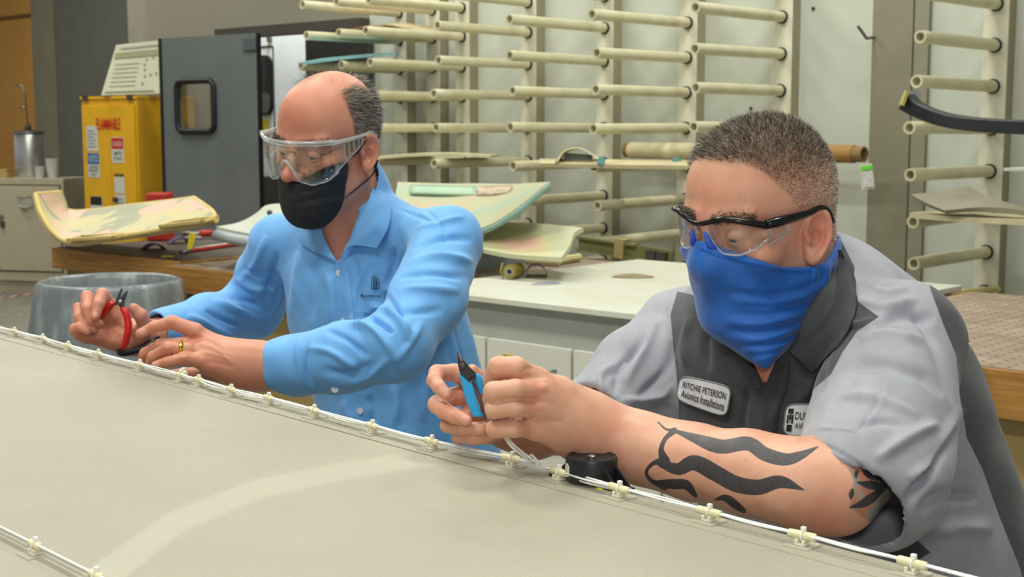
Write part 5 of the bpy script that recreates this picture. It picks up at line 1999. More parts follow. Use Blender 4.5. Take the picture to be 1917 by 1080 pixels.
def shirtR(p):
    t = ell(p, P(1505, 700, 1.775), (.185, .135, .19), AXT)
    t = smin(t, ell(p, P(1600, 935, 1.83), (.205, .175, .23), AXT), .12)
    t = smin(t, ell(p, P(1660, 1100, 1.88), (.21, .18, .2), AXT), .1)
    t = smin(t, cap(p, P(1545, 590, 1.70), LS + [0, 0, -.002], .052, .070), .05)
    t = smin(t, cap(p, P(1440, 600, 1.78), RSh, .055, .062), .05)
    t = smin(t, ell(p, P(1655, 770, 1.76), (.1, .12, .14), AXT), .06)
    t = smax(t, -cap(p, HL(0, -.02, -.02), NB + AXT[1] * .005, .07, .062), .012)
    s1 = smax(slv(p, 0), (p - hemc) @ armd, .004)
    s1 = smax(s1, -smax(slv(p, -.0085), -((p - hemc) @ armd + .10), .005), .001)
    s2 = smax(r_sl(p, 0), (p - r_end) @ r_dir, .004)
    s2 = smax(s2, -smax(r_sl(p, -.0085), -((p - r_end) @ r_dir + .06), .005), .001)
    t = smin(t, s1, .022)
    return smin(t, s2, .03)


c = P(1520, 800, 1.72)
Vs, Fs = sculpt(shirtR, P(1520, 800, 1.72) - [.42, .50, .42], P(1520, 800, 1.72) + [.42, .30, .33], .0030)
Vs = relax(Vs, Fs, 3, .5)
Ns = vnormals(Vs, Fs)
FR = [  # his left sleeve and shoulder
    ([(1600, 560), (1650, 575), (1720, 560)], 10, .004), ([(1640, 610), (1690, 590), (1750, 600)], 12, -.005), ([(1610, 640), (1660, 625), (1730, 640)], 10, .005),
    ([(1585, 690), (1640, 680), (1720, 700), (1770, 740)], 14, -.005), ([(1570, 740), (1640, 745), (1720, 780)], 12, .004), ([(1640, 860), (1700, 820), (1760, 790)], 12, .006, 1.2, 1.75),
    ([(1690, 950), (1740, 880), (1790, 800)], 10, -.010, 1.2, 1.9), ([(1700, 900), (1755, 850), (1800, 760)], 9, .007), ([(1600, 800), (1650, 790), (1700, 800)], 9, -.003),
    ([(1720, 960), (1760, 930), (1830, 930)], 12, -.007), ([(1740, 1000), (1800, 985), (1860, 990)], 14, .006), ([(1700, 560), (1745, 640), (1790, 760)], 10, -.004),
    ([(1620, 530), (1660, 545), (1700, 540)], 7, .003), ([(1580, 600), (1610, 610), (1640, 600)], 8, .004),
    # chest and placket side
    ([(1290, 590), (1282, 640), (1284, 690)], 10, .004), ([(1330, 600), (1322, 650), (1326, 695)], 10, -.004), ([(1400, 720), (1390, 790), (1395, 820)], 8, -.004), ([(1540, 660), (1520, 720), (1490, 760)], 12, .005),
    ([(1560, 620), (1545, 680), (1530, 740)], 7, -.005), ([(1440, 720), (1450, 770), (1440, 810)], 9, .003),
    # his right sleeve
    ([(1240, 590), (1210, 640), (1170, 720)], 10, .005), ([(1260, 640), (1240, 700), (1190, 750)], 9, -.006), ([(1200, 640), (1160, 690), (1150, 740)], 8, -.005), ([(1265, 720), (1230, 745), (1160, 750)], 8, .005), ([(1150, 680), (1125, 710), (1135, 745)], 7, .004),
    ([(1255, 760), (1220, 770), (1180, 765)], 8, -.005), ([(1225, 610), (1190, 660), (1120, 715)], 7, -.004),
    # stitched sleeve pocket and hem
    ([(1492, 842), (1540, 836), (1588, 856), (1632, 896), (1660, 944), (1680, 975)], 3, -.0018, 1.2, 1.6), ([(1580, 694), (1665, 698)], 3, -.0015), ([(1665, 698), (1640, 760), (1605, 806)], 3, -.0015), ([(1605, 806), (1520, 802)], 3, .0018), ([(1668, 700), (1645, 762), (1610, 808)], 3, .0012)]
Vs = fold(Vs, Ns, [(a[0], a[1] * .85, a[2] * 1.4) + tuple(a[3:]) for a in FR])
Vs = Vs + Ns * (.0011 * np.sin(Vs @ np.array([31, 47, 23.])) * np.sin(Vs @ np.array([-27, 19, 53.])) + .0008 * np.sin(Vs @ np.array([83, -61, 97.])))[:, None]
x, y, d = pix(Vs)
# charcoal panels: front, yoke and back; grey sleeves and sides
frontp = [(1268, 545), (1255, 590), (1260, 640), (1267, 705), (1272, 790), (1262, 860), (1560, 1000), (1700, 1060), (1742, 1034), (1690, 985), (1600, 960), (1480, 840), (1520, 775), (1540, 750), (1560, 700), (1577, 660), (1605, 620), (1647, 594), (1620, 575), (1597, 556),
          (1600, 500), (1570, 440), (1400, 470), (1330, 560)]
sdF = poly_sd(x, y, frontp)
backp = [(1738, 530), (1745, 550), (1765, 605), (1790, 665), (1797, 740), (1810, 820), (1840, 880), (1870, 965), (1910, 1065), (1925, 1120), (2300, 1120), (2300, 400), (1740, 400)]
sdB = poly_sd(x, y, backp)
onsl = np.minimum(smax(slv(Vs, .004), (Vs - hemc) @ armd - .01, 0), smax(r_sl(Vs, .004), (Vs - r_end) @ r_dir - .01, 0))
# the left sleeve lies in front of the chest: it keeps its grey beyond the front seam
sl_only = (slv(Vs, .006) < 0) & ((Vs - LS) @ armd > .03)
xl = np.interp(y, [590, 620, 660, 700, 740, 800], [1650, 1605, 1577, 1556, 1510, 1440])
sdF = np.where(sl_only, np.maximum(sdF, x - xl), sdF)
lat = (Vs - P(1560, 800, 1.8)) @ AXT.T
behind = lat[:, 1] < -.05
dark = np.minimum(sdF, sdB)
dark = np.where(((CAMP - Vs) * Ns).sum(1) < -.15, np.where(behind & (onsl > .0), -10, np.where(onsl < 0, 10, dark)), dark)
inner = slv(Vs, -.0025) < 0
t = NT('work_shirt_cloth')
vec = t.coord('Object')
f = t.noise(35, 4, .6, vec)
g_ = t.ramp(f, [(0.3, '#8f9099'), (0.7, '#9c9da6')])
k_ = t.ramp(f, [(0.3, '#35373a'), (0.7, '#404246')])
t.color(t.mix(t.rng(t.attr('dark').outputs['Fac'], -1.2, 1.2, 1, 0), g_, k_))
t.set(Roughness=.8)
t.b.inputs['Sheen Weight'].default_value = .15
wv = t.n('ShaderNodeTexWave')
wv.inputs['Scale'].default_value = 220
t.link(vec, wv.inputs['Vector'])
t.bump(t.math('ADD', wv.outputs['Fac'], t.noise(700, 2, .6, vec)), .25, .0005)
shR = mesh_obj('work_shirt', Vs, Fs, t.m, man_r, True, world=True, attrs={'dark': dark})
m_char = mat('charcoal_cloth', '#3a3c3f', .8, var=.08, vscale=40, bump=.2, bscale=500)
bv_shR = bvh(Vs, Fs)
bv_shT = bvh(Vs, Fs[((slv(Vs, .006) > 0) & (r_sl(Vs, .004) > 0))[Fs].all(1)])

# ------------------------------------------------------------------ blue neck gaiter
def gaiter(p):
    q = ((p - HO) @ HA.T).astype(np.float32)
    al = np.abs(q[:, 0])
    s = np.stack([al, q[:, 1], q[:, 2]], 1)
    d = head_sdf_low(s) - .0045
    c1 = cap(p, HL(0, .010, -.075), P(1460, 612, 1.69), .060, .044)
    d = smin(d, c1, .035)
    d = smin(d, cap(p, HL(0, .046, -.080), P(1424, 638, 1.64), .030, .020), .035)
    d = smin(d, cap(p, HL(0, -.035, -.06), NB, .068, .072), .05)
    tip = chain(p, [P(1425, 622, 1.64), P(1432, 678, 1.62)], [.030, .006])
    d = smin(d, tip, .03)
    ut = np.interp(q[:, 1], [-.12, -.07, -.03, -.005, .02, .05, .08, .10, .118], [-.015, -.022, -.036, -.036, -.034, -.028, -.014, .002, .014])
    d = smax(d, q[:, 2] - ut, .002)
    d = smax(d, -(headR(p) - .0008), .0005)
    return d


def head_sdf_low(s):
    d = ell(s, (0, .032, -.036), (.0575, .0565, .076))
    d = smin(d, ell(s, (0, -.010, .03), (.080, .099, .085)), .03)
    d = smin(d, cap(s, (.0555, -.004, -.045), (.019, .061, -.094), .018, .018), .025)
    d = smin(d, ell(s, (0, .067, -.098), (.022, .021, .021)), .025)
    d = smin(d, ell(s, (.046, .057, -.013), (.0225, .0245, .0205)), .025)
    n = chain(s, [(0, .092, .024), (0, .097, -.003), (0, .099, -.022)], [.008, .009, .010], .006)
    n = smin(n, cap(s, (0, .096, -.024), (0, .074, -.09), .010, .014), .02)
    n = smin(n, cap(s, (.012, .090, -.026), (.032, .070, -.05), .011, .013), .03)
    return smin(d, n, .018)


Vg, Fg = sculpt(gaiter, P(1430, 560, 1.62) - [.17, .2, .19], P(1430, 560, 1.62) + [.17, .2, .15], .0024)
Vg = relax(Vg, Fg, 3, .5)
Ng = vnormals(Vg, Fg)
FG = [([(1312, 462), (1400, 489), (1480, 505), (1530, 503)], 4, .0014), ([(1310, 457), (1400, 483), (1480, 499), (1530, 497)], 2.5, -.0010), ([(1310, 468), (1400, 496), (1480, 512), (1528, 509)], 2.5, -.0010),
      ([(1360, 560), (1430, 566), (1500, 556), (1545, 530)], 8, .0030), ([(1350, 545), (1430, 553), (1500, 543), (1540, 515)], 7, -.0022), ([(1345, 600), (1420, 606), (1490, 590), (1545, 560)], 8, .0034), ([(1370, 585), (1430, 590), (1500, 575)], 6, -.0030),
      ([(1360, 630), (1420, 636), (1480, 618), (1540, 580)], 7, .0034), ([(1365, 617), (1425, 622), (1490, 603)], 6, -.0030), ([(1390, 655), (1430, 655), (1475, 640), (1520, 610)], 6, .003), ([(1400, 645), (1440, 645), (1490, 628)], 5, -.0028),
      ([(1410, 675), (1440, 668), (1470, 655)], 5, .0025), ([(1527, 490), (1524, 530), (1535, 560)], 3, .0016), ([(1550, 480), (1548, 520), (1540, 560)], 6, .003), ([(1560, 500), (1557, 540)], 5, -.003), ([(1538, 500), (1540, 530)], 4, -.002), ([(1330, 480), (1318, 520), (1330, 570)], 14, .002)]
Vg = fold(Vg, Ng, FG)
t = NT('gaiter_jersey')
t.color(t.ramp(t.noise(40, 3), [(0.3, '#0a56ac'), (0.7, '#0e63bf')]))
t.set(Roughness=.62)
t.b.inputs['Sheen Weight'].default_value = .25
t.bump(t.noise(900, 2), .2, .0004)
ga = thing('neck_gaiter', 'bright blue neck gaiter pulled over nose and mouth', 'neck gaiter', HO)
mesh_obj('tube', Vg, Fg, t.m, ga, True, world=True)
bv_g = bvh(Vg, Fg)
# overlocked seam along the upper edge
pts = [cast([bv_g], x_, y_, .0012, 1.55) for x_, y_ in spline([(1312, 466), (1340, 477), (1400, 493), (1450, 504), (1490, 508), (1520, 506)], 60)]
zz_ = []
for i, p in enumerate(pts):
    zz_.append(p + HA[2] * (.0018 if i % 2 else -.0018))
MB().tube(zz_, .0005, 4).build('stitching', mat('thread_blue', '#1767cf', .6, var=0), ga, True, world=True)

# collar, placket, patches
def sheet(rows, trees, off, m, name, parent, thick=.0022, mm=8, nn=14, smooth=True):
    """cloth piece laid on the built surface: rows of measured (x, y, extra lift)"""
    R = [spline(r, nn) for r in rows]
    R = np.array([spline(np.array(R)[:, j], mm) for j in range(nn)]).transpose(1, 0, 2)
    G = np.array([[cast(trees, a[0], a[1], off + a[2], 1.7) for a in r] for r in R])
    for _ in range(2):
        G[1:-1, 1:-1] = .5 * G[1:-1, 1:-1] + .125 * (G[:-2, 1:-1] + G[2:, 1:-1] + G[1:-1, :-2] + G[1:-1, 2:])
    o = MB().grid(G, thick).build(name, m, parent, smooth, world=True, sharp=50)
    return o, G


TR = [bv_shR, bv_g]
sheet([[(1572, 468, .004), (1566, 545, .006), (1545, 600, .008), (1478, 657, .004)], [(1588, 492, .012), (1590, 560, .014), (1565, 620, .014), (1498, 674, .012)], [(1600, 525, .006), (1603, 575, .004), (1580, 632, .004), (1522, 697, .006)]],
      TR, .003, m_char, 'collar', man_r, .003, 10, 18)
sheet([[(1352, 590, .002), (1362, 628, .002), (1384, 655, .002)], [(1338, 600, .006), (1346, 635, .008), (1362, 660, .004)], [(1328, 606, .002), (1333, 632, .004), (1341, 652, .006)]], [bv_shT], .003, m_char, 'collar', man_r, .003, 8, 10)
sheet([[(1455, 690, 0), (1446, 730, 0), (1430, 780, 0), (1425, 830, 0)], [(1470, 684, .003), (1462, 728, .003), (1446, 780, .003), (1440, 830, .003)], [(1478, 676, 0), (1470, 730, 0), (1455, 780, 0), (1450, 830, 0)]], [bv_shR], .002, m_char, 'placket', man_r, .0024, 6, 14)
sheet([[(1372, 652, 0), (1392, 690, 0), (1412, 730, 0)], [(1382, 652, .003), (1402, 690, .003), (1420, 728, .003)], [(1392, 656, 0), (1410, 690, 0), (1424, 722, 0)]], [bv_shR], .002, m_char, 'placket', man_r, .0024, 5, 10)
# bare throat in the open neck
sheet([[(1404, 664, 0), (1430, 716, 0)], [(1430, 668, .002), (1432, 714, .002)], [(1458, 664, 0), (1434, 716, 0)]], [bv_shR], .0025, mat('throat_skin', '#c07a62', .5, var=.05), 'throat', man_r, .002, 6, 8)

m_patch = mat('patch_white', '#d9dade', .7, var=.03, vscale=60, bump=.3, bscale=700)
m_pedge = mat('patch_border_grey', '#7d8188', .7, var=.05)


def carrier(corners, trees, nu=22, nv=12, lift=.003):
    """gently curved face laid on the cloth inside the measured corners (tl, tr, br, bl)"""
    c = [V3(q) for q in corners]

    def bil(u, v):
        a = c[0] + (c[1] - c[0]) * u
        b = c[3] + (c[2] - c[3]) * u
        return a + (b - a) * v

    us, vs = np.linspace(0, 1, nu), np.linspace(0, 1, nv)
    D = np.full((nv, nu), np.nan)
    for j, v in enumerate(vs):
        for i, u in enumerate(us):
            h = cast(trees, *bil(u, v), lift)
            if h is not None:
                D[j, i] = (h - CAMP) @ c_f
    ok = ~np.isnan(D)
    med = np.median(D[ok])
    ok &= np.abs(D - med) < .06
    UU, VV = np.meshgrid(us, vs)
    B = np.stack([np.ones_like(UU), UU, VV, UU * VV], -1)
    B[..., 3] *= .0
    co = np.linalg.lstsq(B[ok], D[ok], rcond=None)[0]
    fit = B @ co
    D = np.where(ok, D, fit)
    for _ in range(10):
        E = D.copy()
        E[1:-1, :] = .5 * E[1:-1, :] + .25 * (E[:-2, :] + E[2:, :])
        E[:, 1:-1] = .5 * E[:, 1:-1] + .25 * (E[:, :-2] + E[:, 2:])
        D = E
    C = np.array([[P(*bil(u, v), D[j, i]) for i, u in enumerate(us)] for j, v in enumerate(vs)])
    nrm = np.cross(C[-1, 0] - C[0, 0], C[0, -1] - C[0, 0])
    nrm /= np.linalg.norm(nrm)
    if nrm @ (CAMP - C[0, 0]) < 0:
        nrm = -nrm

    def at(u, v, off):
        fu, fv = np.clip(u, 0, 1) * (nu - 1), np.clip(v, 0, 1) * (nv - 1)
        i, j = min(int(fu), nu - 2), min(int(fv), nv - 2)
        a, b = fu - i, fv - j
        q = (C[j, i] * (1 - a) + C[j, i + 1] * a) * (1 - b) + (C[j + 1, i] * (1 - a) + C[j + 1, i + 1] * a) * b
        return q + nrm * (off + .0015)
    return at


def patch(name, label, corners, lines, thing_parent, icon=None):
    """woven patch: border, field and lettering, laid on the shirt"""
    at = carrier(corners, [bv_shT], lift=.006)

    n = 40
    ring = []
    for k in range(n):
        a_ = 2 * math.pi * k / n
        e = 5.0
        ring.append((.5 + .5 * np.sign(math.cos(a_)) * abs(math.cos(a_)) ** (2 / e), .5 + .5 * np.sign(math.sin(a_)) * abs(math.sin(a_)) ** (2 / e)))
    root = man_r
    fv_, ff_ = [at(.5, .5, 0)], []
    for s_ in (.17, .34, .5, .67, .84, 1.0):
        fv_ += [at(.5 + (u - .5) * s_, .5 + (v - .5) * s_, 0) for u, v in ring]
    ff_ += [(0, 1 + k, 1 + (k + 1) % n) for k in range(n)]
    for q in range(5):
        ff_ += [(1 + q * n + k, 1 + (q + 1) * n + k, 1 + (q + 1) * n + (k + 1) % n, 1 + q * n + (k + 1) % n) for k in range(n)]
    o = mesh_obj(name, fv_, ff_, m_patch, root, False, world=True)
    o['label'] = label
    MB().tube([at(u, v, -.0004) for u, v in ring], .0011, 6, closed=True).build('border', m_pedge, o, True, world=True)
    mb = MB()
    for (tx, u0, v0, u1, v1) in lines:
        place_text(mb, tx, u0, v1, u1, v0, lambda a, b: at(a, b, .0012), .012)
    if icon:
        for poly in icon:
            mb.add([at(u, v, .0012) for u, v in poly], [tuple(range(len(poly)))])
    mb.build('lettering', m_blk, o, False, world=True)
    return o


patch('name_patch', 'white name patch with two lines of black lettering', [(1276, 702), (1371, 724), (1361, 782), (1267, 748)],
      [('RITCHIE PETERSON', .09, .22, .94, .45), ('Avionics Installations', .09, .54, .94, .82)], man_r)
# emblem: small dark tile with a light notch, then the company name
ic = [[(.06 + (u - .08) * .75, v) for u, v in q] for q in ([(.10, .14), (.27, .14), (.27, .30), (.10, .30)], [(.08, .34), (.14, .34), (.14, .62), (.08, .62)], [(.23, .34), (.29, .34), (.29, .62), (.23, .62)], [(.15, .32), (.22, .32), (.22, .50), (.15, .50)],
      [(.10, .66), (.27, .66), (.27, .88), (.10, .88)], [(.16, .54), (.21, .54), (.185, .62)])]
patch('company_patch', 'white company patch with emblem half hidden by the sleeve', [(1473, 756), (1548, 757), (1544, 820), (1466, 813)],
      [('DUNCAN', .26, .24, .90, .48), ('AVIATION', .27, .58, .89, .76)], man_r, ic)

# dark trousers below the shirt
trouR = lambda p: smin(ell(p, P(1620, 1180, 1.80), (.2, .19, .16), AXT), cap(p, P(1600, 1160, 1.78), P(1500, 1300, 1.62), .12, .1), .05)
c = P(1600, 1200, 1.78)
Vq, Fq = sculpt(trouR, c - [.35, .4, .3], c + [.35, .35, .25], .012)
mesh_obj('trousers', Vq, Fq, m_char, man_r, True, world=True)

# ------------------------------------------------------------------ his safety glasses
m_clr = mat_clear('spectacle_lens', (.97, .98, .98, 1), .02, .05)
m_rim = NT('clear_rim')
m_rim.set(Roughness=.08)
m_rim.color('#d9dde0')
m_rim.b.inputs['Alpha'].default_value = .42
m_rim.b.inputs['Specular IOR Level'].default_value = .9
m_rim = m_rim.m
m_fblk = mat('frame_black', '#101113', .18, var=0)
HG = lambda l, f, u: HL(l, f, u + .015 * np.clip((f + .02) / .06, 0, 1))
gl = thing('safety_glasses', 'black browed clear safety glasses worn by the man with the gaiter', 'safety glasses', HG(0, .11, 0))
brow = [(-.064, .072, .018), (-.054, .096, .023), (-.034, .109, .024), (-.012, .112, .015), (0, .113, .013), (.012, .112, .015), (.034, .108, .021), (.055, .094, .017), (.067, .070, .010)]
bp_ = spline([HG(*q) for q in brow], 40)
MB().tube(bp_, np.interp(np.linspace(0, 1, 40), [0, .1, .5, .9, 1], [.004, .0036, .0030, .0036, .0048]), 10).build('brow_bar', m_fblk, gl, True, world=True)
for sg in (1, -1):
    arm_ = spline([HG(sg * .067, .070, .011 if sg > 0 else .019), HG(sg * .075, .050, .013), HG(sg * .083, .015, .022), HG(sg * .084, -.005, .030), HG(sg * .083, -.022, .028), HG(sg * .078, -.038, .010)], 24)
    MB().tube(arm_, np.interp(np.linspace(0, 1, 24), [0, .15, .4, 1], [.0055, .0062, .0038, .0026]), 10).build('temple', m_fblk, gl, True, world=True)
    A_ = []
    for u in np.linspace(0, 1, 14):
        l = .010 + .057 * u
        ftop = np.interp(l, [0, .012, .034, .055, .067], [.113, .112, .108, .094, .070])
        top_ = np.interp(l, [0, .012, .034, .055, .067], [.013, .015, .021, .018, .012])
        bot = np.interp(u, [0, .12, .3, .6, .85, 1], [.000, -.014, -.022, -.024, -.018, -.004])
        A_.append([HG(sg * l, ftop - .006 * v - .002, top_ + (bot - top_) * v) for v in np.linspace(0, 1, 6)])
    A_ = np.array(A_)
    o = MB().grid(A_, .0016).build('lens', m_clr, gl, True, world=True)
    rim = np.concatenate([A_[0, :], A_[1:-1, -1], A_[-1, ::-1]])
    MB().tube(rim, .0014, 6).build('rim', m_rim, o, True, world=True)
    # side shield
    S_ = np.array([[HG(sg * (.0675 + .008 * u), .068 - .026 * u, (.010 + (-.024 * (1 - .35 * u)) * v) + .003 * u) for v in np.linspace(0, 1, 5)] for u in np.linspace(0, 1, 6)])
    o = MB().grid(S_, .0014).build('side_shield', m_clr, gl, True, world=True)
    MB().tube(np.concatenate([S_[:, -1], S_[-1, ::-1]]), .0009, 6).build('rim', m_rim, o, True, world=True)
    MB().tube([HG(sg * .010, .113, .004), HG(sg * .013, .108, -.012), HG(sg * .019, .101, -.020)], [.002, .0045, .003], 8).build('nose_pad', mat('pad_blue', '#2f55c4', .3, var=0), gl, True, world=True)

# ------------------------------------------------------------------ blue cutters
ct = thing('flush_cutters', 'blue handled flush cutters held upright in the nearer pair of hands', 'cutters', P(880, 720, 1.545))


def slab(poly, d, th_, name, m, parent, tilt=0.0, bev=.0015):
    """flat tool part: measured outline at depth d, real thickness th_"""
    q = np.array([P(x_, y_, d + tilt * (y_ - 700)) for x_, y_ in poly])
    n = np.cross(q[1] - q[0], q[2] - q[0])
    nn = np.array([c_f] * len(q))
    k = len(poly)
    v = np.concatenate([q - nn * th_ / 2, q + nn * th_ / 2])
    fs = [tuple(range(k)), tuple(range(2 * k - 1, k - 1, -1))] + [(i, k + i, k + (i + 1) % k, (i + 1) % k) for i in range(k)]
    return MB().add(v, fs).build(name, m, parent, False, bev=bev, world=True)


m_cblk = mat('cutter_black', '#17181a', .35, var=0)
m_cblu = mat('cutter_blue', '#1f9fdb', .4, var=.03)
slab([(856, 657), (861, 661), (867, 673), (880, 688), (891, 699), (889, 713), (884, 706), (879, 716), (870, 709), (861, 698), (858, 684)], 1.545, .009, 'jaws', m_cblk, ct)
slab([(856, 657), (861, 661), (866, 672), (866, 679), (860, 672)], 1.5395, .002, 'cutting_edge', mat('steel_dark', '#77797c', .25, .8, var=0), ct, bev=.0003)
MB().lathe([(.0042, 0), (.0042, .0015), (.002, .002)], P(866, 686, 1.5405), 12, -c_f).build('rivet', mat('rivet', '#4c3f3a', .4, .5), ct, True, world=True)
slab([(860, 699), (866, 703), (880, 716), (886, 722), (892, 745), (899, 768), (905, 780), (886, 780), (880, 768), (872, 748), (866, 726)], 1.545, .011, 'handle', m_cblu, ct, bev=.003)
slab([(889, 700), (896, 699), (904, 706), (914, 722), (908, 738), (900, 738), (893, 722), (887, 711)], 1.552, .011, 'handle', m_cblu, ct, bev=.003)
slab([(880, 707), (884, 706), (892, 724), (901, 742), (908, 770), (912, 790), (904, 784), (896, 752), (887, 726)], 1.556, .006, 'spring', mat('spring_grey', '#6b6468', .4, .4), ct)
# wire end held between the hands
tag(MB().tube(spline([cpts[14] - RS_ * .03 + [0, 0, .002], cpts[14] - RS_ * .055 + RT * -.006 + [0, 0, .006], P(985, 857, 1.50), P(962, 840, 1.49), P(948, 823, 1.485), P(940, 805, 1.49)], 24), .0016, 7).build('wire', m_wire, smooth=True),
    'white wire rising from the bundle into the nearer hands', 'wire')
tag(MB().tube(spline([cpts[14] - RS_ * .03 + [0, 0, .0035], cpts[14] - RS_ * .050 + RT * -.008 + [0, 0, .008], P(990, 855, 1.505), P(968, 838, 1.495), P(953, 822, 1.49), P(946, 805, 1.495)], 24), .0013, 7).build('wire', m_wire, smooth=True),
    'second white wire rising from the bundle into the nearer hands, right of the first', 'wire')
# ------------------------------------------------------------------ man in the blue shirt
GO = P(618, 278, 2.42)
GA = head_axes(32, 11.5, 6)
man_l = thing('person', 'balding man in light blue button shirt with black face mask holding red cutters', 'person', (float(P(720, 800, 2.5)[0]), float(P(720, 800, 2.5)[1]), 0))


def GL(l, f, u):
    return GO + np.array([l, f, u]) @ GA


NB2 = P(676, 425, 2.50)
LS2, RS2 = P(838, 452, 2.33), P(522, 458, 2.60)
LE2, LW2 = P(742, 648, 2.13), P(500, 686, 2.17)
RE2, RW2 = P(474, 578, 2.70), P(292, 622, 2.47)
AX2 = head_axes(36, 0, 0)


def headL(p):
    q = ((p - GO) @ GA.T).astype(np.float32)
    d = head_sdf(q, {'w': .97, 'ear': 1.0, 'earf': -.008})
    n = cap(p, GL(0, -.020, -.03), NB2, .056, .062)
    n = smin(n, cap(p, GL(.0, .010, -.07), P(640, 520, 2.475), .040, .040), .03)
    n = smin(n, cap(p, GL(.035, -.02, -.03), P(640, 465, 2.45), .018, .010), .012)
    return smin(d, n, .025)


body = Flesh()
Vh2, Fh2 = sculpt(headL, GO - [.16, .17, .27], GO + [.17, .17, .17], .0021)
Vh2 = relax(Vh2, Fh2, 2, .4)
qk = (Vh2 - GO) @ GA.T


def hairL(q):
    l, f, u = q[:, 0], q[:, 1], q[:, 2]
    al = np.abs(l)
    line = np.interp(f, [-.11, -.06, -.03, -.012, .0, .012, .022, .03, .04], [-.07, -.05, .0, .030, .036, .018, .04, .085, .2])
    side = np.clip((u - line) / .008 + .5, 0, 1)
    # bald crown: hair only on the sides and back
    r = np.sqrt((l / .058) ** 2 + (np.maximum(f + .03, 0) / .5) ** 2)
    bald = np.clip((al - .045 - .012 * np.clip((.12 - u) / .05, 0, 1)) / .012, 0, 1)
    bald = np.maximum(bald, np.clip((-.06 - f) / .015, 0, 1))
    return side * bald


red = blob(Vh2, [(GL(0, .085, .085), .045, .42), (GL(.03, .06, .11), .04, .35), (GL(0, .118, -.02), .02, .65), (GL(.085, -.016, 0), .03, .55), (GL(.05, .06, -.02), .03, .3), (GL(0, .03, -.12), .05, .3), (P(630, 470, 2.4), .05, .5)])
body.add(Vh2, Fh2, red=red, stubble=hairL(qk) * .38 * (np.abs(qk[:, 0]) < .081))

# left hand resting on the cable
fing = [hpts([(385, 640, 2.18, 17), (366, 620, 2.17, 15.5), (322, 603, 2.165, 13), (286, 613, 2.165, 10.5), (262, 624, 2.165, 8.5)]),
        hpts([(385, 652, 2.17, 17), (345, 644, 2.165, 14), (300, 647, 2.17, 12.5), (272, 662, 2.18, 11), (266, 681, 2.19, 8.5)]),
        hpts([(385, 664, 2.16, 17), (352, 655, 2.145, 14), (316, 652, 2.135, 13), (287, 668, 2.145, 11), (279, 684, 2.155, 8.5)]),
        hpts([(392, 684, 2.15, 17), (372, 675, 2.14, 14), (344, 671, 2.125, 12.5), (312, 678, 2.125, 10.5), (291, 684, 2.13, 8.5)]),
        hpts([(430, 695, 2.20, 20), (380, 700, 2.215, 14), (345, 700, 2.225, 12), (322, 701, 2.23, 9)])]
palm = bones([((385, 637, 2.18, 18), (465, 672, 2.17, 28)), ((388, 650, 2.165, 18), (465, 678, 2.165, 30)), ((388, 665, 2.155, 19), (465, 686, 2.165, 32)), ((394, 684, 2.155, 19), (465, 695, 2.17, 28)), ((400, 672, 2.18, 26), (465, 688, 2.18, 34))])
arm = bones([((455, 683, 2.17, 37), (500, 686, 2.17, 39)), ((500, 686, 2.17, 38), (600, 680, 2.15, 44)), ((600, 680, 2.15, 44), (735, 650, 2.15, 44))])
fn2 = lambda p: hand_sdf(p, palm, fing, arm=arm, k_palm=.014, k_root=.009, k_arm=.025)
lo, hi = bounds(palm + arm, fing, .045)
Va2, Fa2 = sculpt(fn2, lo, hi, .0021)
Va2 = relax(Va2, Fa2, 2, .4)
Na2 = vnormals(Va2, Fa2)
Va2 = fold(Va2, Na2, [([(352, 637), (395, 650), (440, 668)], 4, .0014), ([(356, 655), (400, 663), (440, 676)], 4, .0012), ([(378, 676), (405, 680), (440, 688)], 4, -.0010), ([(362, 621), (395, 634), (430, 658)], 4, .0012),
                      ([(368, 668), (350, 662), (310, 668), (296, 678)], 2.5, -.0014), ([(372, 625), (352, 636), (330, 642)], 3, -.0012), ([(312, 648), (314, 656)], 5, .0010), ([(342, 666), (344, 676)], 5, .001), ([(320, 597), (322, 608)], 5, .001),
                      ([(400, 655), (420, 665), (432, 680)], 3, .0010), ([(378, 668), (382, 682), (378, 692)], 4, .0012)])
nl = nails(Va2, [(P(267, 621, 2.155), P(262, 624, 2.165) - P(280, 615, 2.165), .0068, .005), (P(291, 683, 2.122), P(288, 684, 2.13) - P(312, 678, 2.125), .006, .0048)])
body.add(Va2, Fa2, red=np.maximum(blob(Va2, [(P(322, 602, 2.15), .012, .6), (P(316, 651, 2.12), .012, .6), (P(344, 670, 2.11), .012, .6), (P(270, 662, 2.16), .014, .6), (P(268, 680, 2.17), .01, .5), (P(370, 630, 2.15), .02, .5), (P(390, 682, 2.13), .02, .4), (P(283, 612, 2.155), .01, .5)]), .12), nail=nl,
         stubble=blob(Va2, [(P(470, 680, 2.14), .025, .16)]))

# right hand with the red cutters, palm to the camera
fing = [hpts([(215, 590, 2.45, 14), (206, 570, 2.445, 12.5), (192, 551, 2.42, 12), (184, 570, 2.40, 11.5), (178, 592, 2.39, 9.5)]),
        hpts([(200, 596, 2.46, 14), (182, 573, 2.455, 12.5), (163, 555, 2.435, 11.5), (163, 578, 2.41, 11), (172, 600, 2.405, 10), (186, 606, 2.41, 8.5)]),
        hpts([(190, 610, 2.46, 14), (165, 594, 2.455, 12), (147, 577, 2.44, 10.5), (148, 594, 2.42, 10.5), (160, 610, 2.41, 10), (176, 616, 2.41, 8.5)]),
        hpts([(188, 632, 2.45, 14), (165, 632, 2.44, 12), (147, 626, 2.43, 11), (141, 616, 2.415, 10.5), (150, 612, 2.405, 9), (164, 620, 2.40, 8)]),
        hpts([(258, 630, 2.44, 20), (273, 610, 2.425, 14.5), (263, 590, 2.41, 12.5), (250, 577, 2.405, 10)])]
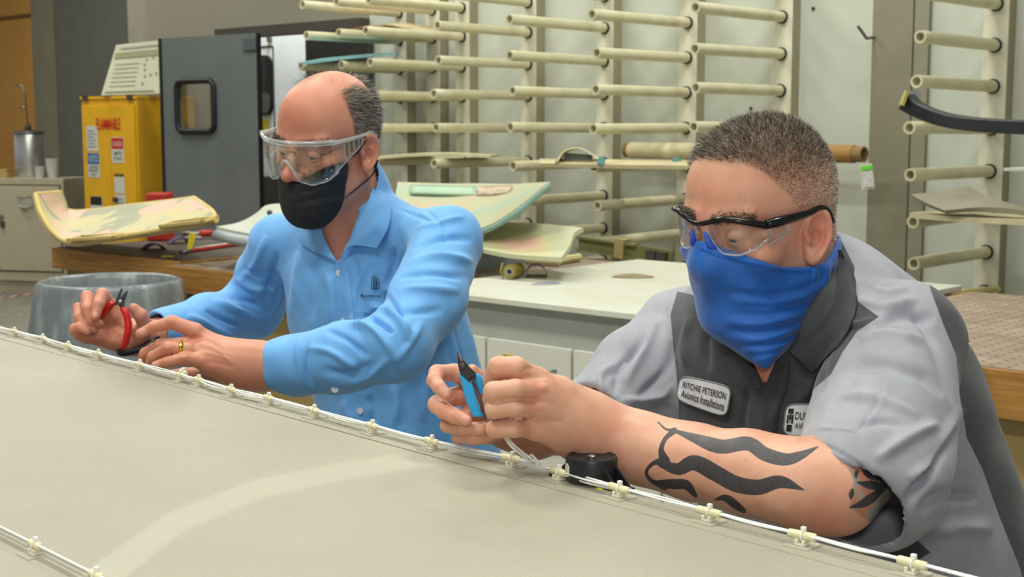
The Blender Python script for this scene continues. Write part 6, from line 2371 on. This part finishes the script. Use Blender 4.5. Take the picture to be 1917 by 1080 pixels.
palm = bones([((208, 590, 2.46, 14), (262, 632, 2.46, 22)), ((196, 600, 2.465, 15), (258, 638, 2.465, 22)), ((188, 616, 2.46, 15), (255, 640, 2.46, 20)), ((188, 633, 2.455, 15), (245, 642, 2.455, 18)), ((215, 615, 2.47, 22), (250, 632, 2.47, 24)), ((210, 638, 2.45, 16), (240, 640, 2.45, 18))])
arm = bones([((258, 634, 2.46, 25), (300, 625, 2.49, 26)), ((300, 625, 2.49, 26), (390, 599, 2.59, 30)), ((390, 599, 2.59, 30), (470, 578, 2.70, 32))])
fn3 = lambda p: hand_sdf(p, palm, fing, arm=arm, k_palm=.013, k_root=.008, k_arm=.022)
lo, hi = bounds(palm + arm, fing, .045)
Vr2, Fr2 = sculpt(fn3, lo, hi, .0021)
Vr2 = relax(Vr2, Fr2, 2, .4)
Nr2 = vnormals(Vr2, Fr2)
Vr2 = fold(Vr2, Nr2, [([(195, 627), (215, 612), (238, 600)], 3, -.0015), ([(248, 600), (243, 620), (250, 640)], 4, -.002), ([(190, 640), (212, 640), (235, 645)], 8, .002)])
nl = nails(Vr2, [(P(178, 590, 2.385), P(177, 595, 2.39) - P(184, 570, 2.40), .006, .005)])
body.add(Vr2, Fr2, red=np.maximum(blob(Vr2, [(P(192, 548, 2.4), .015, .5), (P(178, 592, 2.38), .012, .6), (P(160, 560, 2.42), .02, .5), (P(220, 630, 2.42), .03, .5), (P(250, 578, 2.39), .012, .6), (P(145, 620, 2.4), .02, .5)]), .2), nail=nl)
trunkL = lambda p: smin(smin(ell(p, P(690, 560, 2.53), (.13, .075, .2), AX2), ell(p, P(765, 790, 2.54), (.12, .085, .25), AX2), .08), smin(cap(p, LS2, NB2, .04, .045), cap(p, RS2, NB2, .04, .045), .03), .05)
c = P(690, 640, 2.5)
Vt, Ft = sculpt(trunkL, c - [.38, .35, .45], c + [.38, .35, .35], .010)
body.add(Vt, Ft)
m_skinL = skin_mat('skin_ruddy', ('#bf8066', '#cf9278'), '#c06250', '#e0b090')
body.build('body', m_skinL, man_l)

for sg in (1, -1):
    ob = MB().lathe([(.0001, -.0128), (.006, -.0113), (.0105, -.0073), (.0128, 0), (.0105, .0073), (.006, .0113), (.0001, .0128)], GL(sg * .032, .079, .011), 18, GA[1]).build('eye', m_eye, man_l, True, world=True)
    dv = GA[1] * .8 - GA[2] * .5
    dv /= np.linalg.norm(dv)
    MB().lathe([(.0058, .0114), (.004, .0126), (.0001, .0131)], GL(sg * .032, .079, .011), 16, dv).build('iris', m_iris, ob, True, world=True)

t = NT('hair_grey')
t.color(t.ramp(t.attr('shade').outputs['Fac'], [(0.0, '#2f2b28'), (0.4, '#5a544d'), (0.7, '#8c867c'), (1.0, '#c4bfb4')]))
t.set(Roughness=.4)
m_hairL = t.m


def lenL(q):
    return .012 + .012 * np.clip((q[:, 2] - .05) / .05, 0, 1)


def dirL(q, n):
    back = np.stack([.15 * np.sign(q[:, 0]), -.8 + 0 * q[:, 1], -.55 + .75 * np.clip((q[:, 2] - .08) / .05, 0, 1)], 1)
    return n * .34 + back


selL = lambda q: hairL(q) * np.where(np.abs(q[:, 0]) > .080, 0, 1)
Hv, Hf, hs = strands(Vh2, Fh2, GA, GO, selL, 12000, lenL, .00034, dirL, 8, .16, .16)
mesh_obj('hair', Hv, Hf, m_hairL, man_l, False, world=True, attrs={'shade': hs})
selW = lambda q: np.clip((q[:, 2] - .105) / .02, 0, 1) * np.clip((-q[:, 0] + .01) / .03, .08, 1) * np.clip((.05 - q[:, 1]) / .03, 0, 1)
Hv, Hf, hs = strands(Vh2, Fh2, GA, GO, selW, 420, lambda q: .018 + 0 * q[:, 0], .00015, lambda q, n: n * .8 + np.array([-.3, -.35, .1])[None], 9, .35, .3)
mesh_obj('crown_wisps', Hv, Hf, m_hairL, man_l, False, world=True, attrs={'shade': hs * .6})
Hv, Hf, hs = strands(Vh2, Fh2, GA, GO, selB, 900, lambda q: .008 + 0 * q[:, 0], .00025, lambda q, n: n * .4 + np.stack([np.sign(q[:, 0]), 0 * q[:, 0], .1 + 0 * q[:, 0]], 1), 5, .25, .1)
mesh_obj('eyebrows', Hv, Hf, m_hairL, man_l, False, world=True, attrs={'shade': hs * .45})

# ------------------------------------------------------------------ blue shirt
cuffL = P(503, 684, 2.17)
cdL = P(470, 684, 2.16) - P(620, 678, 2.15)
cdL /= np.linalg.norm(cdL)
cuffR = P(292, 619, 2.48)
cdR = P(250, 625, 2.45) - P(380, 600, 2.58)
cdR /= np.linalg.norm(cdR)


def armL2(p, r):
    d = chain(p, [LS2, P(800, 560, 2.22), LE2], [.060 + r, .060 + r, .050 + r], .02)
    d = smin(d, chain(p, [LE2, P(640, 670, 2.14), P(560, 682, 2.16), P(490, 684, 2.17)], [.050 + r, .053 + r, .046 + r, .039 + r], .02), .03)
    return d


def armR2(p, r):
    d = chain(p, [RS2, P(500, 515, 2.66), RE2], [.056 + r, .058 + r, .053 + r], .02)
    return smin(d, chain(p, [RE2, P(390, 598, 2.59), P(285, 620, 2.47)], [.053 + r, .046 + r, .036 + r], .02), .03)


def shirtL(p):
    t = ell(p, P(688, 560, 2.52), (.178, .118, .20), AX2)
    t = smin(t, ell(p, P(758, 770, 2.54), (.155, .125, .24), AX2), .10)
    t = smin(t, ell(p, P(775, 900, 2.55), (.165, .13, .2), AX2), .10)
    t = smin(t, cap(p, P(712, 428, 2.45), LS2, .042, .056), .05)
    t = smin(t, cap(p, P(630, 440, 2.54), RS2, .040, .052), .05)
    st = smax(cap(p, NB2 + AX2[1] * -.012, GL(0, -.035, -.052), .072, .066), (p - GL(.0, -.012, -.06)) @ (AX2[1] * .9 + np.array([0, 0, .45])), .004)
    t = smin(t, st, .012)
    t = smax(t, -cap(p, GL(0, -.02, -.02), NB2, .064, .058), .004)
    x_, y_, d_ = pix(p)
    vcut = np.maximum(poly_sd(x_, y_, [(592, 395), (672, 395), (655, 445), (633, 491), (610, 450)]) * 2.4 / FPX, d_ - 2.52)
    t = smax(t, -vcut.astype(p.dtype), .003)
    s1 = smax(armL2(p, 0), (p - cuffL) @ cdL, .003)
    s1 = smax(s1, -smax(armL2(p, -.0075), -((p - cuffL) @ cdL + .06), .004), .001)
    s2 = smax(armR2(p, 0), (p - cuffR) @ cdR, .003)
    s2 = smax(s2, -smax(armR2(p, -.0075), -((p - cuffR) @ cdR + .06), .004), .001)
    t = smin(t, s1, .016)
    return smin(t, s2, .02)


c = P(640, 640, 2.42)
Vs2, Fs2 = sculpt(shirtL, c - [.42, .40, .36], c + [.36, .38, .33], .0032)
Vs2 = relax(Vs2, Fs2, 3, .5)
Ns2 = vnormals(Vs2, Fs2)
FL = [  # upper left arm
    ([(770, 470), (830, 445), (885, 450)], 7, -.005, 0, 2.5), ([(760, 495), (820, 480), (888, 490)], 8, .006, 0, 2.5), ([(745, 520), (810, 512), (880, 520)], 7, -.005, 0, 2.5), ([(740, 545), (800, 540), (862, 545)], 9, .005, 0, 2.5),
    ([(780, 430), (830, 415), (870, 405)], 6, .004, 0, 2.5), ([(735, 580), (780, 585), (830, 580)], 8, -.004, 0, 2.4),
    # bend of the elbow
    ([(716, 546), (740, 575), (760, 600)], 6, -.009, 0, 2.4), ([(690, 575), (725, 580), (755, 610), (765, 640)], 8, .008, 0, 2.4), ([(680, 590), (705, 600), (735, 625)], 5, -.008, 0, 2.4), ([(640, 606), (690, 612), (725, 645), (740, 680)], 8, .007, 0, 2.4),
    ([(610, 618), (650, 635), (690, 670)], 6, -.005, 0, 2.4), ([(600, 690), (650, 700), (700, 680)], 9, -.004, 0, 2.4), ([(570, 650), (620, 660), (680, 700)], 8, .004, 0, 2.4), ([(640, 720), (690, 705), (730, 670)], 7, .004, 0, 2.4),
    ([(578, 640), (572, 690), (585, 725)], 5, -.004, 0, 2.4), ([(560, 628), (556, 670), (572, 732)], 3, .0025, 0, 2.4), ([(790, 600), (770, 640), (740, 680)], 8, .004, 0, 2.4),
    # chest
    ([(560, 470), (552, 530), (545, 600)], 9, .004), ([(590, 480), (588, 540), (580, 600)], 9, -.004), ([(612, 500), (620, 560), (618, 610)], 8, .004), ([(650, 470), (672, 520), (668, 580)], 9, -.003), ([(690, 480), (672, 530), (660, 580)], 8, .003),
    ([(740, 460), (735, 500), (722, 540)], 7, -.004, 2.3, 3), ([(628, 495), (640, 560), (650, 620)], 3, -.002), ([(648, 490), (658, 560), (668, 620)], 3, .002),
    ([(790, 680), (800, 720), (790, 790)], 10, .005, 2.3, 3), ([(840, 640), (850, 700), (860, 780)], 10, -.005, 2.3, 3), ([(870, 590), (885, 640), (900, 700)], 8, .004, 2.2, 3), ([(845, 600), (862, 660), (880, 740)], 3, -.003, 2.2, 3),
    ([(690, 740), (700, 770), (690, 800)], 9, -.004, 2.3, 3), ([(640, 750), (650, 770), (660, 790)], 8, .004, 2.3, 3), ([(740, 720), (745, 760), (735, 800)], 9, .004, 2.3, 3),
    ([(740, 390), (775, 402), (820, 420)], 4, -.003), ([(770, 375), (800, 395), (830, 430), (838, 460)], 4, -.002),
    # right arm
    ([(500, 440), (480, 490), (450, 530)], 8, .005), ([(520, 470), (505, 530), (490, 570)], 8, -.006), ([(535, 500), (525, 560), (500, 600)], 7, .005), ([(420, 545), (450, 560), (500, 575)], 7, -.006), ([(400, 560), (440, 580), (490, 600)], 8, .006),
    ([(385, 580), (420, 600), (470, 615)], 6, -.006), ([(350, 590), (390, 608), (440, 632)], 7, .006), ([(330, 610), (370, 625), (410, 640)], 6, -.004), ([(440, 520), (475, 540), (520, 545)], 7, .005), ([(455, 500), (490, 515), (525, 515)], 5, -.005), ([(318, 598), (312, 620), (318, 642)], 4, -.003)]
Vs2 = fold(Vs2, Ns2, [(a[0], a[1] * .85, a[2] * 1.45) + tuple(a[3:]) for a in FL])
Vs2 = Vs2 + Ns2 * (.0010 * np.sin(Vs2 @ np.array([31, 47, 23.])) * np.sin(Vs2 @ np.array([-27, 19, 53.])) + .0007 * np.sin(Vs2 @ np.array([83, -61, 97.])))[:, None]
t = NT('blue_shirt_cloth')
vec = t.coord('Object')
t.color(t.ramp(t.noise(30, 4, .6, vec), [(0.3, '#5f9fdc'), (0.7, '#6cace8')]))
t.set(Roughness=.7)
t.b.inputs['Sheen Weight'].default_value = .2
t.bump(t.noise(900, 2, .6, vec), .15, .0004)
m_blueS = t.m
mesh_obj('shirt', Vs2, Fs2, m_blueS, man_l, True, world=True)
bv_s2 = bvh(Vs2, Fs2)
bv_t2 = bvh(Vs2, Fs2[((armL2(Vs2, .005) > 0) & (armR2(Vs2, .004) > 0))[Fs2].all(1)])
bv_h2 = bvh(Vh2, Fh2)
T2 = [bv_s2, bv_h2]
sheet([[(696, 352, .001), (690, 380, .003), (670, 425, .005), (638, 484, .003)], [(712, 358, .004), (712, 388, .008), (698, 426, .012), (660, 460, .009)], [(726, 368, .002), (732, 396, .003), (724, 432, .005), (706, 464, .006)]], T2, .007, m_blueS, 'collar', man_l, .004, 10, 18)
sheet([[(597, 408, .004), (606, 445, .004), (629, 489, .002)], [(580, 415, .010), (580, 448, .012), (607, 478, .006)], [(566, 424, .003), (559, 449, .006), (585, 470, .003)]], [bv_t2, bv_h2], .007, m_blueS, 'collar', man_l, .004, 8, 12)
sheet([[(626, 490, 0), (634, 560, 0), (642, 625, 0)], [(640, 490, .002), (647, 560, .002), (653, 625, .002)], [(650, 488, 0), (659, 560, 0), (664, 625, 0)]], [bv_t2], .0012, m_blueS, 'placket', man_l, .002, 6, 14)
m_btn = mat('button_pearl', '#c9ccd2', .3, var=0)
for (x_, y_, tr) in ((634, 511, bv_t2), (643, 601, bv_t2), (674, 769, bv_t2), (627, 729, bv_s2)):
    q = cast([tr], x_, y_, .0035, 2.4)
    if q is None:
        continue
    bo = MB().lathe([(.0052, -.001), (.0056, .0), (.0056, .0012), (.0045, .0018), (.0038, .0012), (.0002, .0012)], q, 18, CAMP - q).build('button', m_btn, man_l, True, world=True, sharp=40)
    mb = MB()
    for k in range(4):
        w_ = np.array([math.cos(k * 1.57), 0, math.sin(k * 1.57)]) * .0014
        u_ = (CAMP - q) / np.linalg.norm(CAMP - q)
        mb.lathe([(.0005, .0012), (.0005, .0016)], q + w_, 6, u_)
    mb.build('thread_holes', m_blk, bo, world=True)
# embroidered emblem and name
at = carrier([(676, 512), (736, 512), (736, 566), (676, 566)], [bv_t2], 18, 14)
m_nav = mat('thread_navy', '#1d2c4a', .6, var=0)


def px2(x_, y_):
    return at((x_ - 676) / 60, (y_ - 512) / 54, .001)


em = MB()
for ln in ([(696, 541), (696, 519), (699, 516), (700, 541)], [(701, 541), (701, 515), (704, 515), (704, 541)], [(696, 541), (707, 541)],
           [(705, 541), (705, 521), (708, 521), (709.5, 525), (708.5, 530), (706, 531)], [(706, 531), (709, 532), (710.5, 536), (709, 541), (706, 541)]):
    em.tube([px2(*q) for q in ln], .0006, 5)
o_ = em.build('emblem', m_nav, man_l, True, world=True)
em = MB()
place_text(em, 'Bongiovi', 676, 559, 713, 550, lambda a, b: px2(a, b), .02)
em.build('chest_lettering', m_nav, man_l, False, world=True)

# trousers below the shirt
trouL = lambda p: smin(ell(p, P(780, 1010, 2.56), (.165, .14, .18), AX2), cap(p, P(760, 1050, 2.5), P(740, 1300, 2.4), .1, .085), .05)
c = P(780, 1080, 2.5)
Vq, Fq = sculpt(trouL, c - [.35, .35, .4], c + [.35, .35, .3], .012)
mesh_obj('trousers', Vq, Fq, mat('khaki_cloth', '#8a7a5c', .8, var=.06), man_l, True, world=True)

# wedding ring and wristband
ra, rb = P(352, 655, 2.145), P(316, 652, 2.135)
MB().lathe([(.0122, -.003), (.0131, -.0026), (.0133, 0), (.0131, .0026), (.0122, .003)], ra + (rb - ra) * .42, 28, rb - ra, cap=False).build('ring', mat('gold', '#d9a93a', .15, 1.0, var=0), man_l, True, world=True)
wr = spline([P(224, 660, 2.435), P(246, 659, 2.425), P(270, 650, 2.43), (P(291, 637, 2.45)), P(299, 625, 2.485), P(288, 612, 2.52), P(262, 622, 2.53), P(234, 645, 2.49)], 40, closed=True)
MB().tube(wr, .0062, 8, closed=True).build('wristband', mat('band_black', '#15171b', .35, var=0), man_l, True, world=True)

# ------------------------------------------------------------------ black pleated mask
def mask(p):
    q = ((p - GO) @ GA.T).astype(np.float32)
    s = np.stack([np.abs(q[:, 0]), q[:, 1], q[:, 2]], 1)
    d = ell(s, (0, .032, -.036), (.062, .060, .076))
    d = smin(d, cap(s, (.057, -.004, -.045), (.022, .066, -.092), .018, .018), .03)
    d = smin(d, ell(s, (0, .072, -.098), (.026, .022, .022)), .03)
    d = smin(d, ell(s, (.046, .058, -.013), (.022, .024, .020)), .03)
    d = smin(d, ell(s, (0, .078, -.060), (.038, .034, .050)), .03)
    d = d - .004
    ut = np.interp(s[:, 0], [0, .015, .03, .05, .065, .08], [-.036, -.032, -.022, -.010, -.004, -.002])
    d = smax(d, s[:, 2] - ut, .002)
    side = .034 - .20 * (s[:, 2] + .05)
    side = .043 + .10 * (-.03 - s[:, 2])
    d = smax(d, side - s[:, 1], .002)
    d = smax(d, -(s[:, 2] + .132 + .25 * (.06 - s[:, 1])), .002)
    return smax(d, -(headL(p) - .0008), .0005)


Vm, Fm = sculpt(mask, GO - [.14, .15, .17], GO + [.12, .12, .06], .0022)
Vm = relax(Vm, Fm, 2, .5)
Nm = vnormals(Vm, Fm)
Vm = fold(Vm, Nm, [([(548, 345), (590, 330), (628, 312)], 2.5, -.0016), ([(545, 352), (590, 338), (632, 322)], 2.5, .0014), ([(545, 365), (590, 352), (636, 340)], 3, -.0018), ([(548, 372), (592, 360), (638, 348)], 3, .0016),
                   ([(553, 382), (595, 372), (640, 362)], 3, -.0016), ([(560, 390), (600, 382), (643, 372)], 3, .0014), ([(540, 338), (560, 342)], 3, .001)])
t = NT('mask_black')
t.color(t.ramp(t.noise(60, 3), [(0.3, '#17181a'), (0.7, '#232426')]))
t.set(Roughness=.75)
t.bump(t.noise(600, 2), .2, .0005)
mk = thing('face_mask', 'black pleated face mask worn below the nose by the balding man', 'face mask', GO)
mesh_obj('panel', Vm, Fm, t.m, mk, True, world=True)
m_loop = mat('loop_black', '#141416', .6, var=0)
for sg in (1, -1):
    MB().tube(spline([GL(sg * .056, .046, -.075), GL(sg * .068, .022, -.062), GL(sg * .080, -.012, -.042), GL(sg * .082, -.030, -.018)], 16), .0014, 6).build('ear_loop', m_loop, mk, True, world=True)
    MB().tube(spline([GL(sg * .062, .046, -.010), GL(sg * .074, .016, .006), GL(sg * .081, -.006, .028), GL(sg * .081, -.026, .030)], 16), .0014, 6).build('ear_loop', m_loop, mk, True, world=True)

# ------------------------------------------------------------------ clear over-glasses and his own spectacles
gg = thing('safety_goggles', 'large clear safety goggles worn over spectacles by the balding man', 'safety goggles', GL(0, .12, .01))
m_bar = NT('clear_plastic')
m_bar.set(Roughness=.06)
m_bar.color('#e6eaec')
m_bar.b.inputs['Alpha'].default_value = .26
m_bar.b.inputs['Specular IOR Level'].default_value = 1.0
m_bar = m_bar.m


def gf(l):
    return .128 - 5.2 * l * l - 300 * l ** 4


ls = np.linspace(-.078, .078, 41)
rows_ = []
for l in ls:
    a_ = abs(l)
    bot = np.interp(a_, [0, .008, .016, .024, .045, .065, .078], [.004, -.004, -.020, -.030, -.036, -.030, -.016])
    rows_.append([GL(l, gf(l) - .010 * v, .040 + (bot - .040) * v) for v in np.linspace(0, 1, 8)])
rows_ = np.array(rows_)
MB().grid(rows_, .002).build('visor', mat_clear('goggle_lens', (.96, .97, .97, 1), .02, .06), gg, True, world=True)
MB().tube(rows_[:, 0] + GA[1] * .001, .0027, 8).build('brow_bar', m_bar, gg, True, world=True)
MB().tube(rows_[:, 0] + GA[1] * .002 - GA[2] * .005, .0012, 6).build('brow_ridge', m_bar, gg, True, world=True)
MB().tube(rows_[:, -1], .0013, 6).build('lower_rim', m_bar, gg, True, world=True)
nb = spline([GL(-.018, .116, -.022), GL(-.010, .121, -.004), GL(0, .123, .006), GL(.010, .121, -.004), GL(.018, .116, -.022)], 18)
MB().tube(nb, .0024, 8).build('nose_bridge', m_bar, gg, True, world=True)
for sg in (1, -1):
    S_ = np.array([[GL(sg * (.078 + .004 * u), (gf(.078) + (.012 - gf(.078)) * u), .040 - .004 * u + (-.056 + .040 * u) * v) for v in np.linspace(0, 1, 6)] for u in np.linspace(0, 1, 8)])
    o = MB().grid(S_, .002).build('side_shield', mat_clear('goggle_lens', (.96, .97, .97, 1), .02, .06), gg, True, world=True)
    MB().tube(np.concatenate([S_[:, -1], S_[-1, ::-1]]), .0014, 6).build('rim', m_bar, o, True, world=True)
    for k in range(7):
        u = .35 + k * .085
        a0, a1 = S_[int(u * 7), 1], S_[int(u * 7), 4]
        i0 = u * 7 - int(u * 7)
        j = min(int(u * 7) + 1, 7)
        a0 = a0 + (S_[j, 1] - a0) * i0
        a1 = a1 + (S_[j, 4] - a1) * i0
        MB().tube([a0 + GA[0] * sg * .001, a1 + GA[0] * sg * .001], .0008, 5).build('vent_slot', m_trimd if k % 2 else m_bar, o, True, world=True)
    MB().tube(spline([GL(sg * .079, gf(.078), .037), GL(sg * .083, .045, .036), GL(sg * .085, .010, .036), GL(sg * .084, -.012, .036), GL(sg * .082, -.030, .026)], 20), np.interp(np.linspace(0, 1, 20), [0, .3, 1], [.0040, .0034, .0024]), 8).build('temple', m_bar, gg, True, world=True)
    MB().lathe([(.0045, -.004), (.005, 0), (.0045, .004)], GL(sg * .078, gf(.078) + .002, .038), 12, GA[2]).build('hinge_block', m_bar, gg, True, world=True, sharp=40)
sp_ = thing('spectacles', 'thin dark framed spectacles under the clear goggles', 'spectacles', GL(0, .105, .01))
m_wirf = mat('spectacle_frame', '#57524d', .3, .6, var=0)
for sg in (1, -1):
    pts = [GL(sg * (.033 + .026 * math.cos(a_)), .103 - 2.5 * (.033 + .026 * math.cos(a_) - .01) ** 2, .009 + .015 * (abs(math.sin(a_)) ** .45) * np.sign(math.sin(a_))) for a_ in np.linspace(0, 2 * math.pi, 26, endpoint=False)]
    MB().tube(pts, .00055, 6, closed=True).build('rim', m_wirf, sp_, True, world=True)
    MB().tube([GL(sg * .058, .096, .016), GL(sg * .074, .07, .024), GL(sg * .080, .0, .030), GL(sg * .079, -.02, .022)], .0011, 6).build('temple', m_wirf, sp_, True, world=True)
MB().tube(spline([GL(-.009, .103, .014), GL(0, .106, .018), GL(.009, .103, .014)], 8), .0009, 6).build('bridge', m_wirf, sp_, True, world=True)

# ------------------------------------------------------------------ red cutters
rc = thing('flush_cutters', 'red handled flush cutters held open in the raised hand on the left', 'cutters', P(225, 600, 2.40))
m_rh = mat('cutter_red', '#c31a18', .35, var=.04)
m_st = mat('cutter_steel', '#5d5b58', .28, .85, var=.05)
hp, hr = hpts([(230, 577, 2.395, 6.2), (236, 588, 2.392, 6.6), (240, 606, 2.39, 6.8), (239, 624, 2.39, 6.8), (235, 640, 2.392, 6.6), (230, 652, 2.395, 5.4)])
MB().tube(spline(hp, 22), np.interp(np.linspace(0, 1, 22), np.linspace(0, 1, 6), hr), 12).build('handle', m_rh, rc, True, world=True)
hp, hr = hpts([(211, 567, 2.405, 5.2), (204, 575, 2.41, 6.0), (195, 585, 2.415, 6.2), (186, 594, 2.43, 5.6)])
MB().tube(spline(hp, 16), np.interp(np.linspace(0, 1, 16), np.linspace(0, 1, 4), hr), 12).build('handle', m_rh, rc, True, world=True)
slab([(213, 570), (218, 562), (222, 551), (228, 539), (229, 543), (226, 552), (229, 562), (231, 573), (226, 579), (223, 568), (217, 572)], 2.40, .008, 'jaw', m_st, rc)
slab([(221, 570), (226, 560), (231, 552), (239, 543), (238, 552), (234, 563), (233, 578), (228, 580)], 2.397, .008, 'jaw', m_st, rc)
MB().lathe([(.004, 0), (.004, .002)], P(225, 565, 2.391), 12, -c_f).build('rivet', m_metal, rc, True, world=True)
